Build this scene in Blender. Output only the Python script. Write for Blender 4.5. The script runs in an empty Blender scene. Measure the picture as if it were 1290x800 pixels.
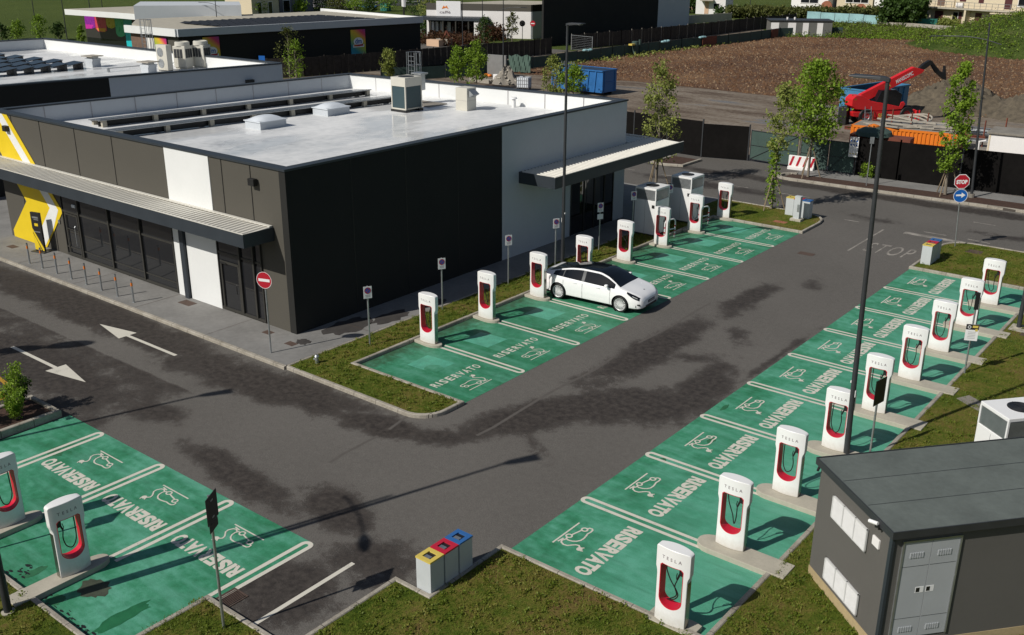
import bpy, bmesh, math, random
import numpy as np
from mathutils import Vector, Matrix
R=math.radians
random.seed(7); rng=np.random.default_rng(11)
SC=bpy.context.scene; COL=SC.collection
# ---------------------------------------------------------------- camera
CF,CX,CY,CZ=1267.3338,13.0029,-16.1205,13.6834
YAW,PITCH,ROLL=-0.67311054,0.35483772,0.0033870329
_f=Vector((math.sin(YAW)*math.cos(PITCH),math.cos(YAW)*math.cos(PITCH),-math.sin(PITCH)))
_r=Vector((math.cos(YAW),-math.sin(YAW),0)); _u=_r.cross(_f)
_r2=math.cos(ROLL)*_r+math.sin(ROLL)*_u; _u2=-math.sin(ROLL)*_r+math.cos(ROLL)*_u
cam=bpy.data.cameras.new('camera'); co=bpy.data.objects.new('camera',cam); COL.objects.link(co)
M3=Matrix((_r2,_u2,-_f)).transposed(); co.matrix_world=Matrix.Translation((CX,CY,CZ))@M3.to_4x4()
cam.sensor_width=36; cam.lens=36*CF/1290; cam.clip_end=3000; cam.clip_start=.1; SC.camera=co
# ---------------------------------------------------------------- light
SUN_AZ=R(71.5); SUN_EL=R(40.5)      # direction in which shadows fall, and elevation
W=bpy.data.worlds.new('World'); SC.world=W; W.use_nodes=True
nt=W.node_tree; nt.nodes.clear()
o=nt.nodes.new('ShaderNodeOutputWorld'); b=nt.nodes.new('ShaderNodeBackground'); s=nt.nodes.new('ShaderNodeTexSky')
s.sky_type='NISHITA'; s.sun_disc=False; s.sun_elevation=SUN_EL
tosun=Vector((-math.cos(SUN_AZ)*math.cos(SUN_EL),-math.sin(SUN_AZ)*math.cos(SUN_EL),math.sin(SUN_EL)))
s.sun_rotation=math.atan2(tosun.x,tosun.y)
b.inputs[1].default_value=.055
nt.links.new(s.outputs[0],b.inputs[0]); nt.links.new(b.outputs[0],o.inputs[0])
sl=bpy.data.lights.new('sun','SUN'); so=bpy.data.objects.new('sun',sl); COL.objects.link(so)
sl.energy=4.3; sl.angle=R(.5); sl.color=(1,.955,.88)
so.rotation_euler=tosun.to_track_quat('Z','Y').to_euler()
SC.view_settings.view_transform='Standard'; SC.view_settings.look='None'; SC.view_settings.gamma=1; SC.view_settings.exposure=-.08
SC.render.engine='CYCLES'
# ---------------------------------------------------------------- helpers
def at(px,py,z=0.0):
    """ground point seen at a photo pixel"""
    d=_f+_r2*((px-645)/CF)-_u2*((py-400)/CF)
    t=(z-CZ)/d.z
    return Vector((CX+d.x*t,CY+d.y*t,z))
def on_line(px,py,x=None,y=None):
    d=_f+_r2*((px-645)/CF)-_u2*((py-400)/CF)
    t=((x-CX)/d.x) if x is not None else ((y-CY)/d.y)
    return Vector((CX+d.x*t,CY+d.y*t,CZ+d.z*t))
class MB:
    def __init__(s): s.v=[]; s.f=[]; s.M=Matrix.Identity(4)
    def add(s,vs,fs):
        n=len(s.v); s.v+= [tuple(s.M@Vector(p)) for p in vs]; s.f+=[tuple(i+n for i in f) for f in fs]; return s
    def box(s,x0,x1,y0,y1,z0,z1):
        return s.add([(x0,y0,z0),(x1,y0,z0),(x1,y1,z0),(x0,y1,z0),(x0,y0,z1),(x1,y0,z1),(x1,y1,z1),(x0,y1,z1)],
            [(0,3,2,1),(4,5,6,7),(0,1,5,4),(1,2,6,5),(2,3,7,6),(3,0,4,7)])
    def prism(s,pts,z0,z1):
        n=len(pts); a=sum(pts[i][0]*pts[(i+1)%n][1]-pts[(i+1)%n][0]*pts[i][1] for i in range(n))
        if a<0: pts=pts[::-1]
        return s.add([(p[0],p[1],z0) for p in pts]+[(p[0],p[1],z1) for p in pts],
            [tuple(range(n-1,-1,-1)),tuple(range(n,2*n))]+[(i,(i+1)%n,(i+1)%n+n,i+n) for i in range(n)])
    def tube(s,pts,r,n=8,r1=None,cap=True):
        pts=[Vector(p) for p in pts]; m=len(pts); vs=[];fs=[]
        up=None
        for i,p in enumerate(pts):
            t=(pts[min(i+1,m-1)]-pts[max(i-1,0)]).normalized()
            if up is None:
                up=Vector((0,0,1)) if abs(t.z)<.9 else Vector((1,0,0))
            a=(up-t*up.dot(t)); 
            if a.length<1e-4: a=t.orthogonal()
            a.normalize(); bb=t.cross(a); up=a
            rr=r if r1 is None else r+(r1-r)*i/(m-1)
            for k in range(n):
                an=2*math.pi*k/n; vs.append(tuple(p+a*(rr*math.cos(an))+bb*(rr*math.sin(an))))
        for i in range(m-1):
            for k in range(n): fs.append((i*n+k,i*n+(k+1)%n,(i+1)*n+(k+1)%n,(i+1)*n+k))
        if cap: fs.append(tuple(range(n-1,-1,-1))); fs.append(tuple((m-1)*n+k for k in range(n)))
        return s.add(vs,fs)
    def cyl(s,x,y,z0,z1,r,r1=None,n=16): return s.tube([(x,y,z0),(x,y,z1)],r,n,r1)
    def lathe(s,prof,n=24,axis='z',c=(0,0,0)):
        vs=[];fs=[];m=len(prof)
        for (r,h) in prof:
            for k in range(n):
                a=2*math.pi*k/n; x,y=r*math.cos(a),r*math.sin(a)
                vs.append({'z':(c[0]+x,c[1]+y,c[2]+h),'y':(c[0]+x,c[1]+h,c[2]+y),'x':(c[0]+h,c[1]+x,c[2]+y)}[axis])
        for i in range(m-1):
            for k in range(n): fs.append((i*n+k,i*n+(k+1)%n,(i+1)*n+(k+1)%n,(i+1)*n+k))
        return s.add(vs,fs)
    def ribbon(s,pts,w,z,closed=False):
        P=[Vector((p[0],p[1])) for p in pts]; n=len(P); L=[];Rr=[]
        for i,p in enumerate(P):
            a=P[i-1] if (i>0 or closed) else None; c=P[(i+1)%n] if (i<n-1 or closed) else None
            d1=(p-a).normalized() if a is not None else None; d2=(c-p).normalized() if c is not None else None
            if d1 is None:d1=d2
            if d2 is None:d2=d1
            t=(d1+d2)
            t=t.normalized() if t.length>1e-5 else d1
            nn=Vector((-t.y,t.x)); k=w/2/max(.35,nn.dot(Vector((-d1.y,d1.x))))
            L.append(p+nn*k); Rr.append(p-nn*k)
        vs=[(q.x,q.y,z) for q in L]+[(q.x,q.y,z) for q in Rr]; m=n if closed else n-1
        return s.add(vs,[(i+n,(i+1)%n+n,(i+1)%n,i) for i in range(m)])
    def curb(s,pts,w,z0,z1,closed=False,bev=.02):
        P=[Vector((p[0],p[1])) for p in pts]; n=len(P)
        prof=[(-w/2,z0),(-w/2,z1-bev),(-w/2+bev,z1),(w/2-bev,z1),(w/2,z1-bev),(w/2,z0)]; vs=[];k=len(prof)
        for i,p in enumerate(P):
            a=P[i-1] if (i>0 or closed) else None; c=P[(i+1)%n] if (i<n-1 or closed) else None
            d1=(p-a).normalized() if a is not None else None; d2=(c-p).normalized() if c is not None else None
            if d1 is None:d1=d2
            if d2 is None:d2=d1
            t=(d1+d2); t=t.normalized() if t.length>1e-5 else d1
            nn=Vector((-t.y,t.x)); q=1/max(.35,nn.dot(Vector((-d1.y,d1.x))))
            for o_,z in prof: vs.append((p.x+nn.x*o_*q,p.y+nn.y*o_*q,z))
        m=n if closed else n-1; fs=[]
        for i in range(m):
            j=(i+1)%n
            for a in range(k-1): fs.append((i*k+a,j*k+a,j*k+a+1,i*k+a+1))
        if not closed: fs+= [tuple(range(k)),tuple((n-1)*k+a for a in range(k-1,-1,-1))]
        return s.add(vs,fs)
    def build(s,name,mat,parent=None,smooth=False,bevel=0,loc=None,kind=None):
        me=bpy.data.meshes.new(name); me.from_pydata(s.v,[],s.f); me.materials.append(mat); me.update()
        bm=bmesh.new(); bm.from_mesh(me); bmesh.ops.recalc_face_normals(bm,faces=bm.faces); bm.to_mesh(me); bm.free()
        if smooth:
            me.polygons.foreach_set('use_smooth',[True]*len(me.polygons))
            try: me.set_sharp_from_angle(angle=R(38))
            except Exception: pass
        ob=bpy.data.objects.new(name,me); COL.objects.link(ob)
        if parent is not None: ob.parent=parent
        if loc is not None: ob.location=loc
        if bevel:
            bv=ob.modifiers.new('bevel','BEVEL'); bv.width=bevel; bv.segments=2; bv.limit_method='ANGLE'; bv.angle_limit=R(40)
        if kind: ob['kind']=kind
        return ob
def flat(name,pts,z,mat):     # a horizontal sheet
    n=len(pts); a=sum(pts[i][0]*pts[(i+1)%n][1]-pts[(i+1)%n][0]*pts[i][1] for i in range(n))
    if a<0: pts=pts[::-1]
    me=bpy.data.meshes.new(name); me.from_pydata([(p[0],p[1],z) for p in pts],[],[tuple(range(n))]); me.materials.append(mat)
    ob=bpy.data.objects.new(name,me); COL.objects.link(ob); ob['kind']='structure'; return ob
def thing(name,label,cat,loc=(0,0,0),rz=0,group=None):
    o=bpy.data.objects.new(name,None); COL.objects.link(o); o.empty_display_size=.2
    o.location=loc; o.rotation_euler=(0,0,rz); o['label']=label; o['category']=cat
    if group: o['group']=group
    return o
def tag(o,label,cat,group=None):
    o['label']=label; o['category']=cat
    if group: o['group']=group
    return o
def kids(o): return [c for c in bpy.data.objects if c.parent is o]
def dup(root,loc,rz=None,label=None,group=None):
    c=root.copy(); COL.objects.link(c); c.location=loc
    if rz is not None: c.rotation_euler=(0,0,rz)
    if label: c['label']=label
    if group: c['group']=group
    for ch in kids(root):
        k=ch.copy(); COL.objects.link(k); k.parent=c
        for g in kids(ch):
            q=g.copy(); COL.objects.link(q); q.parent=k
    return c
def text_geo(body,size=1,bold=0,sx=1,space=1):
    cu=bpy.data.curves.new('t','FONT'); cu.body=body; cu.size=size; cu.offset=bold; cu.align_x='CENTER'; cu.align_y='CENTER'; cu.space_character=space; cu.resolution_u=3
    ob=bpy.data.objects.new('t',cu); COL.objects.link(ob); dg=bpy.context.evaluated_depsgraph_get(); dg.update()
    me=bpy.data.meshes.new_from_object(ob.evaluated_get(dg))
    vs=[(v.co.x*sx,v.co.y,0) for v in me.vertices]; fs=[tuple(p.vertices) for p in me.polygons]
    bpy.data.objects.remove(ob); bpy.data.curves.remove(cu); bpy.data.meshes.remove(me)
    return vs,fs
# ---------------------------------------------------------------- materials
def newmat(name):
    m=bpy.data.materials.new(name); m.use_nodes=True; n=m.node_tree; n.nodes.clear()
    out=n.nodes.new('ShaderNodeOutputMaterial'); p=n.nodes.new('ShaderNodeBsdfPrincipled'); n.links.new(p.outputs[0],out.inputs[0])
    return m,n,p
def N(n,t,**k):
    x=n.nodes.new('ShaderNode'+t)
    for a,v in k.items():
        if a=='inp':
            for i,val in v.items(): x.inputs[i].default_value=val
        else: setattr(x,a,v)
    return x
def coords(n,scale=(1,1,1),obj=False):
    tc=N(n,'TexCoord'); mp=N(n,'Mapping'); mp.inputs[3].default_value=scale
    if obj: n.links.new(tc.outputs['Object'],mp.inputs[0])
    else:
        g=N(n,'NewGeometry'); n.links.new(g.outputs['Position'],mp.inputs[0])
    return mp.outputs[0]
def noise(n,vec,scale,detail=4,rough=.55):
    x=N(n,'TexNoise'); x.inputs['Scale'].default_value=scale; x.inputs['Detail'].default_value=detail; x.inputs['Roughness'].default_value=rough
    n.links.new(vec,x.inputs['Vector']); return x.outputs['Fac']
def ramp(n,fac,stops):
    r=N(n,'ValToRGB'); e=r.color_ramp.elements
    while len(e)<len(stops): e.new(.5)
    for i,(p,c) in enumerate(stops):
        e[i].position=p; e[i].color=(c,c,c,1) if isinstance(c,(int,float)) else (*c,1)
    n.links.new(fac,r.inputs[0]); return r.outputs[0]
def mix(n,fac,a,b,mode='MIX'):
    m=N(n,'Mix',data_type='RGBA',blend_type=mode)
    if isinstance(fac,(int,float)): m.inputs[0].default_value=fac
    else: n.links.new(fac,m.inputs[0])
    for i,v in ((6,a),(7,b)):
        if isinstance(v,(tuple,list)): m.inputs[i].default_value=(*v,1) if len(v)==3 else v
        elif isinstance(v,(int,float)): m.inputs[i].default_value=(v,v,v,1)
        else: n.links.new(v,m.inputs[i])
    return m.outputs[2]
def math_(n,op,a,b=0.0,clamp=False):
    m=N(n,'Math',operation=op,use_clamp=clamp)
    for i,v in ((0,a),(1,b)):
        if isinstance(v,(int,float)): m.inputs[i].default_value=v
        else: n.links.new(v,m.inputs[i])
    return m.outputs[0]
def bump(n,p,h,strength=.3,dist=.02):
    b=N(n,'Bump'); b.inputs['Strength'].default_value=strength; b.inputs['Distance'].default_value=dist
    n.links.new(h,b.inputs['Height']); n.links.new(b.outputs[0],p.inputs['Normal'])
def pm(name,col,rough=.6,metal=0,var=.12,scale=2.0,bmp=0,bscale=40,spec=None,coat=0,obj=False,emit=None):
    m,n,p=newmat(name); v=coords(n,obj=obj)
    f1=noise(n,v,scale,5); f2=noise(n,v,scale*9,3)
    f=math_(n,'ADD',math_(n,'MULTIPLY',f1,.65),math_(n,'MULTIPLY',f2,.35))
    d=tuple(c*(1-var) for c in col); l=tuple(min(1,c*(1+var)) for c in col)
    c=ramp(n,f,[(.3,d),(.7,l)]); n.links.new(c,p.inputs['Base Color'])
    rr=ramp(n,f1,[(.3,max(0,rough-.06)),(.7,min(1,rough+.06))]); n.links.new(rr,p.inputs['Roughness'])
    p.inputs['Metallic'].default_value=metal
    if spec is not None: p.inputs['IOR'].default_value=spec
    if coat: p.inputs['Coat Weight'].default_value=coat; p.inputs['Coat Roughness'].default_value=.06
    if bmp: bump(n,p,noise(n,v,bscale,4),bmp,.01)
    return m
def wallpts(mb,p0,p1,th,z0,z1):
    d=Vector((p1[0]-p0[0],p1[1]-p0[1])).normalized(); n=Vector((-d.y,d.x))*th/2
    return mb.prism([(p0[0]+n.x,p0[1]+n.y),(p1[0]+n.x,p1[1]+n.y),(p1[0]-n.x,p1[1]-n.y),(p0[0]-n.x,p0[1]-n.y)],z0,z1)

def cond_word(word,w,h,gap,bold,iw=.42,wide=1.0):
    vs=[];fs=[];x=0
    for ch in word:
        g=text_geo(ch,1,bold); cw=w*(iw if ch=='I' else 1.0); g=fit(g,cw,h); n=len(vs)
        vs+=[(v[0]+x+cw/2,v[1],0) for v in g[0]]; fs+=[tuple(i+n for i in f) for f in g[1]]; x+=cw+gap-(w*.17 if ch in 'RVAT' else 0)+(w*.03 if ch not in 'RVAT' else 0)
    tot=x-gap
    return [(v[0]-tot/2,v[1],0) for v in vs],fs
def fit(g,w,h):
    xs=[v[0] for v in g[0]]; ys=[v[1] for v in g[0]]; cx,cy=(max(xs)+min(xs))/2,(max(ys)+min(ys))/2
    return [((v[0]-cx)*w/(max(xs)-min(xs)),(v[1]-cy)*h/(max(ys)-min(ys)),0) for v in g[0]],g[1]
def blobs(n,vec,lst):
    out=None
    for (x,y,rx,ry,rot,st) in lst:
        mp=N(n,'Mapping',vector_type='TEXTURE'); mp.inputs[1].default_value=(x,y,0); mp.inputs[2].default_value=(0,0,R(rot)); mp.inputs[3].default_value=(rx,ry,1000)
        n.links.new(vec,mp.inputs[0])
        L=N(n,'VectorMath',operation='LENGTH'); n.links.new(mp.outputs[0],L.inputs[0])
        v=math_(n,'MULTIPLY',math_(n,'SUBTRACT',1.0,L.outputs['Value'],True),st)
        out=v if out is None else math_(n,'MAXIMUM',out,v)
    return out
WET=[(-24,2.75,16,1.5,0,1.6),(-12.5,2.6,7,1.5,8,1.5),(-7.2,2.9,2.6,1.0,10,1.5),(-20,-1.2,8,2.0,0,1.7),(-30,-2,9,3.2,0,1.7),
 (-5.6,3.3,1.8,1.0,30,1.1),(-4.0,6.3,1.4,3.8,-22,1.6),(-2.0,8.9,3.8,1.9,38,1.7),(-.9,11.5,1.2,3.6,8,1.4),(-4.0,13.2,1.3,6.5,0,1.4),(-3.8,20.5,1.0,4.5,0,1.1),(-2.6,13.6,2.2,1.0,25,.8),
 (-8.0,-1.75,4.2,.85,-6,1.35),(-4.6,-1.2,2.4,1.1,-20,1.35),(-2.2,-2.2,1.9,1.7,0,1.05),(-3.0,-4.4,2.0,1.7,0,1.6),(-3.0,4.9,.6,1.8,60,.7),
 (-2.6,24.2,.8,1.5,20,.8),(-6,42.1,26,1.2,0,1.3),(-2.2,16.5,.8,1.8,40,.8),(-13.5,-1.0,1.9,1.2,10,1.1),(-16,6,.1,.1,0,0),(-4.5,36.8,3,.9,0,.7),(4,37.5,6,1.2,0,.9),(-15,38.5,9,1.5,0,.9),(-.2,15.5,.35,6,0,.8)]
m,n,p=newmat('asphalt'); v=coords(n)
n1=noise(n,v,.9,6,.62); n2=noise(n,v,5,5,.6); n3=noise(n,v,60,3,.7); n4=noise(n,v,.12,3)
msk=blobs(n,v,WET)
gx=N(n,'SeparateXYZ'); n.links.new(v,gx.inputs[0])
rect=math_(n,'MULTIPLY',math_(n,'MULTIPLY',math_(n,'SUBTRACT',-13.0,gx.outputs[0],True),math_(n,'MULTIPLY',math_(n,'SUBTRACT',.8,gx.outputs[1]),8,True)),.62)
msk=math_(n,'MAXIMUM',msk,rect); n5=noise(n,v,34,5,.85)
msk=math_(n,'ADD',msk,math_(n,'MULTIPLY',math_(n,'SUBTRACT',n1,.5),1.5)); msk=math_(n,'ADD',msk,math_(n,'MULTIPLY',math_(n,'SUBTRACT',n2,.5),1.1)); msk=math_(n,'ADD',msk,math_(n,'MULTIPLY',math_(n,'SUBTRACT',n5,.5),1.5))
seam=math_(n,'MULTIPLY',math_(n,'LESS_THAN',math_(n,'ABSOLUTE',math_(n,'ADD',gx.outputs[0],math_(n,'MULTIPLY',n2,.12))),.0),0)
wet=ramp(n,msk,[(.34,0),(.46,.55),(.66,1)])
dry=ramp(n,math_(n,'ADD',math_(n,'MULTIPLY',n4,.6),math_(n,'MULTIPLY',n2,.4)),[(.3,(.095,.088,.079)),(.7,(.136,.126,.114))])
sp=ramp(n,n3,[(.3,.5),(.7,1.5)])
dry=mix(n,1.0,dry,sp,'MULTIPLY'); dk=mix(n,1.0,ramp(n,n2,[(.35,(.030,.025,.022)),(.65,(.062,.053,.046))]),sp,'MULTIPLY')
# pale scuffs left on the damp lanes
sc=ramp(n,noise(n,coords(n,(1,2.4,1)),2.2,6,.65),[(.62,0),(.70,1)])
dk=mix(n,math_(n,'MULTIPLY',sc,.35),dk,(.11,.095,.08))
c=mix(n,wet,dry,dk); n.links.new(c,p.inputs['Base Color'])
n.links.new(ramp(n,wet,[(0,.88),(1,.7)]),p.inputs['Roughness']); p.inputs['Specular IOR Level'].default_value=.3
bump(n,p,n3,.35,.012); M_ASPH=m
# painted green coating with washed lighter pools
m,n,p=newmat('green_coating'); v=coords(n)
n1=noise(n,v,.45,5,.6); n2=noise(n,v,3.5,5,.65); n3=noise(n,v,40,3)
base=ramp(n,math_(n,'ADD',math_(n,'MULTIPLY',n1,.6),math_(n,'MULTIPLY',n2,.4)),[(.36,(.020,.140,.060)),(.5,(.040,.225,.118)),(.62,(.095,.335,.220))])
gx=N(n,'SeparateXYZ'); n.links.new(v,gx.inputs[0])
lm=ramp(n,math_(n,'ADD',math_(n,'MULTIPLY',gx.outputs[0],.19),math_(n,'MULTIPLY',n1,.5)),[(.35,0),(.95,1)])   # worn paler towards the posts of the right-hand row
base=mix(n,math_(n,'MULTIPLY',lm,.55),base,(.105,.37,.26))
st=ramp(n,noise(n,coords(n,(.5,2.2,1)),1.1,5,.6),[(.45,0),(.68,1)]); base=mix(n,math_(n,'MULTIPLY',st,.55),base,(.125,.37,.27))
tk=ramp(n,noise(n,coords(n,(.30,2.6,1)),1.6,4,.6),[(.52,0),(.66,1)]); base=mix(n,math_(n,'MULTIPLY',tk,.30),base,(.030,.135,.075))
fl=ramp(n,noise(n,v,6.5,4,.6),[(.70,0),(.76,1)]); base=mix(n,math_(n,'MULTIPLY',fl,.45),base,(.02,.10,.045))
old=ramp(n,math_(n,'ADD',math_(n,'MULTIPLY',gx.outputs[0],-.25),0),[(.99,0),(1,1)])
dirt=ramp(n,noise(n,coords(n,(1,.6,1)),1.3,6,.7),[(.60,0),(.74,1)])
# the bays of the island by the shop are older and dirtier: bounded patch
isl=math_(n,'MULTIPLY',math_(n,'LESS_THAN',gx.outputs[0],-6.2),math_(n,'GREATER_THAN',gx.outputs[1],4.0))
base=mix(n,math_(n,'MULTIPLY',math_(n,'MULTIPLY',isl,dirt),.75),base,(.018,.055,.024))
base=mix(n,math_(n,'MULTIPLY',isl,.22),base,(.012,.12,.05))
bk=ramp(n,math_(n,'ADD',math_(n,'MULTIPLY',math_(n,'ADD',gx.outputs[0],11.2),.5),math_(n,'MULTIPLY',n2,1.0)),[(.55,1),(.95,0)]); base=mix(n,math_(n,'MULTIPLY',math_(n,'MULTIPLY',isl,bk),.7),base,(.040,.060,.030))
base=mix(n,1.0,base,ramp(n,n3,[(.3,.86),(.7,1.14)]),'MULTIPLY')
n.links.new(base,p.inputs['Base Color']); p.inputs['Roughness'].default_value=.62; p.inputs['Specular IOR Level'].default_value=.35
bump(n,p,n3,.25,.008); M_GREEN=m
def paintmat(name,col,wear):
    m,n,p=newmat(name); v=coords(n)
    f=math_(n,'ADD',math_(n,'MULTIPLY',noise(n,v,2.0,4),.4),math_(n,'MULTIPLY',noise(n,v,38,4,.7),.6))
    c=ramp(n,f,[(wear-.06,tuple(a*.45 for a in col)),(wear+.04,col)]); n.links.new(c,p.inputs['Base Color']); p.inputs['Roughness'].default_value=.7
    return m
M_LINE=paintmat('line_paint',(.60,.57,.49),.40); M_LINEW=paintmat('worn_line_paint',(.36,.33,.29),.52); M_YEL=paintmat('yellow_paint',(.42,.24,.02),.45)
M_LAWN=None
m,n,p=newmat('lawn'); v=coords(n)
n1=noise(n,v,.55,5,.6); n2=noise(n,v,7,5,.7); n3=noise(n,v,45,3,.7)
f=math_(n,'ADD',math_(n,'MULTIPLY',n1,.55),math_(n,'MULTIPLY',n2,.45))
c=ramp(n,f,[(.34,(.042,.075,.008)),(.45,(.085,.115,.014)),(.54,(.150,.140,.030)),(.64,(.170,.110,.045))])
c=mix(n,1.0,c,ramp(n,n3,[(.3,.6),(.7,1.4)]),'MULTIPLY'); n.links.new(c,p.inputs['Base Color']); p.inputs['Roughness'].default_value=.95; p.inputs['Specular IOR Level'].default_value=.1
bump(n,p,n3,.8,.05); M_LAWN=m
m,n,p=newmat('far_grass'); v=coords(n)
f=math_(n,'ADD',math_(n,'MULTIPLY',noise(n,v,.03,4),.5),math_(n,'MULTIPLY',noise(n,v,.9,6,.7),.5))
c=ramp(n,f,[(.32,(.052,.078,.018)),(.68,(.100,.130,.032))]); n.links.new(c,p.inputs['Base Color']); p.inputs['Roughness'].default_value=.95; p.inputs['Specular IOR Level'].default_value=.1
bump(n,p,noise(n,v,3,5,.7),1.0,.3); M_FARG=m
m,n,p=newmat('rough_grass'); v=coords(n)
f=math_(n,'ADD',math_(n,'MULTIPLY',noise(n,v,.35,5),.5),math_(n,'MULTIPLY',noise(n,v,4,6,.7),.5))
c=ramp(n,f,[(.32,(.034,.058,.012)),(.5,(.065,.100,.020)),(.68,(.14,.15,.055))]); n.links.new(c,p.inputs['Base Color']); p.inputs['Roughness'].default_value=.95; p.inputs['Specular IOR Level'].default_value=.1
bump(n,p,noise(n,v,2.2,6,.7),1.0,.5); M_RGRASS=m
m,n,p=newmat('ploughed_soil'); v=coords(n)
f=math_(n,'ADD',math_(n,'MULTIPLY',noise(n,v,.10,5),.45),math_(n,'MULTIPLY',noise(n,v,3,6,.75),.55))
c=ramp(n,f,[(.36,(.070,.030,.014)),(.5,(.145,.072,.034)),(.64,(.235,.135,.066))])
vo=N(n,'TexVoronoi'); vo.inputs['Scale'].default_value=4.5; n.links.new(v,vo.inputs['Vector'])
c=mix(n,math_(n,'MULTIPLY',ramp(n,vo.outputs['Distance'],[(.05,1),(.10,0)]),.15),c,(.34,.25,.14)); n.links.new(c,p.inputs['Base Color']); p.inputs['Roughness'].default_value=.95
bump(n,p,noise(n,v,2.5,6,.75),1.0,.4); M_SOIL=m
m,n,p=newmat('dirt_yard'); v=coords(n); vs=coords(n,(.35,1.3,1))
f=math_(n,'ADD',math_(n,'MULTIPLY',noise(n,vs,.30,6,.65),.65),math_(n,'MULTIPLY',noise(n,v,2.5,6,.7),.35))
c=ramp(n,f,[(.40,(.075,.048,.030)),(.5,(.165,.130,.095)),(.60,(.240,.205,.165))]); n.links.new(c,p.inputs['Base Color'])
pud=ramp(n,noise(n,vs,.30,3,.5),[(.60,0),(.66,1)]); n.links.new(mix(n,math_(n,'MULTIPLY',pud,.5),c,(.10,.095,.095)),p.inputs['Base Color'])
n.links.new(ramp(n,pud,[(0,.9),(1,.28)]),p.inputs['Roughness']); bump(n,p,noise(n,v,3,5,.7),.5,.1); M_DIRT=m
M_PAVE=pm('pavement_concrete',(.20,.195,.185),.85,var=.22,scale=.7,bmp=.15,bscale=60)
M_KERB=pm('kerb_stone',(.34,.31,.26),.85,var=.30,scale=3,bmp=.3,bscale=50)
m,n,p=newmat('kerb_blocks'); v=coords(n); sx_=N(n,'SeparateXYZ'); n.links.new(v,sx_.inputs[0])
def _jt(o_,off): return math_(n,'LESS_THAN',math_(n,'FRACT',math_(n,'ADD',o_,off)),.018)
jt=math_(n,'MAXIMUM',_jt(sx_.outputs[0],100.45),_jt(sx_.outputs[1],100.75)); kn=noise(n,v,1.3,5,.7); kf=noise(n,v,24,4,.7)
kc=ramp(n,math_(n,'ADD',math_(n,'MULTIPLY',kn,.55),math_(n,'MULTIPLY',kf,.45)),[(.34,(.17,.15,.115)),(.5,(.32,.29,.24)),(.66,(.44,.41,.35))])
n.links.new(mix(n,jt,kc,(.07,.06,.05)),p.inputs[0]); p.inputs['Roughness'].default_value=.88; bump(n,p,kf,.5,.012); M_KERBB=m
M_CONC=pm('island_concrete',(.40,.37,.30),.85,var=.16,scale=1.6,bmp=.25,bscale=60)
M_CONCD=pm('old_concrete',(.22,.20,.17),.9,var=.25,scale=1.2,bmp=.3,bscale=30)
M_SOILB=pm('bark_mulch',(.055,.028,.018),.95,var=.5,scale=6,bmp=1,bscale=25)
M_IRON=pm('cast_iron_cover',(.085,.055,.042),.8,var=.3,scale=6,bmp=.4)
M_WHITE=pm('white_powder_coat',(.80,.80,.79),.32,var=.02,scale=2,spec=1.45)
M_WHITER=pm('white_plaster',(.74,.74,.73),.75,var=.05,scale=.6)
m,n,p=newmat('post_white_shell'); v=coords(n,obj=True); sz=N(n,'SeparateXYZ'); n.links.new(v,sz.inputs[0]); nn_=noise(n,coords(n),9,4,.7)
gr_=math_(n,'MULTIPLY',ramp(n,math_(n,'ADD',sz.outputs[2],math_(n,'MULTIPLY',nn_,.35)),[(.16,1),(.48,0)]),.55)
n.links.new(mix(n,gr_,mix(n,math_(n,'MULTIPLY',ramp(n,nn_,[(.6,0),(.75,1)]),.10),(.80,.80,.79),(.62,.60,.54)),(.46,.42,.34)),p.inputs[0]); p.inputs['Roughness'].default_value=.3; M_CHG=m
M_RED=pm('red_liner',(.58,.012,.035),.35,var=.05,spec=1.5)
M_STEEL=pm('brushed_steel',(.34,.33,.30),.28,1.0,var=.08,scale=4)
M_GALV=pm('galvanised_steel',(.42,.44,.45),.45,.8,var=.12,scale=6)
M_DKMET=pm('dark_grey_metal',(.045,.048,.052),.5,.3,var=.12,scale=3)
M_FASCIA=pm('anthracite_cladding',(.036,.045,.055),.5,.2,var=.06,scale=1.5)
M_BLACK=pm('black_rubber',(.012,.012,.013),.45,var=.1)
M_GREYTXT=pm('grey_lettering',(.28,.25,.26),.5,var=.03)
M_TAUPE=pm('taupe_wall_panel',(.073,.067,.054),.8,var=.05,scale=.8,bmp=.08,bscale=90)
M_DARKW=pm('black_wall_panel',(.023,.023,.0215),.85,spec=1.3,var=.06,scale=.8,bmp=.08,bscale=90)
M_WPANEL=pm('white_wall_panel',(.72,.73,.72),.75,var=.03,scale=.8,bmp=.05,bscale=90)
M_GWALL=pm('pale_grey_wall_panel',(.50,.53,.56),.75,var=.04,scale=.8,bmp=.05,bscale=90)
m,n,p=newmat('roof_membrane'); v=coords(n); vs=coords(n,(1,.45,1))
f=math_(n,'ADD',math_(n,'MULTIPLY',noise(n,vs,.28,5,.55),.7),math_(n,'MULTIPLY',noise(n,v,3,4),.3))
c=ramp(n,f,[(.32,(.38,.39,.40)),(.44,(.60,.61,.61)),(.60,(.76,.76,.75))])
br=N(n,'TexBrick'); br.inputs['Scale'].default_value=1; br.inputs['Mortar Size'].default_value=.012; br.inputs['Brick Width'].default_value=9; br.inputs['Row Height'].default_value=1.6
mp=N(n,'Mapping'); mp.inputs[2].default_value=(0,0,R(90)); n.links.new(v,mp.inputs[0]); n.links.new(mp.outputs[0],br.inputs['Vector'])
c=mix(n,math_(n,'MULTIPLY',br.outputs['Fac'],.35),c,(.28,.28,.28)); n.links.new(c,p.inputs['Base Color'])
n.links.new(ramp(n,noise(n,vs,.33,3,.5),[(.50,.55),(.62,.10)]),p.inputs['Roughness']); M_ROOF=m
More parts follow.
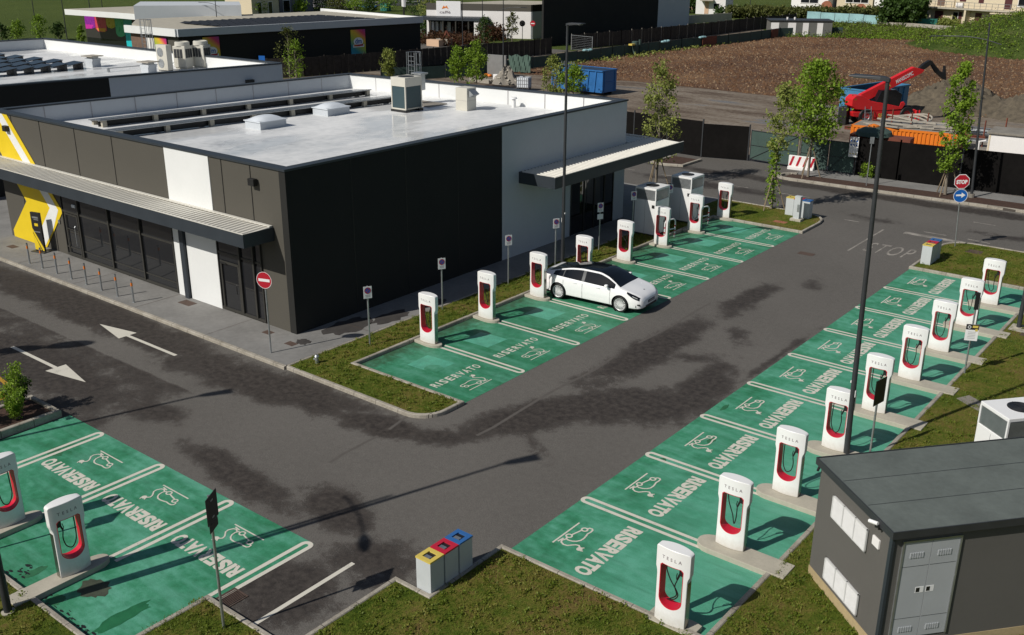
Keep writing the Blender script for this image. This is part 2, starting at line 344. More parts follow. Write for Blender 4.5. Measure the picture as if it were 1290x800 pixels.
def glassmat(name,col=(.012,.013,.015),rough=.03,ior=1.75):
    m,n,p=newmat(name); p.inputs['Base Color'].default_value=(*col,1); p.inputs['Roughness'].default_value=rough; p.inputs['IOR'].default_value=ior
    v=coords(n); bump(n,p,noise(n,v,.8,2),.03,.02); return m
M_GLASS=glassmat('dark_window_glass'); M_CARGL=glassmat('tinted_car_glass',(.006,.008,.011),.02,1.48)
M_SOLAR=glassmat('solar_glass',(.10,.11,.125),.22,1.6)
M_FRAME=pm('dark_window_frame',(.05,.048,.042),.45,.3,var=.05)
M_YELLOW=pm('yellow_panel',(.72,.52,.006),.6,var=.04)
M_TRIMW=pm('white_metal_sheet',(.62,.60,.54),.5,var=.05)
M_CREAM=pm('cream_unit_casing',(.56,.54,.47),.55,var=.05)
M_GRILLE=pm('teal_grey_coil',(.030,.060,.070),.6,var=.2,scale=30)
M_PLASTW=pm('milky_plastic',(.66,.70,.74),.3,var=.04)
M_BARK=pm('young_bark',(.20,.17,.13),.9,var=.3,scale=8,bmp=.6)
M_WOOD=pm('stake_wood',(.22,.17,.11),.85,var=.25,scale=8)
def leafmat(name,a,b_,c_):
    m,n,p=newmat(name); v=coords(n); f=math_(n,'ADD',math_(n,'MULTIPLY',noise(n,v,1.1,3),.5),math_(n,'MULTIPLY',noise(n,v,9,2),.5))
    c=ramp(n,f,[(.32,a),(.5,b_),(.68,c_)]); n.links.new(c,p.inputs['Base Color']); p.inputs['Roughness'].default_value=.55; p.inputs['Specular IOR Level'].default_value=.25
    tr=N(n,'BsdfTranslucent'); n.links.new(c,tr.inputs[0]); ms=N(n,'MixShader'); ms.inputs[0].default_value=.35
    out=[x for x in n.nodes if x.type=='OUTPUT_MATERIAL'][0]
    n.links.new(p.outputs[0],ms.inputs[1]); n.links.new(tr.outputs[0],ms.inputs[2]); n.links.new(ms.outputs[0],out.inputs[0]); return m
M_LEAF=leafmat('fresh_leaves',(.10,.17,.015),(.19,.30,.026),(.30,.42,.05))
M_LEAFP=leafmat('pale_leaves',(.15,.19,.04),(.25,.29,.065),(.38,.40,.12))
M_LEAFD=leafmat('deep_leaves',(.028,.060,.012),(.050,.095,.018),(.085,.14,.030))
M_LEAFO=leafmat('olive_leaves',(.065,.078,.020),(.105,.12,.030),(.16,.17,.05))
M_LEAFR=leafmat('reddish_leaves',(.055,.022,.014),(.09,.04,.02),(.10,.07,.025))
M_BLADE=leafmat('grass_blades',(.075,.125,.014),(.15,.20,.022),(.27,.235,.06))
M_STONE=pm('field_stone',(.25,.17,.098),.9,var=.6,scale=.9)
M_GRAVEL=pm('gravel_heap',(.095,.078,.054),.95,var=.6,scale=2.2,bmp=1,bscale=6)
M_HOARD=pm('black_hoarding',(.0085,.0078,.0075),.9,spec=1.15,var=.35,scale=.5,bmp=.1,bscale=6)
M_TIMBER=pm('dark_timber_boards',(.050,.043,.038),.9,spec=1.2,var=.35,scale=2.5)
M_NET=pm('green_shade_net',(.045,.078,.066),.85,var=.25,scale=1.2,bmp=.3,bscale=5)
M_NETL=pm('faded_green_net',(.075,.125,.10),.85,var=.25,scale=1.2,bmp=.6,bscale=4)
M_BLUE=pm('blue_steel',(.020,.13,.36),.5,var=.2,scale=1.5)
M_LBLUE=pm('light_blue_steel',(.05,.19,.34),.5,var=.15,scale=1.5)
M_NBLUE=pm('navy_inside',(.012,.035,.08),.6,var=.2)
M_TRED=pm('machine_red',(.62,.018,.022),.35,var=.06,spec=1.5)
M_ORANGE=pm('orange_steel',(.72,.19,.012),.5,var=.08,scale=1.5)
M_RUST=pm('rusty_steel',(.16,.045,.025),.8,var=.3)
M_TRAFO=pm('grey_render',(.105,.100,.090),.9,var=.06,scale=1.2,bmp=.35,bscale=140)
M_TRAFR=pm('bitumen_felt',(.105,.122,.112),.95,var=.22,scale=1.0,bmp=.5,bscale=160)
M_GALVD=pm('grey_painted_door',(.42,.44,.46),.5,.1,var=.04)
M_BIN=pm('light_grey_bin',(.50,.53,.54),.45,var=.05)
M_BYEL=pm('yellow_bin_top',(.62,.48,.10),.45,var=.03); M_BRED=pm('red_bin_top',(.46,.015,.04),.45,var=.03); M_BBLU=pm('blue_bin_top',(.03,.12,.33),.45,var=.03)
M_SRED=pm('sign_red',(.42,.012,.028),.4,var=.03); M_SBLU=pm('sign_blue',(.008,.11,.42),.4,var=.03); M_SWHT=pm('sign_white',(.78,.78,.78),.4,var=.03); M_SBLK=pm('sign_black',(.012,.012,.012),.5,var=.03)
M_CARW=pm('white_car_paint',(.88,.88,.88),.22,var=.01,coat=1.0)
M_RIM=pm('silver_rim',(.72,.72,.72),.35,.25,var=.03)
M_CLAY=pm('terracotta',(.30,.11,.06),.85,var=.25,scale=3)
M_HCREAM=pm('cream_render',(.62,.53,.38),.85,var=.05,scale=.5); M_HPINK=pm('peach_render',(.62,.42,.28),.85,var=.05,scale=.5)
M_HWHT=pm('bright_render',(.78,.76,.74),.85,var=.04,scale=.5); M_HGREY=pm('grey_render_house',(.20,.19,.21),.85,var=.05,scale=.5); M_MAROON=pm('maroon_door',(.075,.018,.020),.6,var=.1)
M_CYAN=pm('faded_cyan_sheet',(.26,.44,.46),.7,var=.25,scale=.6)
M_TEAL=pm('teal_net',(.02,.16,.13),.8,var=.15)
M_WPLANK=pm('brown_slats',(.16,.10,.07),.8,var=.3,scale=3)
# ---------------------------------------------------------------- ground
K='structure'
flat('ground',[(-700,-300),(500,-300),(500,900),(-700,900)],-.03,M_FARG)
flat('fence_lane',[(-77,50),(-66,55),(-61,62),(-60.5,110),(-58,140),(-56,160),(-67,160),(-69.5,100)],-.012,M_DIRT)
flat('shop_yard',[(-101,80),(-70,70),(-70,101),(-78,101),(-100,103)],-.012,M_ASPH)
flat('dirt_yard',[(-63,44),(60,44),(60,80),(-20,79),(-30,80),(-62,76)],-.016,M_DIRT)
flat('car_park_asphalt',[(-68,-45),(60,-45),(60,47.4),(-68,47.4)],-.004,M_ASPH)
soil=[(-61.5,74.5),(-45,78),(-29,77.2),(-21,74.5),(-8,77),(30,78),(40,125),(-19,133),(-36,150.5),(-43,147.6),(-52.5,144.6),(-57.7,140.5),(-58.2,127),(-60,113),(-60.9,97),(-61.2,87)]
# ploughed soil: gently ridged sheet
def inside(px,py,poly):
    c=False;n=len(poly)
    for i in range(n):
        x1,y1=poly[i];x2,y2=poly[(i+1)%n]
        if (y1>py)!=(y2>py) and px<(x2-x1)*(py-y1)/(y2-y1)+x1: c=not c
    return c
flat('field_soil',soil,-.004,M_SOIL)
bm_=MB(); r_=random.Random(3); cnt=0
sv=[];sf=[]
while cnt<17000:
    x=r_.uniform(-62,20); y=r_.uniform(74,150)
    if not inside(x,y,soil): continue
    s_=r_.choice((.03,.04,.05,.06,.08,.12))*r_.uniform(.7,1.4); a=r_.uniform(0,6.28); ca,sa=math.cos(a),math.sin(a); k=len(sv)
    pts=[(s_,0,0),(0,s_*.7,0),(-s_,0,0),(0,-s_*.7,0),(s_*.2,0,s_*.9)]
    sv+=[(x+p_[0]*ca-p_[1]*sa,y+p_[0]*sa+p_[1]*ca,p_[2]) for p_ in pts]; sf+=[(k,k+1,k+4),(k+1,k+2,k+4),(k+2,k+3,k+4),(k+3,k,k+4)]; cnt+=1
me=bpy.data.meshes.new('field_stones'); me.from_pydata(sv,[],sf); me.materials.append(M_STONE)
ob=bpy.data.objects.new('field_stones',me); COL.objects.link(ob); ob['kind']='stuff'; tag(ob,'pale stones scattered over the ploughed brown field','stones')
# soil clods
sv=[];sf=[];cnt=0
while cnt<9000:
    x=r_.uniform(-62,20); y=r_.uniform(74,150)
    if not inside(x,y,soil): continue
    s_=r_.uniform(.12,.38); a=r_.uniform(0,6.28); ca,sa=math.cos(a),math.sin(a); k=len(sv)
    pts=[(s_,0,-.02),(0,s_*.8,-.02),(-s_,0,-.02),(0,-s_*.8,-.02),(s_*.2,0,s_*.6)]
    sv+=[(x+p_[0]*ca-p_[1]*sa,y+p_[0]*sa+p_[1]*ca,p_[2]) for p_ in pts]; sf+=[(k,k+1,k+4),(k+1,k+2,k+4),(k+2,k+3,k+4),(k+3,k,k+4)]; cnt+=1
me=bpy.data.meshes.new('soil_clods'); me.from_pydata(sv,[],sf); me.materials.append(M_SOIL)
ob=bpy.data.objects.new('soil_clods',me); COL.objects.link(ob); ob['kind']='stuff'; tag(ob,'brown clods of turned earth across the field','soil')
def arc(cx,cy,r,a0,a1,n=8): return [(cx+r*math.cos(R(a0+(a1-a0)*i/n)),cy+r*math.sin(R(a0+(a1-a0)*i/n))) for i in range(n+1)]
# raised lawns
near=[(-34,-8.17),(-4.02,-8.17),(-4.02,-5.72),(-1.12,-5.72),(-1.12,-2.62),(-.07,-2.62),(-.07,-.08),(5.42,-.08),(5.42,29.16),(.08,29.16),(.08,33.3)]+arc(1.3,33.5,1.22,180,100)+[(3.5,34.72),(40,35.3),(60,35.4),(60,-45),(-34,-45)]
def struct(name,mb,mat,**k): return mb.build(name,mat,kind='structure',**k)
struct('lawn',MB().prism(near,-.02,.10),M_LAWN)
struct('kerb',MB().curb([(-34,-8.1),(-3.95,-8.1),(-3.95,-5.66),(-1.19,-5.66),(-1.19,-2.55),(-.14,-2.55),(-.14,0),(5.35,0),(5.35,29.09),(0,29.09),(0,33.3)]+arc(1.3,33.5,1.3,180,100)+[(3.5,34.8),(40,35.38),(60,35.5)],.13,-.02,.125),M_KERBB)
isl=[(-12.8,4.02),(-7.6,3.97)]+arc(-7.15,4.75,.78,-90,0)+[(-6.37,5.45),(-11.35,5.45),(-11.35,31.72),(-6.35,31.72)]+[(-6.4,33.9)]+arc(-7.6,34.1,1.15,0,90)+[(-12.8,35.3)]
struct('island_lawn',MB().prism(isl,-.02,.10),M_LAWN)
struct('island_kerb',MB().curb([(-12.8,3.93),(-7.6,3.9)]+arc(-7.15,4.75,.86,-90,0)+[(-6.29,5.53),(-11.28,5.53),(-11.28,31.64),(-6.3,31.64),(-6.33,33.9)]+arc(-7.6,34.1,1.22,0,90)+[(-12.8,35.37)],.13,-.02,.125),M_KERBB)
struct('pavement',MB().prism([(-60,3.95),(-12.93,3.95),(-12.93,35.35),(-60,35.35)],-.02,.105),M_PAVE)
struct('pavement_kerb',MB().curb([(-60,3.87),(-12.86,3.87)],.15,-.02,.115),M_KERBB)
struct('pavement_edging',MB().curb([(-12.865,3.99),(-12.865,35.3)],.1,-.02,.118),M_KERBB)
# joints in the apron slabs
j=MB()
for x in (-17.5,-22.2,-26.9,-31.6): j.ribbon([(x,3.97),(x,6.05)],.018,.109)
for y in (8,12,16,20,24): j.ribbon([(-14.88,y),(-12.95,y)],.018,.109)
struct('pavement_joints',j,M_IRON)
# damp stains on the pavement by the corner
def blobpoly(cx,cy,rx,ry,seed,n=22):
    r=random.Random(seed); return [(cx+rx*math.cos(6.283*i/n)*r.uniform(.72,1.1),cy+ry*math.sin(6.283*i/n)*r.uniform(.72,1.1)) for i in range(n)]
M_DAMP=pm('damp_concrete',(.045,.040,.037),.75,var=.2,scale=3)
for k,(x,y,rx,ry) in enumerate(((-14.05,7.9,.65,1.2),(-14.15,5.75,.33,.3),(-13.55,9.6,.5,1.0),(-13.3,11.9,.3,.7))):
    flat('pavement_stain',blobpoly(x,y,rx,ry,k),.1085,M_DAMP)
# street strip along the hoarding
struct('planting_strip',MB().prism([(-12.6,43.15),(60,44.6),(60,46.0),(-1.5,45.1),(-12.4,44.35)],-.02,.10),M_SOILB)
struct('street_kerb',MB().curb([(-12.2,44.5)]+arc(-12.2,43.7,.8,90,270,6)+[(-8,43.05),(0,43.35),(20,43.9),(60,44.9)],.22,-.02,.14),M_KERBB)
struct('street_pavement',MB().prism([(-12.4,44.38),(-1.5,45.13),(60,46.03),(60,47.9),(-1,46.9),(-12.4,46.4)],-.02,.09),M_PAVE)
struct('corner_bed',MB().prism([(-21.2,42.0),(-19.3,42.3),(-19.4,44.6),(-21.4,44.6)],-.02,.09),M_SOILB)
struct('corner_bed_kerb',MB().curb([(-21.3,44.7),(-21.3,41.9),(-20.3,41.8),(-19.2,42.2),(-19.2,44.7)],.2,-.02,.14),M_KERBB)
# ---------------------------------------------------------------- green bays and paint
sm_=MB(); g=random.Random(2)
sm_.ribbon([(-4.55+.06*math.sin(i*.9)-.012*i+g.uniform(-.02,.02),4.2+i*.7) for i in range(12)],.11,-.0012)
sm_.ribbon([(-4.75+.05*math.sin(i*.7)+g.uniform(-.02,.02),13.6+i*.7) for i in range(9)],.10,-.0012)
sm_.ribbon([tuple(at(a,b)[:2]) for a,b in ((519,520),(505,530),(490,541))],.10,-.0014); sm_.ribbon([tuple(at(a,b)[:2]) for a,b in ((476,549),(455,560),(430,573),(415,583))],.10,-.0014)
struct('seam_strip',sm_,pm('pale_seam',(.088,.079,.070),.9,var=.2,scale=5))
flat('charging_bays_right',[(0,.07),(5.29,.07),(5.29,29.02),(-.02,29.02)],0,M_GREEN)
flat('charging_bays_island',[(-11.22,5.6),(-6.3,5.6),(-6.37,31.57),(-11.22,31.57)],0,M_GREEN)
flat('charging_bays_front',[(-15.2,-8.03),(-3.88,-8.03),(-3.88,-2.66),(-15.2,-2.66)],0,M_GREEN)
ln=MB()
def sepx(x0,x1,y,tip=1,w=.11,g=.13):    # double line closed by a round tip, along x; tip at x0
    d=1 if x1>x0 else -1; r=g/2+w/2
    pts=[(x1,y-r),(x0+d*r,y-r)]+[(x0+d*r-d*r*math.sin(R(a)),y-r*math.cos(R(a))) for a in range(15,180,15)]+[(x0+d*r,y+r),(x1,y+r)]
    ln.ribbon(pts,w,.004)
for k in range(1,9): sepx(.02,3.62,3.215*k)
for k in range(8): sepx(-6.4,-10.1 if k<7 else -10.1,8.8+3.283*k)
def sepy(x,y0,y1,w=.12,g=.13):
    r=g/2+w/2
    pts=[(x-r,y1),(x-r,y0-r)]+[(x-r*math.cos(R(a)),y0-r+r*math.sin(R(a))) for a in range(15,180,15)]+[(x+r,y0-r),(x+r,y1)]
    ln.ribbon(pts,w,.004)
for k in range(4): sepy(-13.3+3.113*k,-2.72,-6.1 if k else -6.1)
struct('bay_lines',ln,M_LINE)
# words and car symbols
def place_geo(vs,fs,o,ax,ay,z): return [(o[0]+v[0]*ax[0]+v[1]*ay[0],o[1]+v[0]*ax[1]+v[1]*ay[1],z) for v in vs],fs
def fit(g,w,h):
    xs=[v[0] for v in g[0]]; ys=[v[1] for v in g[0]]; cx,cy=(max(xs)+min(xs))/2,(max(ys)+min(ys))/2
    return [((v[0]-cx)*w/(max(xs)-min(xs)),(v[1]-cy)*h/(max(ys)-min(ys)),0) for v in g[0]],g[1]
RIS=cond_word('RISERVATO',.300,.45,.018,.052); RISW=cond_word('RISERVATO',.215,.35,.085,.022,.3)
tx=MB()
def icon(o,ax,ay,w=.045):
    def P(l): return [(o[0]+a*ax[0]+b_*ay[0],o[1]+a*ax[1]+b_*ay[1]) for a,b_ in l]
    tx.ribbon(P([(-.52,0),(.62,0)]),w,.004)
    def circ(c,r): tx.ribbon(P([(c[0]+r*math.cos(6.283*i/14),c[1]+r*math.sin(6.283*i/14)) for i in range(14)]),w,.0045,True)
    circ((-.34,.285),.075); circ((.13,.145),.075)
    tx.ribbon(P([(-.27,.245),(.05,.17)]),w,.0052)
    tx.ribbon(P([(-.41,.32),(-.47,.35),(-.48,.42),(-.44,.46),(-.34,.47),(-.22,.455),(-.12,.48),(0,.50),(.12,.49),(.22,.43),(.28,.34),(.30,.24),(.28,.17),(.21,.14)]),w,.0058)
    tx.ribbon(P([(.30,.17),(.40,.12),(.48,.16),(.53,.26),(.51,.36),(.42,.44),(.36,.50),(.33,.58),(.38,.64)]),w,.0064)
    tx.ribbon(P([(.30,.10),(.50,.07)]),w,.007)
    c=(.45,.68); tx.add([(*P([(c[0]+.085*math.cos(6.283*i/12),c[1]+.075*math.sin(6.283*i/12))])[0],.0072) for i in range(12)],[tuple(range(12))])
    tx.ribbon(P([(.38,.70),(.34,.75)]),w*.8,.0076); tx.ribbon(P([(.50,.74),(.47,.80)]),w*.8,.0078)
for k in range(9):
    y=3.215*k+1.6+(.05 if k else 0)
    tx.add(*place_geo(*RIS,(1.88,y),(0,-1),(1,0),.0035)); icon((.62,y+.05),(0,-1),(1,0))
for k in range(8):
    y=8.8+3.283*k-1.66
    tx.add(*place_geo(*RISW,(-7.95,y),(0,1),(-1,0),.0035)); icon((-6.82,y-.1),(0,1),(-1,0),.035)
for k in range(4):
    x=-13.3+3.113*k-1.55
    if k: tx.add(*place_geo(*RIS,(x,-4.6),(-1,0),(0,-1),.0035)); icon((x+.05,-3.33),(-1,0),(0,-1),.04)
struct('bay_words_and_car_symbols',tx,M_LINE)
rd=MB()
rd.ribbon([(-2.49,-5.55),(-2.52,-2.62)],.12,0.0)
def arrow(tipx,y,d):   # straight-ahead arrow
    rd.add([(tipx,y,0),(tipx-d*1.95,y+.37,0),(tipx-d*1.95,y-.37,0)],[(0,1,2)]); rd.ribbon([(tipx-d*1.93,y),(tipx-d*5.0,y)],.14,.0006)
arrow(-21.85,2.22,-1); arrow(-17.15,-1.02,1)
struct('lane_arrows',rd,M_LINE)
st=MB()
S=fit(text_geo('STOP',1,.0,1,1.25),2.15,1.75); st.add(*place_geo(*S,(-1.75,31.45),(1,0),(0,1),.0)); 
for a,b_ in (((-1.58,35.9),(-.46,35.9)),((.57,35.88),(1.66,35.75)),((-5.66,35.7),(-4.86,35.7))): st.ribbon([a,b_],.11,.0004)
st.ribbon([(-2.3,35.12),(3.2,34.98)],.42,.0004)
st.ribbon([(-3.3,30.1),(-3.32,35.0)],.1,.0008)
for x in (-27,-23,-19,-15,-11.1): st.ribbon([(x,39.25),(x+2,39.28)],.12,.0008)
for x in (-7.6,): st.ribbon([(x,35.66),(x+.7,35.66)],.12,.0008)
for x in (-.16,3.4,7): st.ribbon([(x,39.55),(x+1.1,39.5)],.1,.0008)
st.ribbon([(-12,42.72),(0,43.02),(20,43.55),(60,44.5)],.09,.0008)
struct('street_markings',st,M_LINEW)
ym=MB(); ym.ribbon([(-19.9,-2.65),(-18.1,-2.85),(-18.0,-3.5)],.14,0); ym.prism([(-18.0,-3.45),(-18.1,-2.95),(-18.9,-3.3)],0,.002)
struct('yellow_marking',ym,M_YEL)
# concrete pads and islands under the posts
isl_m=MB()
for k in range(1,9):
    y=3.215*k+.10; w=.33
    isl_m.prism([(5.72,y-w),(5.72,y+w)]+[(3.75-w*1.15*math.sin(R(a)),y+w*math.cos(R(a))) for a in range(0,181,20)],-.01,.135)
for x in (-10.25,-7.14):
    w=.25; isl_m.prism([(x-w,-8.5),(x+w,-8.5)]+[(x+w*math.cos(R(a)),-6.55+.4*math.sin(R(a))) for a in range(0,181,20)],-.01,.135)
isl_m.prism([(3.95,-.18),(5.1,-.18),(5.1,.32),(4.9,.36),(4.2,.36),(3.95,.3)],-.01,.115)
for k in range(8):
    y=8.8+3.283*k-.12; isl_m.prism([(-11.2,y-.2),(-11.2,y+.2)]+[(-10.55+.5*math.sin(R(a)),y+.27*math.cos(R(a))) for a in range(0,181,15)],-.01,.10)
struct('concrete_islands',isl_m,M_CONC,bevel=.012)
# covers and drains
cv=MB()
for (x,y,w,h) in ((-4.63,28.35,.75,.45),(-14.35,5.35,.45,.3),(-15.9,5.55,.42,.3),(-21.05,5.6,.75,.42),(-36.5,4.9,.8,.4),(-34.4,5.1,.6,.35)): cv.box(x-w/2,x+w/2,y-h/2,y+h/2,.0 if x>-12 else .10,.004 if x>-12 else .1085)
cv.prism([(-1.2,.0),(-1.2,.0001),(-1.1999,.0)],-.01,-.009)
struct('manhole_covers',cv,M_IRON)
gr=MB()
for i in range(9): gr.box(-3.86+.048*i,-3.86+.048*i+.026,-5.5,-5.0,.0,.012)
gr.box(-3.88,-3.40,-5.52,-5.49,0,.013); gr.box(-3.88,-3.40,-5.01,-4.98,0,.013); gr.box(-3.89,-3.865,-5.52,-4.98,0,.0135); gr.box(-3.41,-3.385,-5.52,-4.98,0,.0135)
struct('drain_grate',gr,M_IRON)
lid=MB(); lid.cyl(-8.95,8.0-.9,0,.006,.33,n=28); struct('round_manhole',lid,M_GREEN)
gm=MB().prism([(5.85,15.7),(7.5,14.6),(7.8,15.2),(6.1,16.2)],.0,.108); struct('lawn_cover',gm,M_CONCD)
gm=MB().box(1.2,1.9,33.1,33.7,0,.108); struct('lawn_cover',gm,M_IRON)
gm=MB().box(-8.3,-7.6,32.5,32.9,0,.108); struct('lawn_cover',gm,M_CLAY)
gm=MB().box(5.50,6.5,23.35,24.2,0,.112); struct('post_footing',gm,M_CONC); gm=MB().box(6.0,6.42,23.0,23.34,0,.116); struct('lawn_cover',gm,M_IRON)
wp_=MB()
for k in range(8):
    y=8.8+3.283*k-1.7+random.Random(k).uniform(-.2,.3); wp_.add([(-9.9,y-.55,.0022),(-8.75,y-.5,.0022),(-8.7,y+.6,.0022),(-9.95,y+.55,.0022)],[(0,1,2,3)])
struct('repainted_patch',wp_,pm('pale_teal_paint',(.085,.34,.23),.6,var=.35,scale=2.5))
sp_=MB().prism([(x-0,y) for x,y in blobpoly(-4.9,-7.15,.22,.75,4)],.001,.003); struct('paint_stain',sp_,pm('dark_green_stain',(.015,.13,.05),.5,var=.3,scale=4))
for k,(x,y,a_,b__) in enumerate(((-6.35,-7.0,.45,.35),(-6.6,-7.75,.2,.25),(-13.2,-4.2,.3,.2),(-10.9,-6.9,.25,.35),(-8.0,-7.5,.15,.3),(1.05,8.3,.12,.22),(.55,6.4,.10,.1),(.3,10.6,.08,.3))): flat('paint_stain',blobpoly(x,y,a_,b__,k+20),.0026,pm('brown_dirt_%d'%k,(.045,.055,.035) if k==0 else (.02,.13,.055),.8,var=.4,scale=4))
fk=MB(); g=random.Random(12)
for i in range(70):
    x=g.uniform(-7.0,-4.2); y=-8.0+abs(g.gauss(0,.13)); 
    if i>45: x=g.choice((-8.2,-8.35))+g.uniform(-.15,.2); y=g.uniform(-8.0,-7.4)
    pl=blobpoly(x,y,g.uniform(.02,.10),g.uniform(.01,.04),i,7); fk.add([(a_,b__,.0032+.00001*i) for a_,b__ in pl],[tuple(range(7))])
struct('bare_asphalt_flecks',fk,M_SBLK)
# left planter
struct('planter_kerb',MB().curb([(-15.35,-8.05),(-15.35,-2.95),(-17.0,-2.95),(-17.0,-8.05)],.16,-.02,.24,closed=True),M_KERBB)
struct('planter_soil',MB().prism([(-15.43,-7.97),(-15.43,-3.03),(-16.92,-3.03),(-16.92,-7.97)],-.02,.17),M_SOILB)
# ---------------------------------------------------------------- charging posts
HW=.405; OPW=.275; ZB=.40; ZT=1.45; ZTOP=1.85
def outer_hit(a,c=(0,.9)):
    dx,dz=math.cos(a),math.sin(a); poly=[(-.362,0),(.362,0),(.362,1.14),(.368,1.20),(.385,1.26),(HW,1.31),(HW,1.79)]
    top=[(HW*math.cos(R(t)),1.79+.055*math.sin(R(t))**.6) for t in range(10,171,10)]
    poly=poly+top+[(-HW,1.79),(-HW,1.31),(-.385,1.26),(-.368,1.20),(-.362,1.14)]
    return ray_poly(c,dx,dz,poly)
def ray_poly(c,dx,dz,poly):
    best=None
    for i in range(len(poly)):
        x1,z1=poly[i]; x2,z2=poly[(i+1)%len(poly)]; ex,ez=x2-x1,z2-z1
        den=dx*ez-dz*ex
        if abs(den)<1e-9: continue
        t=((x1-c[0])*ez-(z1-c[1])*ex)/den; u=((x1-c[0])*dz-(z1-c[1])*dx)/den
        if t>1e-6 and -1e-6<=u<=1+1e-6 and (best is None or t<best): best=t
    return (c[0]+dx*best,c[1]+dz*best)
def inner_poly(gr=0):
    w=OPW+gr; p=[(-w,.62),(-w,ZT-.05+gr),(-w+.05,ZT+gr),(w-.05,ZT+gr),(w,ZT-.05+gr),(w,.62)]
    p+= [(w*math.cos(R(t)),.62-(.22+gr)*math.sin(R(t))) for t in range(12,180,12)]
    return p
angs=sorted(set([2*math.pi*i/72 for i in range(72)]+[math.atan2(z-.9,x)%(2*math.pi) for x,z in [(-.362,0),(.362,0),(.362,1.14),(.368,1.20),(.385,1.26),(-.385,1.26),(-.368,1.20),(HW,1.31),(HW,1.79),(-HW,1.79),(-HW,1.31),(-.362,1.14),(-OPW,ZT-.05),(OPW,ZT-.05),(OPW-.05,ZT),(-OPW+.05,ZT)]]))
def ydepth(x): return .075+.085*(1-(x/.41)**2)
def ring(poly): return [ray_poly((0,.9),math.cos(a),math.sin(a),poly) for a in angs]
def charger_meshes():
    out=[outer_hit(a) for a in angs]; inn=ring(inner_poly()); n=len(angs); L=5
    body=MB(); vs=[];fs=[]
    for side in (-1,1):
        for l in range(L+1):
            for i in range(n):
                x=inn[i][0]+(out[i][0]-inn[i][0])*l/L; z=inn[i][1]+(out[i][1]-inn[i][1])*l/L
                vs.append((x,side*ydepth(x),z))
    S=(L+1)*n
    for s_ in (0,1):
        for l in range(L):
            for i in range(n):
                j=(i+1)%n; q=(s_*S+l*n+i,s_*S+l*n+j,s_*S+(l+1)*n+j,s_*S+(l+1)*n+i); fs.append(q if s_ else q[::-1])
    for i in range(n):
        j=(i+1)%n; fs.append((L*n+i,L*n+j,S+L*n+j,S+L*n+i))
    body.add(vs,fs)
    # outer rim stays smooth at the cap
    lin=MB(); a_=ring(inner_poly(-.004)); b_=ring(inner_poly(-.016))
    vs=[];fs=[]
    for i in range(n): 
        x=a_[i][0]; d=ydepth(x)+.001; vs+=[(a_[i][0],-d,a_[i][1]),(b_[i][0],-d+.004,b_[i][1]),(b_[i][0],d-.004,b_[i][1]),(a_[i][0],d,a_[i][1]),(inn[i][0],d+.0015,inn[i][1]),(inn[i][0],-d-.0015,inn[i][1])]
    for i in range(n):
        j=(i+1)%n
        for k in range(5): fs.append((i*6+k,j*6+k,j*6+k+1,i*6+k+1))
        fs.append((i*6+5,j*6+5,j*6,i*6))
    lin.add(vs,fs)
    strip=MB()
    strip=[MB().box(min(sx*.355,sx*.371),max(sx*.355,sx*.371),-.074,.074,.01,1.135) for sx in (-1,1)]
    hol=MB().prism([(.14,-.055),(.262,-.055),(.262,.055),(.14,.055)],1.24,1.44)
    hol.box(-.22,-.12,-.04,.04,1.39,1.44)
    plug=MB().tube([(.17,-.02,1.30),(.13,-.03,1.22),(.09,-.03,1.10)],.028,8,.02)
    plug.tube([(.085,-.03,1.26),(.065,-.03,1.16),(.09,-.03,1.08)],.010,6)
    t=MB(); g=fit(text_geo('TESLA',.12,.003,1.0,1.9),.46,.08)
    for sd in (-1,1):
        t.add([((v[0])*(1 if sd<0 else -1),sd*(ydepth(v[0])+.002),1.615+v[1]) for v in g[0]],g[1])
    return body,lin,strip,hol,plug,t
def cat(pts,n=6):
    out=[]; P=[Vector(p) for p in pts]; P=[P[0]*2-P[1]]+P+[P[-1]*2-P[-2]]
    for i in range(1,len(P)-2):
        a,b_,c,d=P[i-1:i+3]
        for k in range(n):
            t=k/n; out.append(.5*((2*b_)+(c-a)*t+(2*a-5*b_+4*c-d)*t*t+(3*b_-a-3*c+d)*t**3))
    out.append(P[-2]); return out
CABLES=[[(-.15,0,1.32),(-.155,0,1.1),(-.14,0,.78),(-.05,-.01,.60),(.06,-.02,.68),(.10,-.03,.88),(.08,-.03,1.07)],
        [(-.16,0,1.32),(-.15,0,1.22),(-.06,-.01,1.02),(.07,-.02,.84),(.10,0,.70),(.02,.02,.56),(-.12,.02,.50),(-.05,0,.56),(.08,-.02,.72),(.04,-.03,.92),(.075,-.03,1.07)],
        [(-.15,0,1.32),(-.15,0,1.05),(-.09,0,.72),(.0,-.01,.52),(.08,-.02,.62),(.07,-.03,.85),(.075,-.03,1.07)],
        [(-.15,0,1.32),(-.12,0,1.15),(-.02,0,.85),(.03,-.01,.62),(.07,-.02,.80),(.08,-.03,1.07)],
        [(-.15,0,1.32),(-.16,0,1.05),(-.16,0,.74),(-.07,-.01,.51),(.04,-.02,.56),(.09,-.03,.86),(.075,-.03,1.07)]]
BODY=charger_meshes()
cab_mesh=[MB().tube(cat([(x*1.15,y,z+(.06 if z>1.25 else 0)) for x,y,z in c]),.0135,7) for c in CABLES]
proto={}
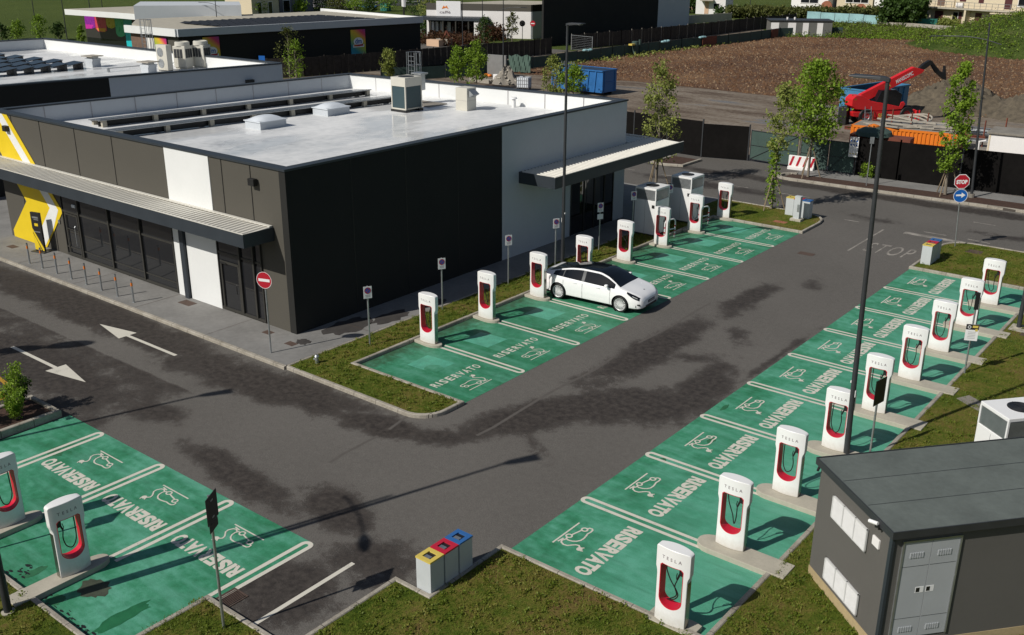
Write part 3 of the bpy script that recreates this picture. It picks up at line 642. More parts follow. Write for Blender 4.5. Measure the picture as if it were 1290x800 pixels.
def make_charger(var):
    root=thing('charging_post','x','charging post')
    names=('casing','opening_liner','side_strip','holster','plug','lettering'); mats=(M_CHG,M_RED,M_STEEL,M_BLACK,M_BLACK,M_GREYTXT)
    if proto:
        for c in kids(proto[0]):
            if c.name.split('.')[0]=='cable': continue
            k=c.copy(); COL.objects.link(k); k.parent=root
    else:
        for mb,nm,mt in [(q_,nm,mt) for mb,nm,mt in zip(BODY,names,mats) for q_ in (mb if isinstance(mb,list) else [mb])]:
            o=mb.build(nm,mt,root,smooth=nm in('casing','opening_liner','plug'),bevel=.012 if nm=='casing' else 0)
    cab_mesh[var].build('cable',M_BLACK,root,smooth=True)
    return root
pr0=make_charger(0); proto[0]=pr0
for v in range(1,5): proto[v]=make_charger(v)
used=set()
def charger(x,y,z,rz,var,label,group):
    if var not in used: o=proto[var]; used.add(var); o.location=(x,y,z); o.rotation_euler=(0,0,rz); o['label']=label; o['group']=group
    else: o=dup(proto[var],(x,y,z),rz,label,group)
    return o
RL=['white charging post nearest the camera in the long right row, its cable crossed',
 'white charging post on the first concrete island of the right row',
 'white charging post of the right row just left of the transformer hut roof corner',
 'white charging post of the right row half hidden behind the tall lamp pole',
 'white charging post of the right row behind the black square sign on a thin post',
 'white charging post in the middle of the right row, third beyond the tall lamp pole',
 'white charging post of the right row just behind the small white and yellow notice',
 'white charging post last but one in the right row, towards the street',
 'white charging post ending the right row beside the stop sign lawn']
RL[5]='white charging post right after the one behind the black square sign, right row'
VR=[1,3,0,0,0,0,0,3,0]; VR=[1,3,0,4,0,4,4,3,2]
for k in range(9):
    charger(4.50 if k==0 else 4.12+(.03 if k%2 else 0),.04 if k==0 else 3.215*k+.25,.115 if k==0 else .135,R((0,1,-1,0,1,0,-1,1,0)[k]),VR[k],RL[k],'charging posts in the long right row')
LL=['white charging post on the shop island nearest the rounded grass corner','white charging post on the shop island, second from the rounded grass corner',
 'white charging post on the shop island beside the rear wheel of the parked white car','white charging post rising behind the roof of the parked white car',
 'white charging post on the shop island just beyond the parked white car','white charging post in front of the nearer tall white power cabinet',
 'white charging post in front of the farther tall white power cabinet','white charging post ending the shop island row, on the end lawn kerb']
for k in range(8):
    charger(-10.63-(0 if k!=7 else .12),8.8+3.283*k-.12+(0 if k!=7 else .1),.10,R((1,0,-1,0,1,0,0,-1)[k]),(2,3,0,2,1,4,0,3)[k],LL[k],'charging posts on the island by the shop')
charger(-7.16,-6.98,.135,R(-92),0,'white charging post of the front left bays, nearer the thin sign post','charging posts in the front left bays')
charger(-10.32,-6.93,.135,R(-91),4,'white charging post cut by the left edge of the photo in the front left bays','charging posts in the front left bays')
# ---------------------------------------------------------------- car
def spl(xs,ys,x):
    xs=np.array(xs);ys=np.array(ys); i=int(np.clip(np.searchsorted(xs,x)-1,0,len(xs)-2))
    def m(k):
        if k==0 or k==len(xs)-1: return (ys[min(k+1,len(xs)-1)]-ys[max(k-1,0)])/(xs[min(k+1,len(xs)-1)]-xs[max(k-1,0)])
        a=(ys[k]-ys[k-1])/(xs[k]-xs[k-1]); b_=(ys[k+1]-ys[k])/(xs[k+1]-xs[k])
        return 0 if a*b_<=0 else 2*a*b_/(a+b_)
    h=xs[i+1]-xs[i]; t=(x-xs[i])/h
    return float((2*t**3-3*t*t+1)*ys[i]+(t**3-2*t*t+t)*h*m(i)+(-2*t**3+3*t*t)*ys[i+1]+(t**3-t*t)*h*m(i+1))
X=[-2.33,-2.2,-1.9,-1.44,-.9,-.3,.3,.7,1.05,1.44,1.9,2.15,2.29,2.36]
Wd=[.74,.85,.90,.92,.925,.92,.92,.92,.92,.92,.89,.83,.74,.62]
Zt=[.98,1.07,1.12,1.25,1.385,1.44,1.435,1.345,1.175,.985,.875,.785,.70,.60]
Zb=[.92,.98,1.0,.985,.965,.945,.93,.92,.91,.89,.80,.715,.63,.54]
Wr=[.60,.66,.64,.59,.58,.585,.585,.60,.66,.77,.76,.66,.52,.38]
Zl=[.42,.30,.24,.20,.19,.19,.19,.19,.19,.20,.21,.22,.25,.30]
def sect(x):
    w=spl(X,Wd,x);zt=spl(X,Zt,x);zb=min(spl(X,Zb,x),zt-.02);wr=min(spl(X,Wr,x),w-.04);zl=spl(X,Zl,x)
    g=max(0,min(1,(zt-zb)/.4)); zr=zt-.02-.075*g
    h=zb-zl
    P=[(w*.82,zl),(w*.955,zl+.05*h/.7),(w*.985,zl+.28*h),(w,zl+.50*h),(w*.99,zl+.74*h),(w*.955,zb-.03*h),(w*.93,zb),
       (wr+(w*.93-wr)*.52,zb+(zr-zb)*.55),(wr+.055,zr),(wr,zr+(zt-zr)*.55),(wr*.62,zt-.012),(0,zt)]
    return P
SUB=[2,3,3,3,3,1,2,2,1,3,3]; tags=[]
for i,nn in enumerate(SUB): tags+= [i]*nn
def resamp(P):
    Q=[Vector((a,b_,0)) for a,b_ in P]; out=[Q[0]]
    for i in range(len(Q)-1):
        a=Q[max(i-1,0)];b_=Q[i];c=Q[i+1];d=Q[min(i+2,len(Q)-1)]
        if i==len(Q)-2: d=Vector((-Q[-2].x,Q[-2].y,0))
        for k in range(1,SUB[i]+1):
            t=k/SUB[i]; lin=b_.lerp(c,t)
            cr=.5*((2*b_)+(c-a)*t+(2*a-5*b_+4*c-d)*t*t+(3*b_-a-3*c+d)*t**3)
            out.append(lin.lerp(cr,.6 if i not in(5,6,8) else 0))
    return [(q.x,q.y) for q in out]
xs=list(np.linspace(-2.33,-1.95,10))+list(np.linspace(-1.90,2.0,88))+list(np.linspace(2.04,2.36,16))
secs=[resamp(sect(x)) for x in xs]; np_=len(secs[0])
parts={'body':[], 'window':[], 'glass_roof':[], 'headlight':[], 'tail_light':[]}
V=[]
for sgn in (-1,1):
    for i,x in enumerate(xs):
        for (y,z) in secs[i]: V.append([x,sgn*y,z])
nv=len(xs)*np_
WX=1.44; WZ=.335; AR=.385
side=[]
for s_ in range(2):
    for i in range(len(xs)-1):
        for j in range(np_-1):
            q=[s_*nv+i*np_+j,s_*nv+(i+1)*np_+j,s_*nv+(i+1)*np_+j+1,s_*nv+i*np_+j+1]
            cx=(xs[i]+xs[i+1])/2; cz=sum(V[k][2] for k in q)/4; t=tags[j]
            hit=False
            for wx in (-WX,WX):
                if t<=5 and all((V[k][0]-wx)**2+(V[k][2]-WZ)**2<AR*AR for k in q): hit=True
            if hit: continue
            key='body'
            zt=spl(X,Zt,cx); zb=spl(X,Zb,cx)
            if t in (6,7) and -1.72<cx<1.16 and zt-zb>.12:
                key='window%d'%s_
                if -.36<cx<-.26 or -1.26<cx<-1.22: key='pillar%d'%s_
            if t in (9,10) and -1.98<cx<1.36: key='glass_roof'
            if t==8 and -1.2<cx<.2 and False: key='glass_roof'
            if False and t in (5,6,7,4) and 1.80<cx<2.2 and not(t==4 and cx<2.02): key='headlight'
            if key=='headlight' and t==4: key='headlight' if cz>zb-.085 else 'body'
            if t in (4,5) and cx<-2.12: key='tail_light'
            if key in('headlight','tail_light'): key+=str(s_)
            parts.setdefault(key,[]).append(q if s_==1 else q[::-1])
for k,v in enumerate(V):
    for wx in (-WX,WX):
        d=math.hypot(v[0]-wx,v[2]-WZ)
        if d<AR and v[2]<.75 and abs(v[1])>.5 and d>.2:
            f=AR/d; v[0]=wx+(v[0]-wx)*f; v[2]=max(WZ+(v[2]-WZ)*f,.0)
for e_ in (0,len(xs)-1):
    for j in range(np_-1):
        a=e_*np_+j; parts['body'].append([a,a+1,nv+a+1,nv+a])
car=thing('parked_car','white electric saloon with black glass roof and silver wheels parked in a green bay','car',(-8.58,16.70,0),R(4.2))
def cpart(name,key,mat,smooth=True,off=0):
    qs=parts.get(key,[]); idx={}; vs=[];fs=[]
    for q in qs:
        f=[]
        for k in q:
            if k not in idx: idx[k]=len(vs); vs.append(V[k])
            f.append(idx[k])
        fs.append(f)
    me=bpy.data.meshes.new(name); me.from_pydata(vs,[],fs); me.materials.append(mat)
    bm=bmesh.new(); bm.from_mesh(me); bmesh.ops.remove_doubles(bm,verts=bm.verts,dist=.0005); bmesh.ops.recalc_face_normals(bm,faces=bm.faces); bm.to_mesh(me); bm.free()
    me.polygons.foreach_set('use_smooth',[True]*len(me.polygons)); me.set_sharp_from_angle(angle=R(40))
    o=bpy.data.objects.new(name,me); COL.objects.link(o); o.parent=car
    return o
bodyo=cpart('body','body',M_CARW)
[cpart('side_window','window%d'%q,M_CARGL) for q in (0,1)]; [cpart('door_pillar','pillar%d'%q,M_DKMET) for q in (0,1)]; cpart('glass_roof','glass_roof',M_CARGL); [cpart('tail_light','tail_light%d'%q,M_SRED) for q in (0,1)]
def y_at(x,z):
    S=resamp(sect(x))
    for (ya,za),(yb,zb2) in zip(S[:-1],S[1:]):
        if za<=z<=zb2 and zb2>za: return ya+(yb-ya)*(z-za)/(zb2-za)
    return S[-1][0]
for sg in (-1,1):
    vs=[];fs=[];m_=12
    for i in range(m_+1):
        f=i/m_; x=1.70+.53*f; zu=spl(X,Zb,x)+.035-.02*f; zl_=zu-.015-.115*math.sin(math.pi*min(1,.10+.62*f))
        for k in range(5):
            z=zl_+(zu-zl_)*k/4; vs.append((x+.006,sg*(y_at(x,z)+.007),z+.003))
    for i in range(m_):
        for k in range(4): fs.append((i*5+k,i*5+5+k,i*5+6+k,i*5+k+1))
    MB().add(vs,fs).build('headlight',M_CARGL,car,smooth=True)
    MB().tube([(x_,sg*(y_at(x_,spl(X,Zb,x_)-.035)+.010),spl(X,Zb,x_)-.035) for x_ in (1.96,2.03,2.10,2.16)],.012,5).build('headlight_lens',M_RIM,car)
u=MB().box(-2.1,2.1,-.74,.74,.17,.24); 
for wx in (-WX,WX):
    for sg in (-1,1):
        y0=sg*.55;y1=sg*.885
        u.lathe([(.379,y0),(.383,y1)],28,'y',(wx,0,WZ)); u.lathe([(.0,y0),(.38,y0)],28,'y',(wx,0,WZ))
u.build('underbody',M_BLACK,car)
def wheel(wx,sg):
    y=sg*.80
    w=MB().lathe([(.245,sg*.105),(.30,sg*.115),(.325,sg*.095),(.336,sg*.05),(.336,-sg*.08),(.31,-sg*.11),(.24,-sg*.11)],36,'y',(wx,y,WZ)).build('wheel',M_BLACK,car,smooth=True)
    rm=MB().lathe([(.25,sg*.108),(.235,sg*.10),(.225,sg*.06),(.225,-sg*.05)],36,'y',(wx,y,WZ))
    rm.lathe([(0,sg*.085),(.055,sg*.08),(.06,sg*.04)],16,'y',(wx,y,WZ))
    for k in range(10):
        a=2*math.pi*k/10; c,s_=math.cos(a),math.sin(a)
        for o_ in (-.02,.02):
            p0=(wx+.05*c-o_*s_*.6,y+sg*.078,WZ+.05*s_+o_*c*.6); p1=(wx+.232*c-o_*1.6*s_,y+sg*.095,WZ+.232*s_+o_*1.6*c)
            rm.tube([p0,p1],.016,5)
    rm.build('rim',M_RIM,w,smooth=True)
    MB().lathe([(0,sg*.02),(.225,sg*.02)],24,'y',(wx,y,WZ)).build('brake_disc',M_BLACK,w)
for wx in (-WX,WX):
    for sg in (-1,1): wheel(wx,sg)
for sg in (-1,1):
    m_=MB().lathe([(0,-.10),(.05,-.085),(.075,-.03),(.078,.02),(.06,.07),(0,.085)],14,'x',(0,0,0))
    m_.v=[(v[0]*.8+.86,v[1]*1.25+sg*1.0,v[2]*.85+1.02) for v in m_.v]; m_.build('mirror',M_CARW,car,smooth=True)
    for x in (-.66,.42): MB().tube([(x-.09,sg*.928,.845),(x+.09,sg*.930,.835)],.011,6).build('door_handle',M_CARW,car)
    # seams between the doors
    s_=MB()
    for xx in (-.30,.98,-1.20):
        pts=[(xx+(.0 if xx!=-1.22 else .25*(1-t)),sg*(spl(X,Wd,xx)+.0025-.02*max(0,(z-.72))*4*.35),z) for t,z in [(0,.27),(.3,.42),(.6,.6),(.8,.75),(1,.88)]]
        s_.tube(pts,.0045,4)
    s_.build('door_seam',M_DKMET,car)
fr=MB()
for sg in (-1,1): fr.box(2.10,2.27,min(sg*.74,sg*.822),max(sg*.74,sg*.822),.40,.455).box(2.10,2.13,min(sg*.74,sg*.84),max(sg*.74,sg*.84),.30,.40)
fr.box(2.30,2.375,-.46,.46,.27,.355); fr.build('lower_intake',M_BLACK,car,bevel=.01)
MB().box(2.362,2.378,-.26,.26,.42,.53).build('number_plate',M_NBLUE,car)
MB().box(2.37,2.3805,-.20,.20,.44,.51).build('plate_field',M_GREYTXT,car)
MB().lathe([(0,.0),(.035,0),(.035,.008),(0,.008)],12,'z',(2.02,0,spl(X,Zt,2.02)-.004)).build('badge',M_DKMET,car)
MB().box(.36,.5,-.05,.05,1.28,1.31).build('interior_mirror',M_SBLK,car)
# ---------------------------------------------------------------- power cabinets
def cabinet(label,loc,rz,w=1.02,d=1.30,h=2.40,flip=False,group='tall white power cabinets'):
    t=thing('power_cabinet',label,'cabinet',loc,rz,group)
    MB().box(0,w,0,d,.08,h-.62).box(0,w,0,d,h-.10,h).box(.04,w-.04,.04,d-.04,h-.62,h-.10).build('casing',M_WHITE,t,bevel=.012)
    f=MB()
    for x in (0,w-.05):
        for y in (0,d-.05): f.box(x,x+.05,y,y+.05,h-.62,h-.10)
    f.build('corner_posts',M_WHITE,t)
    g=MB()
    nx=int((w-.12)/.03)
    for i in range(nx): g.box(.06+.03*i,.06+.03*i+.016,.012,.028,h-.60,h-.12); g.box(.06+.03*i,.06+.03*i+.016,d-.028,d-.012,h-.60,h-.12)
    for i in range(int((d-.12)/.03)): g.box(w-.028,w-.012,.06+.03*i,.06+.03*i+.016,h-.60,h-.12); g.box(.012,.028,.06+.03*i,.06+.03*i+.016,h-.60,h-.12)
    g.build('grille',M_GALV,t)
    cx,cy=w*.5,d*.5
    MB().cyl(cx,cy,h-.02,h+.012,.33,n=28).build('fan_opening',M_BLACK,t)
    q=MB()
    for k in range(3): q.tube([(cx-.33,cy,h+.02),(cx+.33,cy,h+.02)] if k==0 else [(cx-.16,cy+(-.28 if k==1 else .28),h+.02),(cx+.16,cy+(-.28 if k==1 else .28),h+.02)],.006,4)
    for r in (.12,.2,.28): q.tube([(cx+r*math.cos(6.283*i/20),cy+r*math.sin(6.283*i/20),h+.022) for i in range(21)],.005,4)
    q.build('fan_guard',M_DKMET,t)
    MB().box(w-.21,w-.06,-.012,.0,1.42,1.58).build('display',M_SBLK,t)
    MB().box(w*.06,w*.94,.0,.0,0,0).box(.02,w-.02,.02,d-.02,0,.08).build('plinth',M_DKMET,t)
    l=MB()
    for z in (.5,.95): l.box(w*.5-.003,w*.5+.003,-.004,0,.12,1.75)
    l.build('door_seam',M_DKMET,t)
    return t
cabinet('tall white power cabinet nearer the camera beside the shop entrance',(-12.78,26.0,.10),0,1.2)
cabinet('tall white power cabinet farther from the camera beside the shop entrance',(-12.68,29.35,.10),0,1.2)
cabinet('tall white power cabinet behind the roof of the grey transformer hut',(7.69,10.22,.10),R(-39.5),1.12,1.5,2.45)
# ---------------------------------------------------------------- hoops
def hoop(label,x,y,rz):
    t=thing('guard_hoop',label,'guard rail',(x,y,0),rz,'guard hoops by the power cabinets')
    w=.36; pts=[(-w,0,0),(-w,0,.75)]+[(-w+.2-.2*math.cos(R(a)),0,.75+.2*math.sin(R(a))) for a in range(15,91,15)]+[(w-.2+.2*math.sin(R(a)),0,.75+.2*math.cos(R(a))) for a in range(0,91,15)]+[(w,0,0)]
    MB().tube(pts,.034,10).build('hoop',M_WHITE,t,smooth=True); MB().tube([(-w,0,.45),(w,0,.45)],.03,8).build('crossbar',M_WHITE,t,smooth=True)
    b_=MB()
    for sx in (-w,w):
        for z in (.12,.3,.55): b_.cyl(sx,0,z,z+.07,.0355,n=10)
    b_.build('red_band',M_SRED,t)
hoop('white tubular guard hoop in front of the nearer power cabinet',-11.05,26.6,R(75)); hoop('white tubular guard hoop in front of the farther power cabinet',-11.0,30.0,R(75))
# ---------------------------------------------------------------- litter bins
def bins(x,y,dx,dy,labels,group,w=.44,h=.92,gap=.05,dk=None):
    cols=((M_BYEL,'yellow'),(M_BRED,'red'),(M_BBLU,'blue'))
    for k,(mt,cn) in enumerate(cols):
        t=thing('litter_bin',labels[k],'bin',(x+dx*k*(w+gap),y+dy*k*(w+gap),0),0,group)
        z0=.06
        b_=MB(); b_.box(0,.44,0,.44,z0,h-.04).build('bin_body',M_BIN,t,bevel=.008)
        c=MB(); 
        for (a,b2,c2,d) in ((-.008,.448,-.008,.10),(-.008,.448,.34,.448),(-.008,.10,.10,.34),(.34,.448,.10,.34)): c.box(a,b2,c2,d,h-.04,h)
        c.build('bin_top',mt,t)
        MB().box(.10,.34,.10,.34,h-.038,h-.03).build('bin_mouth',M_BLACK,t)
        MB().box(.13,.30,.13,.22,h-.03,h-.012).build('flap',M_GALV,t)
        MB().box(-.02,.46,-.02,.46,.0,.06).build('bin_foot',M_CONC,t)
bins(-.60,-2.47,0,1,['light grey litter bin with yellow top beside the foreground lawn','light grey litter bin with red top beside the foreground lawn','light grey litter bin with blue top beside the foreground lawn'],'foreground recycling bins')
bins(.16,29.85,0,1,['light grey litter bin with yellow top on the lawn by the stop sign','light grey litter bin with red top on the lawn by the stop sign','light grey litter bin with blue top on the lawn by the stop sign'],'recycling bins by the stop sign',h=1.0)
bins(-8.45,34.35,.98,-.15,['light grey litter bin with yellow top on the end of the shop island','light grey litter bin with red top on the end of the shop island','light grey litter bin with blue top half hidden behind a grey pillar box'],'recycling bins at the far end of the shop island',h=1.05)
t=thing('pillar_box','slim grey utility pillar on a concrete foot in front of the far bins','utility box',(-7.4,33.5,.1))
MB().box(-.16,.16,-.14,.14,.12,1.28).prism([(-.17,-.15),(.17,-.15),(.17,.15),(-.17,.15)],1.28,1.32).build('pillar',M_BIN,t,bevel=.01)
MB().box(-.3,.3,-.22,.22,-.02,.13).build('foot',M_CONC,t,bevel=.02); MB().box(.02,.15,-.145,-.14,.5,.9).build('hatch',M_GALV,t)
# ---------------------------------------------------------------- transformer hut
TA=R(-40.0)
hut=thing('transformer_hut','grey rendered transformer hut with flat felt roof, white vents and grey metal doors','hut',(6.02,3.60,0),TA)
HWD,HLN=2.97,7.2   # local x along vented wall, local y along door wall... 
hb=MB(); hb.box(.03,HWD-.03,.03,HLN,.32,2.93).build('wall',M_TRAFO,hut)
MB().box(.02,HWD-.02,.015,HLN-.05,0,.32).build('plinth',pm('beige_plinth',(.40,.31,.17),.9,var=.2),hut)
rf=MB().box(-.05,HWD+.06,-.04,HLN+.06,2.93,3.05).build('roof',M_TRAFR,hut,bevel=.015)
sm=MB()

for x in (1.0,2.0): sm.box(x-.008,x+.008,0,HLN,3.05,3.0535)
sm.build('felt_seam',M_DKMET,rf)
MB().box(-.075,HWD+.085,-.065,-.04,2.90,3.065).box(-.075,-.05,-.04,HLN,2.90,3.065).box(HWD+.06,HWD+.085,-.04,HLN,2.90,3.065).build('roof_edge',M_DKMET,hut)
MB().box(HWD-.09,HWD+.004,-.002,.06,.33,2.90).build('corner_trim',M_FASCIA,hut)
M_VENT=pm('vent_white',(.60,.60,.59),.6,var=.06,scale=6)
for (x0,x1,z0,z1) in ((.73,2.14,2.03,2.56),(.73,2.15,.47,1.0)):
    v=MB().box(x0,x1,-.035,-.0,z0,z0+.03).box(x0,x1,-.035,0,z1-.03,z1).box(x0,x0+.03,-.035,0,z0,z1).box(x1-.03,x1,-.035,0,z0,z1)
    for k in (1,2): v.box(x0+(x1-x0)*k/3-.015,x0+(x1-x0)*k/3+.015,-.04,0,z0,z1)
    vo=v.build('vent_frame',M_VENT,hut); l=MB(); n_=15
    for i in range(n_):
        z=z0+.03+(z1-z0-.06)*i/n_; l.add([(x0+.02,-.032,z),(x1-.02,-.032,z),(x1-.02,.02,z+.034),(x0+.02,.02,z+.034),(x0+.02,-.032,z+.006),(x1-.02,-.032,z+.006),(x1-.02,.02,z+.04),(x0+.02,.02,z+.04)],[(0,1,2,3),(7,6,5,4),(0,4,5,1),(3,2,6,7)])
    l.box(x0+.02,x1-.02,.018,.028,z0+.02,z1-.02)
    l.build('louvre',M_VENT,vo)
MB().box(2.32,2.56,-.012,.029,2.36,2.56).build('notice_plate',M_HWHT,hut,bevel=.004)
l=MB().tube([(2.36,-.16,2.93),(2.56,-.09,2.97)],.04,10); l.build('camera',M_WHITE,hut); MB().tube([(2.57,-.09,2.95),(2.58,-.07,2.86),(2.58,.01,2.84)],.025,8).build('camera_bracket',M_BLACK,hut)
MB().tube([(.02,-.02,2.86),(.07,-.08,2.80)],.03,8).build('camera_bracket',M_BLACK,hut)
X0=HWD-.03
d_=MB().box(X0,X0+.035,.25,.29,.45,2.77).box(X0,X0+.035,1.51,1.55,.45,2.77).box(X0,X0+.035,.29,1.51,2.73,2.77); d_.build('door_frame',M_GALV,hut)
for k,(y0,y1) in enumerate(((.295,.895),(.905,1.505))):
    do=MB().box(X0,X0+.02,y0,y1,.46,2.725).build('door',M_GALVD,hut)
    g=MB(); ym=(y0+y1)/2
    for zc in (2.42,.66):
        for i in range(6): g.box(X0+.02,X0+.032,ym-.15+.052*i,ym-.15+.052*i+.03,zc-.06,zc+.06)
    g.build('door_vent',M_GALVD,do)
    hy=y1-.10 if k==0 else y0+.12
    MB().box(X0+.02,X0+.024,hy-.11,hy+.07,1.52,1.66).build('lock_recess',M_WHITE,do); MB().box(X0+.024,X0+.027,hy-.10,hy-.02,1.54,1.64).build('handle',M_SBLK,do)
    ln_=MB().box(X0+.02,X0+.0225,y0+.01,y1-.01,.93,.938).box(X0+.02,X0+.0225,y0+.01,y1-.01,2.16,2.168); ln_.build('door_crease',M_DKMET,do)
# ---------------------------------------------------------------- lamp posts
def lean_to(t,x,y,z0,h,px,rz):
    d=Vector((x,y,z0+h))-Vector((CX,CY,CZ)); cur=645+CF*d.dot(_r2)/d.dot(_f); off=_r*((px-cur)*d.dot(_f)/CF)
    t.rotation_mode='QUATERNION'; t.rotation_quaternion=Vector((0,0,1)).rotation_difference(Vector((off.x,off.y,h)).normalized())@Matrix.Rotation(rz,3,'Z').to_quaternion()
def lamp_flat(label,x,y,z0,h,ang,L=.95,lean=(0,0)):
    t=thing('street_lamp',label,'street lamp',(x,y,z0),0,'square headed lamp poles of the car park'); t.rotation_euler=(lean[0],lean[1],ang)
    MB().tube([(0,0,0),(0,0,.9)],.085,14).tube([(0,0,.9),(0,0,h)],.078,14,.05).build('pole',M_DKMET,t,smooth=True)
    MB().cyl(0,0,-.04,.03,.14,n=16).build('base',M_CONC,t); 
    MB().add([(-.06,-.05,h-.05),(.14,-.14,h+.0),(L,-.20,h+.05),(L,.20,h+.05),(.14,.14,h),(-.06,.05,h-.05),(-.06,-.04,h+.05),(.14,-.13,h+.09),(L,-.19,h+.085),(L,.19,h+.085),(.14,.13,h+.09),(-.06,.04,h+.05)],
        [(5,4,3,2,1,0),(6,7,8,9,10,11)]+[(i,(i+1)%6,(i+1)%6+6,i+6) for i in range(6)]).build('lamp_head',M_DKMET,t,bevel=.01)
    MB().box(.28,L-.1,-.13,.13,h+.015,h+.045).build('lens',M_GALV,t)
    MB().box(-.085,-.05,-.03,.03,1.9,2.1).box(.07,.095,-.03,.03,2.3,2.36).build('service_plate',M_WHITE,t)
    return t
lp=at(1065.6,575.6); t=lamp_flat('dark lamp pole with flat square head standing behind the transformer hut corner',lp.x,lp.y,0,10.55,R(176)); lean_to(t,lp.x,lp.y,0,10.55,1118.5,R(176))
lamp_flat('dark lamp pole with flat head on the shop island, in front of the white wall',-12.55,19.6,.1,10.45,R(0),.8)
lamp_flat('dark lamp pole cut by the lower left corner of the photo',-6.85,-8.68,.1,10.8,R(60))
lamp_flat('dark lamp pole with its foot beside the last charging post at the right edge',5.78,23.8,.11,10.5,R(0))
def lamp_arm(label,x,y,z0,h,ang,L=2.4,thing_name='street_lamp',double=False,hd=1.0):
    t=thing(thing_name,label,'street lamp',(x,y,z0),ang,'curved arm street lamps')
    MB().tube([(0,0,0),(0,0,h)],.08,12,.045).build('pole',M_DKMET,t,smooth=True)
    def arm(s_): 
        a=[(-s_*.7,0,h-1.15),(0,0,h-.92),(s_*.6,0,h-.78),(s_*1.3,0,h-.70),(s_*L,0,h-.68)]
        MB().tube(cat(a,5),.028,8).build('arm',M_DKMET,t,smooth=True)
        MB().lathe([(0,-.02),(.13,-.01),(.17,.02),(.13,.05),(0,.06)],14,'z').build('lamp_head',M_DKMET,t,smooth=True)
        hobj=kids(t)[-1]
        for o_ in kids(t):
            if o_.name.startswith('lamp_head') and tuple(o_.location)==(0,0,0): o_.location=(s_*(L+.25),0,h-.70); o_.scale=(2.4*hd,1*hd,.8)
    arm(1)
    if double: arm(-1)
    MB().cyl(0,0,-.02,.22,.17,n=10).build('base',M_CONCD,t)
    return t
t=lamp_arm('thin grey street lamp with long curved arm rising before the black hoarding',-1.75,44.85,.1,9.7,R(187)); lean_to(t,-1.75,44.85,.1,9.7,1247,R(187))
# lamps outside the picture whose shadows fall on the asphalt
lamp_arm('grey curved arm street lamp standing off the lower left of the picture',-7.72,-10.85,.1,9.8,R(-43),1.6)
lamp_flat('dark lamp pole off the left side of the picture beyond the planter',-17.1,-10.6,0,10.2,R(60))
lamp_arm('grey double arm lamp standing off the left side of the car park lane',-25.2,-12.2,0,11.4,R(55),.62,double=True,hd=2.1)
# ---------------------------------------------------------------- signs
def disc(mb,r,y,cz,n=32,x=0): return mb.add([(x+r*math.cos(6.2832*i/n),y,cz+r*math.sin(6.2832*i/n)) for i in range(n)],[tuple(range(n))])
def signpost(label,x,y,z0,h,ang,cat_='traffic sign',group=None,r=.03,lean=(0,0)):
    t=thing('sign_post',label,cat_,(x,y,z0),ang,group); t.rotation_euler=(lean[0],lean[1],ang)
    MB().tube([(0,0,-.05),(0,0,h)],r,10).build('pole',M_GALV,t,smooth=True); return t
def back(mb,t): mb.build('bracket',M_GALV,t)
# signs face local -y
t=signpost('round red no entry sign on a grey pole at the shop corner',-14.22,4.34,.1,2.95,R(18))
o=MB().lathe([(0,-.045),(.30,-.045),(.30,-.03),(0,-.03)],36,'y',(0,0,2.72)).build('sign_face',M_SRED,t)
MB().lathe([(.288,-.0475),(.302,-.0475)],36,'y',(0,0,2.72)).build('rim',M_SWHT,o); MB().box(-.225,.225,-.0495,-.046,2.67,2.77).build('bar',M_SWHT,o)
def nopark(label,x,y,h,ang,extra=False):
    t=signpost(label,x,y,.1,h,ang,group='small no parking signs on the shop island')
    o=MB().box(-.15,.15,-.045,-.032,h-.45,h-.01).build('sign_face',M_SWHT,t)
    q=disc(MB(),.115,-.048,h-.16).build('blue_disc',M_SBLU,o); MB().lathe([(.088,-.050),(.118,-.050)],30,'y',(0,0,h-.16)).build('red_ring',M_SRED,o)
    b=MB(); b.add([(-.08,-.0515,h-.24+.005),(-.065,-.0515,h-.255),(.08,-.0515,h-.08-.005),(.065,-.0515,h-.065)],[(0,1,2,3)]); b.build('red_slash',M_SRED,o)
    tx_=MB()
    for i,wd in enumerate((.20,.16,.18)): tx_.box(-wd/2,wd/2,-.0475,-.045,h-.33-.035*i,h-.318-.035*i)
    tx_.build('small_print',M_GREYTXT,o)
    if extra: MB().box(-.15,.15,-.045,-.032,h-.80,h-.55).build('lower_plate',M_SWHT,t)
    return t
nopark('small no parking sign on the grass strip beside the dark wall, nearest the corner',-12.05,7.07,2.25,R(62))
nopark('small no parking sign behind the second charging post of the shop island',-12.55,11.5,2.15,R(62))
nopark('small no parking sign behind the charging post nearest the parked white car',-12.5,15.6,2.2,R(62))
nopark('small no parking sign left of the lamp pole against the pale wall',-12.45,18.9,2.25,R(62))
nopark('small no parking sign with a second plate behind the roof of the parked white car',-12.45,22.4,2.3,R(62),True)
nopark('small no parking sign against the pale wall behind the post beyond the white car',-12.5,25.4,2.3,R(62))
nopark('small no parking sign in front of the farther power cabinet',-12.3,28.6,2.1,R(62))
t=signpost('red octagonal stop sign above a round blue arrow sign on a grey pole',.56,33.77,.1,3.35,R(33)); lean_to(t,.56,33.77,.1,3.35,1212,R(33))
oc=[(.30*math.cos(R(22.5+45*i))/.924,3.25+.30*math.sin(R(22.5+45*i))/.924) for i in range(8)]
def xz(poly,y0,y1):
    n=len(poly); return MB().add([(p_[0],y0,p_[1]) for p_ in poly]+[(p_[0],y1,p_[1]) for p_ in poly],[tuple(range(n)),tuple(range(2*n-1,n-1,-1))]+[(i,(i+1)%n,(i+1)%n+n,i+n) for i in range(n)])
oc=[(.37*math.cos(R(22.5+45*i)),3.19+.37*math.sin(R(22.5+45*i))) for i in range(8)]
o=xz(oc,-.045,-.035).build('stop_face',M_SWHT,t)
xz([(x*.92,3.17+(z-3.17)*.92) for x,z in oc],-.048,-.046).build('red_field',M_SRED,o)
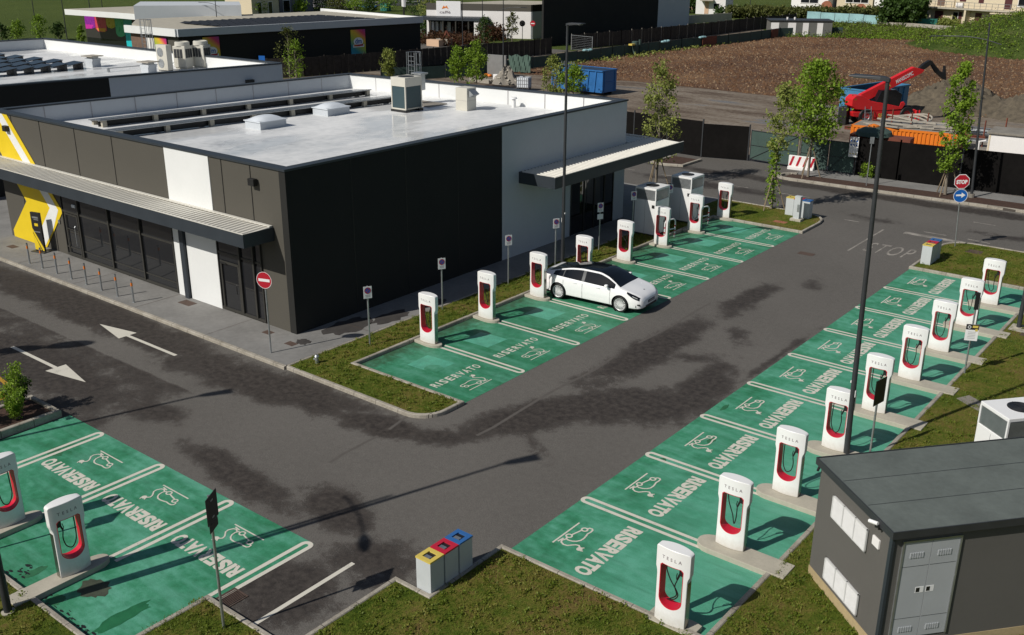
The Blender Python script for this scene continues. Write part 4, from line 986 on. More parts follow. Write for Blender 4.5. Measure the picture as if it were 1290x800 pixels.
g=fit(text_geo('STOP',.2,.012,1,1),.50,.20); MB().add([(v[0],-.050,3.17+v[1]) for v in g[0]],g[1]).build('lettering',M_SWHT,o)
o=MB().lathe([(0,-.045),(.325,-.045),(.325,-.035),(0,-.035)],36,'y',(0,0,2.50)).build('arrow_face',M_SBLU,t); MB().lathe([(.305,-.0475),(.327,-.0475)],36,'y',(0,0,2.50)).build('rim',M_SWHT,o)
MB().add([(-.21,-.048,2.57),(-.21,-.048,2.49),(.04,-.048,2.49),(.04,-.048,2.40),(.22,-.048,2.53),(.04,-.048,2.66),(.04,-.048,2.57)],[(0,1,2,3,4,5,6)]).build('white_arrow',M_SWHT,o)
t=signpost('thin pole with a small white and yellow parking notice by the right row',5.45,18.0,.1,2.9,R(25),cat_='notice')
o=MB().box(-.20,.20,-.045,-.032,1.20,1.78).build('notice_face',M_SWHT,t); MB().box(-.20,.20,-.048,-.0455,1.59,1.78).build('black_band',M_SBLK,o)
MB().box(.0,.17,-.0505,-.0485,1.66,1.74).box(.09,.17,-.0505,-.0485,1.54,1.62).build('yellow_patch',M_BYEL,o); MB().lathe([(.035,-.0505),(.055,-.0505)],18,'y',(-.10,0,1.68)).build('key_symbol',M_SWHT,o)
l_=MB()
for i in range(5): l_.box(-.12,.12,-.0475,-.0455,1.28+.055*i,1.292+.055*i)
l_.build('small_print',M_GALV,o)
MB().box(-.07,.07,-.05,-.036,2.3,2.9).build('sign_back',M_SBLK,t)
t=signpost('thin grey pole with a black square plate seen from behind by the right row',5.05,10.25,.1,2.32,R(80),cat_='sign')
MB().box(-.28,.28,-.05,-.035,1.58,2.34).build('plate',M_SBLK,t)
t=signpost('thin grey sign pole with a dark plate seen edge on in the lower left grass',-2.78,-6.08,.1,3.2,R(-58),cat_='sign')
MB().box(-.26,.26,.035,.05,2.62,3.22).box(-.20,.20,.035,.048,2.42,2.60).build('plate',M_SBLK,t); MB().box(-.05,.05,.03,.055,2.70,2.73).box(-.05,.05,.03,.055,3.08,3.11).build('bracket',M_GALV,t); MB().box(.06,.16,.03,.034,2.55,2.64).build('reflector',M_SWHT,t)
t=signpost('thin sign pole with rectangular plate standing off the left edge',-9.95,-8.55,.1,3.1,R(-58),cat_='sign'); MB().box(-.26,.26,.035,.05,2.5,3.1).build('plate',M_SBLK,t)
t=signpost('thin grey sign pole with a small plate on the bark strip before the hoarding',-7.56,43.96,.1,2.9,R(30),cat_='sign'); MB().box(-.12,.12,-.05,-.035,2.55,2.95).build('plate',M_GALV,t)
# hydrant stub
t=thing('garden_tap','small grey hydrant stub in the grass by the pavement corner','hydrant',(-12.26,4.76,.08))
MB().cyl(0,0,0,.26,.07,.055,12).cyl(0,0,.26,.33,.09,.05,12).tube([(0,0,.16),(-.14,0,.13)],.04,8).build('valve',M_GALV,t,smooth=True)
# bollards
bt=thing('bollard','x','bollard',(-22.78,4.28,.1),0,'steel bollards along the shop kerb')
MB().tube([(0,0,0),(0,0,.95)],.04,12).build('post',M_GALV,bt,smooth=True); MB().tube([(0,0,.70),(0,0,.84)],.0415,12).build('yellow_band',M_ORANGE,bt,smooth=True); MB().cyl(0,0,0,.012,.07,n=12).build('foot_plate',M_GALV,bt); MB().cyl(0,0,.945,.965,.043,.02,12).build('cap',M_DKMET,bt)
BX=[-22.78,-23.96,-25.16,-26.34,-27.55,-28.76,-30.0,-31.16]
BL=['steel bollard with yellow band nearest the white wall panel, last of the eight','steel bollard second from the white panel end of the row of eight','steel bollard third from the white panel end of the row of eight','steel bollard fourth from the white panel end of the row of eight',
 'steel bollard fourth from the yellow arrow end of the row of eight','steel bollard third from the yellow arrow end of the row of eight','steel bollard second from the yellow arrow end of the row of eight','steel bollard nearest the painted yellow arrow, first of the eight']
for k in range(8):
    if k==0: bt['label']=BL[0]
    else: dup(bt,(BX[k],4.28,.1),None,BL[k])
# totem in front of the yellow arrow
t=thing('totem','slim black and yellow totem standing before the painted yellow arrow','totem',(-32.55,5.55,.1),R(14))
o=MB().box(-.29,.29,-.05,.05,.04,1.90).build('panel',M_SBLK,t,bevel=.01); MB().box(-.42,.42,-.22,.22,0,.04).build('base_plate',M_DKMET,t)
MB().add([(-.285,-.053,.10),(.12,-.053,.10),(-.12,-.053,.62),(-.285,-.053,.90)],[(0,1,2,3)]).add([(-.285,-.053,.98),(-.285,-.053,1.15),(.285,-.053,.20),(.285,-.053,.08),(.20,-.053,.08)],[(0,1,2,3,4)]).build('yellow_stripe',M_YELLOW,o)
MB().box(-.19,.19,-.0535,-.051,1.62,1.70).box(-.10,.19,-.0535,-.051,1.54,1.58).box(-.19,.19,-.0535,-.051,.95,1.0).build('small_print',M_GALV,o); MB().box(-.10,.12,-.0535,-.051,1.25,1.38).build('yellow_mark',M_YELLOW,o)
# ---------------------------------------------------------------- main shop building
shop=thing('shop_building','large flat roofed shop with taupe, white and black panels, canopy and yellow arrow','building',(-14.9,6.08,0))
LX,HT=-21.5,6.27
def sp(x,y): return (x+14.9,y-6.08)
FLc,BLc,BRc,FRc=sp(-36.4,6.08),sp(-34.1,26.9),sp(-14.9,28.3),sp(-14.9,6.08)
MB().box(LX,-.02,.02,.34,0,HT-.06).build('front_wall',M_TAUPE,shop)
MB().box(-.34,0,0,12.05,0,HT-.06).build('side_wall',M_DARKW,shop)
MB().box(-.34,.003,12.05,22.2,0,HT-.06).build('side_wall',M_GWALL,shop)
wallpts(MB(),(FLc[0]+.15,.34),(BLc[0]+.15,BLc[1]),.3,0,HT-.06).build('far_wall',M_GWALL,shop)
wallpts(MB(),(BLc[0]+.02,BLc[1]-.15),(BRc[0]-.36,BRc[1]-.15),.3,0,HT-.06).build('rear_wall',M_WPANEL,shop)
MB().prism([(LX+.3,.34),(-.34,.34),(-.34,21.9),(BLc[0]+.3,BLc[1]-.3)],5.2,5.42).build('roof',M_ROOF,shop)
cp=MB().box(LX-.04,.04,-.04,.40,HT-.06,HT+.02).box(-.38,.04,.40,22.26,HT-.06,HT+.02)
cp=wallpts(cp,(FLc[0]+.15,.40),(BLc[0]+.15,BLc[1]+.02),.38,HT-.0605,HT+.0205); cp=wallpts(cp,(BLc[0]+.34,BLc[1]-.13),(BRc[0]-.38,BRc[1]-.13),.38,HT-.0602,HT+.0202); cp.build('parapet_cap',M_FASCIA,shop)
sj=MB()
for x in (-34.53,-31.95,-28.96,-26.02,-18.58,-16.87): sj.box(x+14.9-.012,x+14.9+.012,-.0,.022,.1,HT-.06)
for y in (6.0,3.1,9.1): sj.box(.0,.0055,y-.01,y+.01,.1,HT-.06)
sj.build('panel_joint',M_SBLK,shop)
pj=MB()
for i in range(1,9): q=(FLc[0]+(BLc[0]-FLc[0])*i/9,BLc[1]*i/9); pj.box(q[0]+.299,q[0]+.306,q[1]-.012,q[1]+.012,5.43,HT-.07)
for i in range(1,8): q=(BLc[0]+(BRc[0]-BLc[0])*i/8,BLc[1]+(BRc[1]-BLc[1])*i/8); pj.box(q[0]-.012,q[0]+.012,q[1]-.310,q[1]-.297,5.43,HT-.07)
pj.build('lining_joint',M_GREYTXT,shop)
# white panel, split by the glazing below
wp=MB().box(-7.32,-4.45,-.012,.02,4.12,HT-.065).box(-6.48,-4.48,-.012,.02,.1,4.12).box(-7.36,-6.84,-.012,.02,.1,4.12).build('white_panel',M_WPANEL,shop)
MB().box(-6.78,-6.52,-.14,.02,.1,3.62).build('column',M_FASCIA,shop)
# yellow arrow with white chevron (painted panels)
def poly_xz(pts,y,mat,name,par): return MB().add([(a+14.9,y,b_) for a,b_ in pts]+[(a+14.9,y+.008,b_) for a,b_ in pts],[tuple(range(len(pts))),tuple(range(2*len(pts)-1,len(pts)-1,-1))]+[(i,(i+1)%len(pts),(i+1)%len(pts)+len(pts),i+len(pts)) for i in range(len(pts))]).build(name,mat,par)
ya=poly_xz([(-36.12,.11),(-36.12,.45),(-34.3,2.15),(-35.0,2.95),(-36.35,4.6),(-36.35,6.2),(-34.85,6.2),(-30.99,2.17),(-33.0,.11)],-.012,M_YELLOW,'yellow_arrow',shop)
poly_xz([(-33.15,.14),(-32.12,.14+1.0),(-31.37,2.18),(-35.3,6.19),(-36.0,6.19),(-32.12,2.17),(-33.65,.6),(-34.05,.14)],-.0165,M_WPANEL,'white_chevron',ya)
# glazing
def glazing(name,x0,x1,z0,z1,mull,trans,par):
    g=MB().box(x0,x1,-.022,-.008,z0,z1).build(name,M_GLASS,par)
    f=MB().box(x0-.05,x1+.05,-.06,.0,z1,z1+.07).box(x0-.05,x1+.05,-.06,.0,z0-.10,z0).box(x0-.05,x0,-.06,0,z0,z1).box(x1,x1+.05,-.06,0,z0,z1)
    for m_ in mull: f.box(m_-.045,m_+.045,-.10,-.02,z0,z1)
    for z in trans: f.box(x0,x1,-.05,-.02,z-.04,z+.04)
    f.build('window_frame',M_FRAME,g); return g
g1=glazing('shop_window',-16.02,-7.42,.28,3.3,(-14.6,-12.13,-9.7),(2.26,),shop)
MB().box(-16.02,-7.42,-.055,-.02,.55,.60).build('glazing_bar',M_FRAME,g1)
dl=MB().box(-15.85,-14.75,-.075,-.06,.26,.34).box(-15.85,-14.75,-.075,-.06,2.12,2.2).box(-15.85,-15.77,-.075,-.06,.34,2.12).box(-14.83,-14.75,-.075,-.06,.34,2.12).box(-15.77,-14.83,-.07,-.06,1.45,1.49).build('door_frame',M_FRAME,g1)
MB().tube([(-14.95,-.10,.75),(-14.95,-.14,.8),(-14.95,-.14,1.65),(-14.95,-.10,1.70)],.018,8).build('door_handle',M_GALV,g1)
MB().box(-15.1,-14.8,-.075,-.024,2.55,2.68).build('exit_light',M_PLASTW,g1)
g2=glazing('shop_window',-4.36,-1.75,.28,3.3,(-3.0,-2.15),(2.5,),shop)
MB().box(-4.25,-3.1,-.075,-.06,2.1,2.2).box(-4.25,-4.16,-.075,-.06,.3,2.1).box(-3.16,-3.07,-.075,-.06,.3,2.1).build('door_frame',M_FRAME,g2)
MB().tube([(-3.24,-.1,1.0),(-3.24,-.13,1.05),(-3.24,-.13,1.35),(-3.24,-.1,1.4)],.016,8).build('door_handle',M_SBLK,g2); MB().box(-4.2,-3.85,-.10,-.06,2.08,2.14).build('door_closer',M_SBLK,g2)
# side entrance under the second canopy
g3=MB().box(.006,.016,17.4,21.1,.12,2.75).build('shop_window',M_GLASS,shop)
f=MB().box(.0,.05,17.35,21.15,2.75,2.85).box(.0,.05,17.35,17.4,.12,2.75).box(0,.05,21.1,21.15,.12,2.75)
for y in (18.5,19.4,20.3): f.box(.016,.06,y-.03,y+.03,.12,2.75)
f.build('window_frame',M_FRAME,g3)
# wall lamps
for (x,z) in ((-1.72,5.62),(-20.05,5.55)): MB().box(x-.17,x+.17,-.20,-.02,z-.13,z+.13).build('wall_lamp',M_SBLK,shop,bevel=.01)
MB().box(-16.62,-16.47,-.03,.0,1.55,1.72).build('intercom',M_GALV,shop)
# canopies
def canopy(par,x0,x1,y0,y1,z0,z1,axis):
    t=.05
    f=MB().box(x0,x1,y0,y0+t,z0,z1).box(x0,x0+t,y0+t,y1,z0,z1).box(x1-t,x1,y0+t,y1,z0,z1).box(x0+t,x1-t,y1-t,y1,z0,z1-.1).build('canopy_fascia',M_FASCIA,par)
    MB().box(x0+t,x1-t,y0+t,y1-t,z0+.04,z0+.07).build('canopy_soffit',M_FASCIA,f)
    r=MB(); 
    if axis=='x':
        n=int((x1-x0)/.25)
        for i in range(n): 
            a=x0+t+(x1-x0-2*t)*i/n; w=(x1-x0-2*t)/n
            r.add([(a,y0+t,z1-.09),(a+w*.55,y0+t,z1-.09),(a+w*.62,y0+t,z1-.045),(a+w*.9,y0+t,z1-.045),(a+w,y0+t,z1-.09),(a,y1,z1-.02),(a+w*.55,y1,z1-.02),(a+w*.62,y1,z1+.025),(a+w*.9,y1,z1+.025),(a+w,y1,z1-.02)],[(0,1,6,5),(1,2,7,6),(2,3,8,7),(3,4,9,8)])
    else:
        n=int((y1-y0)/.25)
        for i in range(n): 
            a=y0+t+(y1-y0-2*t)*i/n; w=(y1-y0-2*t)/n
            r.add([(x1-t,a,z1-.09),(x1-t,a+w*.55,z1-.09),(x1-t,a+w*.62,z1-.045),(x1-t,a+w*.9,z1-.045),(x1-t,a+w,z1-.09),(x0,a,z1-.02),(x0,a+w*.55,z1-.02),(x0,a+w*.62,z1+.025),(x0,a+w*.9,z1+.025),(x0,a+w,z1-.02)],[(0,1,6,5),(1,2,7,6),(2,3,8,7),(3,4,9,8)])
    r.build('canopy_sheet',M_TRIMW,f)
    e=MB()
    if axis=='x': e.box(x0,x1,y0-.006,y0+t+.006,z1,z1+.02).box(x0+t,x1-t,y1-.14,y1-.002,z1+.026,z1+.06)
    else: e.box(x1-t-.006,x1+.006,y0,y1,z1,z1+.02)
    e.build('canopy_trim',M_TRIMW,f)
canopy(shop,-22.6,-.86,-1.36,-.004,3.56,4.06,'x')
canopy(shop,.006,2.05,13.25,24.65,3.50,4.02,'y')
canopy(shop,-12,-.0,22.6,24.6,3.50,4.0,'x')
# roof equipment
def solar_row(label,x0,y0,y1,z,par_n=8,w=1.35):
    t=thing('solar_row',label,'solar panels',(x0,y0,z),R(-7),'solar panel rows on the flat roofs'); L=y1-y0
    n=int(L/1.72)
    for i in range(n):
        a=i*L/n; o=MB().add([(0,a+.02,.22),(w,a+.02,.34),(w,a+L/n-.02,.34),(0,a+L/n-.02,.22),(0,a+.02,.26),(w,a+.02,.38),(w,a+L/n-.02,.38),(0,a+L/n-.02,.26)],[(3,2,1,0),(4,5,6,7),(0,1,5,4),(1,2,6,5),(2,3,7,6),(3,0,4,7)]).build('solar_panel',M_SOLAR,t)
    for i in range(int(L/2.3)+1):
        y=.15+i*(L-.4)/int(L/2.3)
        for xa,zz in ((w-.25,.32),(.05,.215)): MB().box(xa,xa+.2,y,y+.22,0,zz).build('support_block',M_CONC,t)
    r=MB().tube([(.3,0,.23),(.3,L,.23)],.02,6).tube([(w-.02,-.05,.345),(w-.02,L+.05,.345)],.03,6); r.build('rail',M_GALV,t)
    MB().box(w-.34,w-.31,.05,L-.05,.02,.31).build('shade_plate',M_SBLK,t)  # added black plate standing in for the dark shade beneath the panels
    return t
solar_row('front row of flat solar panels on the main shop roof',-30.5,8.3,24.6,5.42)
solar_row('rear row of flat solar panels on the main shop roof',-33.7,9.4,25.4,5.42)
def skylight(label,x,y,z,w=1.5,d=1.5,group='dome skylights on the main roof'):
    t=thing('skylight',label,'skylight',(x,y,z),0,group)
    MB().box(-w/2,w/2,-d/2,d/2,0,.34).build('curb',M_GWALL,t); MB().box(-w/2-.05,w/2+.05,-d/2-.05,d/2+.05,.34,.38).build('rim',M_PLASTW,t)
    vs=[];fs=[];n=8
    for i in range(n+1):
        for j in range(n+1):
            u,v=i/n*2-1,j/n*2-1; vs.append((u*w/2*.98,v*d/2*.98,.38+.20*(1-u**4)*(1-v**4)*(1-.25*(u*u+v*v))))
    for i in range(n):
        for j in range(n): fs.append((i*(n+1)+j,(i+1)*(n+1)+j,(i+1)*(n+1)+j+1,i*(n+1)+j+1))
    MB().add(vs,fs).build('dome',M_PLASTW,t,smooth=True)
skylight('milky dome skylight on the roof nearer the front wall',-26.6,14.5,5.42,1.15,1.55); skylight('milky dome skylight on the roof nearer the tall air conditioner',-27.2,19.2,5.42,1.15,1.5)
t=thing('air_conditioner','tall cream roof air conditioner with dark teal coils on the shop roof','air conditioner',(-25.45,21.85,5.42))
W_,D_,H_=1.05,1.25,1.78
MB().box(0,W_,0,D_,1.32,H_).box(0,.07,0,.07,.12,1.32).box(W_-.07,W_,0,.07,.12,1.32).box(0,.07,D_-.07,D_,.12,1.32).box(W_-.07,W_,D_-.07,D_,.12,1.32).box(.07,W_-.07,0,D_,.12,.20).build('casing',M_CREAM,t,bevel=.01)
MB().box(.03,W_-.03,.03,D_-.03,.20,1.32).build('coil',M_GRILLE,t); MB().box(-.03,W_+.03,-.03,.25,0,.12).box(-.03,W_+.03,D_-.25,D_+.03,0,.12).build('feet',M_SBLK,t)
MB().cyl(W_/2,D_/2,H_-.01,H_+.01,.42,n=24).build('fan_opening',M_SBLK,t)
t=thing('electric_box','grey roof cabinet with small hood on a thin stand behind the tall air conditioner','cabinet',(-26.4,24.6,5.42))
MB().box(0,.5,0,.35,.75,1.6).build('box_body',M_GALV,t); MB().box(-.12,.62,-.12,.47,1.6,1.68).build('hood',M_GALV,t); MB().box(.14,.44,-.08,.02,.3,.72).build('switch_box',M_GALVD,t); MB().tube([(.3,.1,0),(.3,.1,.8)],.03,8).build('stand',M_GALV,t); MB().box(-.6,1.6,-.6,.9,.0,.05).build('mat',M_CONCD,t)
t=thing('ventilation_unit','pale roof ventilation box with a folded side cowl on the shop roof','ventilation unit',(-23.15,24.35,5.42))
MB().box(0,.8,0,.75,0,1.18).build('casing',M_CREAM,t,bevel=.01); MB().add([(.803,.12,.68),(.803,.62,.68),(.803,.62,1.1),(.803,.12,1.1),(1.15,.12,.86),(1.15,.62,.86)],[(0,1,5,4),(3,2,5,4),(0,4,3),(1,5,2)]).build('cowl',M_GALV,t); MB().box(-.004,.804,-.004,.754,.52,.53).build('seam',M_GREYTXT,t)
t=thing('roof_vent','small white vent pipe with cap on the far right of the shop roof','vent pipe',(-21.3,27.0,5.42)); MB().cyl(0,0,0,.42,.11,n=14).build('pipe',M_WHITER,t,smooth=True); MB().cyl(0,0,.46,.54,.19,.16,14).build('cap',M_WHITER,t,smooth=True)
t=thing('roof_vent','little cream vent box near the far right edge of the shop roof','vent pipe',(-15.6,21.0,5.42)); MB().box(-.1,.1,-.1,.1,0,.4).build('pipe',M_CREAM,t); MB().box(-.14,.14,-.14,.14,.4,.45).build('cap',M_CREAM,t)
def ladder(label,x,y,z0,z1,rz,cage=1.9,n=14):
    t=thing('roof_ladder',label,'ladder',(x,y,0),rz)
    r=MB().tube([(-.25,0,z0),(-.25,0,z1)],.025,6).tube([(.25,0,z0),(.25,0,z1)],.025,6).build('rails',M_GALV,t)
    g=MB(); z=z0+.2
    while z<z1: g.tube([(-.25,0,z),(.25,0,z)],.014,5); z+=.28
    g.build('rungs',M_GALV,t)
    c=MB()
    for i in range(7):
        a=R(180*i/6); c.tube([(.42*math.cos(a),.62*math.sin(a)*1.1+.02,z1-cage),(.42*math.cos(a),.62*math.sin(a)*1.1+.02,z1)],.018,5)
    for zz in (z1-cage,z1-cage/2,z1-.02): c.tube([(.42*math.cos(R(a)),.68*math.sin(R(a))+.02,zz) for a in range(0,181,15)],.02,5)
    c.build('safety_cage',M_GALV,t); return t
ladder('galvanised caged ladder topping the rear parapet of the shop roof',-30.6,28.75,1.0,7.6,0,1.55)
# ---------------------------------------------------------------- foliage
def leaf_cloud(name,centres,rad,per,size,mat,parent=None,seed=1,flatten=1.0):
    g=np.random.default_rng(seed); C_=np.array(centres,float); n=len(C_)*per
    c=np.repeat(C_,per,0)+g.normal(0,1,(n,3))*np.repeat(np.array(rad if hasattr(rad,'__len__') else [rad]*len(C_)),per)[:,None]*np.array([1,1,flatten])
    a=g.normal(0,1,(n,3)); a/=np.linalg.norm(a,axis=1)[:,None]; b_=np.cross(a,g.normal(0,1,(n,3))); b_/=np.linalg.norm(b_,axis=1)[:,None]
    s=size*g.uniform(.55,1.25,n)[:,None]
    V_=np.stack([c-a*s*.5,c+b_*s*.32,c+a*s*.5,c-b_*s*.32],1).reshape(-1,3)
    me=bpy.data.meshes.new(name); me.vertices.add(4*n); me.vertices.foreach_set('co',V_.astype(np.float32).ravel())
    me.loops.add(4*n); me.loops.foreach_set('vertex_index',np.arange(4*n,dtype=np.int32)); me.polygons.add(n)
    me.polygons.foreach_set('loop_start',np.arange(0,4*n,4,dtype=np.int32)); me.polygons.foreach_set('loop_total',np.full(n,4,dtype=np.int32))
    me.materials.append(mat); me.update(); me.validate()
    ob=bpy.data.objects.new(name,me); COL.objects.link(ob)
    if parent: ob.parent=parent
    return ob
def tree(label,p,h,cr,mat,base=.3,shape='column',leaf=.16,n=70,per=34,seed=1,stakes=False,name='young_tree',group=None,z0=.08,lean=0.):
    t=thing(name,label,'tree',(p[0],p[1],z0),0,group); r=random.Random(seed)
    tr=MB(); pts=[(0,0,-.1)]; 
    for i in range(1,7): pts.append((r.uniform(-.06,.06)*h*.15+lean*i/6,r.uniform(-.06,.06)*h*.12,h*.93*i/6))
    tr.tube(cat(pts,3),.018*h**.7+.02,8,.012)
    def ax(z): 
        f=max(0,min(.999,z/(h*.93)))*6; i=int(f); return Vector(pts[i]).lerp(Vector(pts[i+1]),f-i)
    cs=[];rd=[]
    for k in range(n):
        f=r.random()**.85; z=h*(base+(1-base)*f*.97)
        if shape=='column': w=cr*(.35+.65*math.sin(math.pi*min(1,.12+f*.88))**.6)*(1 if f<.85 else .55)
        elif shape=='round': w=cr*math.sin(math.pi*(.08+.87*f))**.65
        else: w=cr*(1-f*.75)*(.5 if f<.08 else 1)
        a=r.uniform(0,6.283); rr=w*r.random()**.55; q=ax(z)
        c=(q.x+rr*math.cos(a),q.y+rr*math.sin(a),z+r.uniform(-.1,.1)); cs.append(c); rd.append(max(.06,cr*.17*r.uniform(.5,1.3)))
        if k%2==0:
            s_=ax(max(h*.12,z-rr*.9-.15)); tr.tube([tuple(s_),((s_.x+c[0])/2,(s_.y+c[1])/2,(s_.z+c[2])/2-.03),c],.010+.003*h*.4,5,.004)
    tr.build('trunk',M_BARK,t,smooth=True)
    leaf_cloud('crown',cs,rd,per,leaf,mat,t,seed)
    if stakes:
        for k in range(3):
            a=2.1*k+.4; MB().tube([(.75*math.cos(a),.75*math.sin(a),0),(.10*math.cos(a),.10*math.sin(a),1.9)],.035,7).build('stake',M_WOOD,t)
        MB().tube([(.16*math.cos(x_),.16*math.sin(x_),1.78) for x_ in np.linspace(0,6.283,12)],.015,5).build('tie',M_BARK,t)
    return t
def hpx(p,ytop):   # height so that the top reaches a picture row
    lo,hi=0,60
    for _ in range(40):
        m_=(lo+hi)/2; d=Vector((p[0],p[1],m_))-Vector((CX,CY,CZ)); y=400-CF*d.dot(_u2)/d.dot(_f)
        if y>ytop: lo=m_
        else: hi=m_
    return m_
# near street trees
p=(-17.66,36.3); tree('tall narrow young tree with three stakes on the street corner behind the shop canopy',p,hpx(p,80),1.05,M_LEAFP,.20,'column',.17,95,34,5,True)
p=(-9.58,35.05); tree('slender pale leaved tree with stakes on the end lawn of the shop island',p,hpx(p,104),.85,M_LEAFP,.42,'round',.17,60,30,8,True,lean=.3)
q_=[(-9.58+r_.uniform(-.12,.12),35.05+r_.uniform(-.12,.12),.5+.30*i) for i in range(11)]
o=leaf_cloud('lower_leaves',[(a+9.58,b_-35.05,c) for a,b_,c in q_],.16,60,.17,M_LEAF,[x for x in bpy.data.objects if x.get('label','').startswith('slender pale leaved')][0],9)
p=(-11.32,44.1); tree('broad bright green street tree beside the white site notice and striped barrier',p,hpx(p,79),1.6,M_LEAF,.32,'round',.20,150,40,12,True)
p=(-3.15,44.64); tree('narrow young street tree with stakes in front of the orange container',p,hpx(p,76),.80,M_LEAF,.18,'column',.18,110,40,14,True)
p=(2.75,33.9); tree('young tree at the right edge near the stop sign lawn',(4.9,35.9),5.5,1.3,M_LEAF,.25,'round',.18,80,36,16,True)
# ---------------------------------------------------------------- fences
def lerp2(a,b_,t): return (a[0]+(b_[0]-a[0])*t,a[1]+(b_[1]-a[1])*t)
def seglen(a,b_): return math.hypot(b_[0]-a[0],b_[1]-a[1])
def fence(label,pts,h,mat,name='fence',board=None,posts=2.4,th=.04,postmat=None,ragged=0,seed=1,cat_='fence'):
    t=thing(name,label,cat_,(0,0,0)); r=random.Random(seed); m_=MB(); pm_=MB()
    for a,b_ in zip(pts[:-1],pts[1:]):
        L=seglen(a,b_)
        if board:
            n=max(1,int(L/board))
            for i in range(n): wallpts(m_,lerp2(a,b_,(i+.02)/n),lerp2(a,b_,(i+.97)/n),th*r.uniform(.7,1.2),0,h+r.uniform(-ragged,ragged))
        else:
            n=max(1,int(L/posts))
            for i in range(n): wallpts(m_,lerp2(a,b_,i/n),lerp2(a,b_,(i+1)/n),th*r.uniform(.6,1.3),.03,h+r.uniform(-ragged,ragged))
        n=max(1,int(L/posts))
        for i in range(n+1):
            q=lerp2(a,b_,i/n); pm_.box(q[0]-.04,q[0]+.04,q[1]-.04,q[1]+.04,0,h+.14)
    m_.build('panel',mat,t); pm_.build('posts',postmat or M_DKMET,t); return t
fence('tall black hoarding along the street behind the bark strip',[(-9.3,46.55),(-6.75,46.85),(0.44,47.55),(12,48.6),(40,51)],2.42,M_HOARD,'site_hoarding',posts=2.9,ragged=.012)
fence('black hoarding behind the shop and the tall staked tree',[(-34,46.6),(-19.8,45.9)],2.45,M_HOARD,'site_hoarding',posts=2.5,ragged=.01)
fence('short dark brown hoarding return beside the site gate',[(-19.8,45.88),(-16.75,46.75)],2.3,M_HOARD,'site_hoarding',posts=3,ragged=.0)
g_=thing('site_gate','pair of green netted wire gates between the two black hoardings','gate',(0,0,0))
for a,b_ in (((-16.6,46.75),(-13.15,46.45)),((-12.9,46.4),(-11.1,46.45)),((-11.0,46.45),(-9.4,46.55))):
    o=wallpts(MB(),a,b_,.02,.12,2.05).build('net',M_NET,g_); f=MB()
    for q in (a,b_): f.tube([(q[0],q[1],0),(q[0],q[1],2.12)],.035,6)
    f.tube([(a[0],a[1]-.03,2.08),(b_[0],b_[1]-.03,2.08)],.025,6).tube([(a[0],a[1]-.03,.15),(b_[0],b_[1]-.03,.15)],.025,6).tube([(a[0],a[1]-.04,.15),(b_[0],b_[1]-.04,2.08)],.016,5).tube([(a[0],a[1]-.04,1.1),(b_[0],b_[1]-.04,1.1)],.014,5); f.build('gate_frame',M_DKMET,o)
MB().tube([(-13.02,46.35,0),(-13.02,46.35,2.4)],.07,6).build('gate_post',M_BARK,g_)
fence('dark timber board fence running behind the discount store',[(-78,54),(-75.4,58),(-73.2,68),(-71.2,80),(-69.6,92),(-69.4,95.5)],2.05,M_TIMBER,'board_fence',board=.9,ragged=.05,postmat=M_TIMBER)
fence('dark timber board fence along the black warehouse up to the hedge',[(-70.4,101.5),(-69,112),(-67.8,124),(-67.2,136),(-67.3,146),(-66.5,158),(-66.0,166)],2.05,M_TIMBER,'board_fence',board=.9,ragged=.06,postmat=M_CONCD)
t=thing('mesh_gate','open wire mesh gate in the gap of the timber fence','gate',(0,0,0))
f=MB(); a=(-70.4,101.5); b_=(-66.3,100.6); 
for q in (a,b_): f.tube([(q[0],q[1],0),(q[0],q[1],2.1)],.05,6)
f.tube([(a[0],a[1],2.0),(b_[0],b_[1],2.0)],.04,6).tube([(a[0],a[1],.15),(b_[0],b_[1],.15)],.03,6)
for i in range(1,8): f.tube([(a[0],a[1],.15+.23*i),(b_[0],b_[1],.15+.23*i)],.012,4)
f.build('gate_frame',M_GALV,t)
NF=[(-66,60.5),(-63.8,64.2),(-61.7,70),(-61.2,77),(-60.8,84),(-60.7,97),(-59.6,113),(-58.0,124),(-57.5,134),(-57.4,140.5),(-55.5,144.5),(-52.6,147.6),(-50.5,149)]
fence('low green shade net fence along the edge of the ploughed field',NF,1.35,M_NET,'net_fence',posts=2.6,ragged=.05,th=.03)
for (px,py,lab) in ((434,0,''),): pass
def patch(label,p0,p1,z0,z1,mat,name='cover_sheet',cat_='sheet'):
    o=wallpts(MB(),p0,p1,.05,z0,z1).build(name,mat,bevel=.0); tag(o,label,cat_)
patch('rusty red panel hung on the green net fence by the field',(-58.72,117.5),(-58.35,122),.1,1.36,M_RUST,'red_sheet','sheet')
patch('second rusty red panel on the net fence near the grey sheds',(-57.3,137.2),(-57.3,139.6),.1,1.3,M_RUST,'red_sheet','sheet')
for k,(x,y,lab) in enumerate(((-60.3,90.8,'pale blue bundle lying over the net fence near the mesh gate'),(-59.45,108.2,'pale blue bundle lying over the net fence below the black warehouse'),(-58.6,117.2,'small pale blue bundle over the net fence farther along'))):
    m_=MB(); 
    for i in range(7): m_.lathe([(0,-.15),(.22,-.10),(.28,0),(.2,.12),(0,.16)],8,'z',(x+r_.uniform(-.1,.1),y+(i-3)*.22,1.3+r_.uniform(0,.12)))
    tag(m_.build('tarp_bundle',M_CYAN),lab,'tarpaulin')
t=thing('water_drum_stack','dark green drum with a yellow lid beside the net fence','drum',(-60.1,101.6,0)); MB().cyl(0,0,0,1.75,.45,n=14).cyl(0,1.1,0,1.9,.16,n=8).build('drum',M_NET,t); MB().box(-.25,.3,-1.3,-.5,1.3,1.5).build('lid',M_BYEL,t)
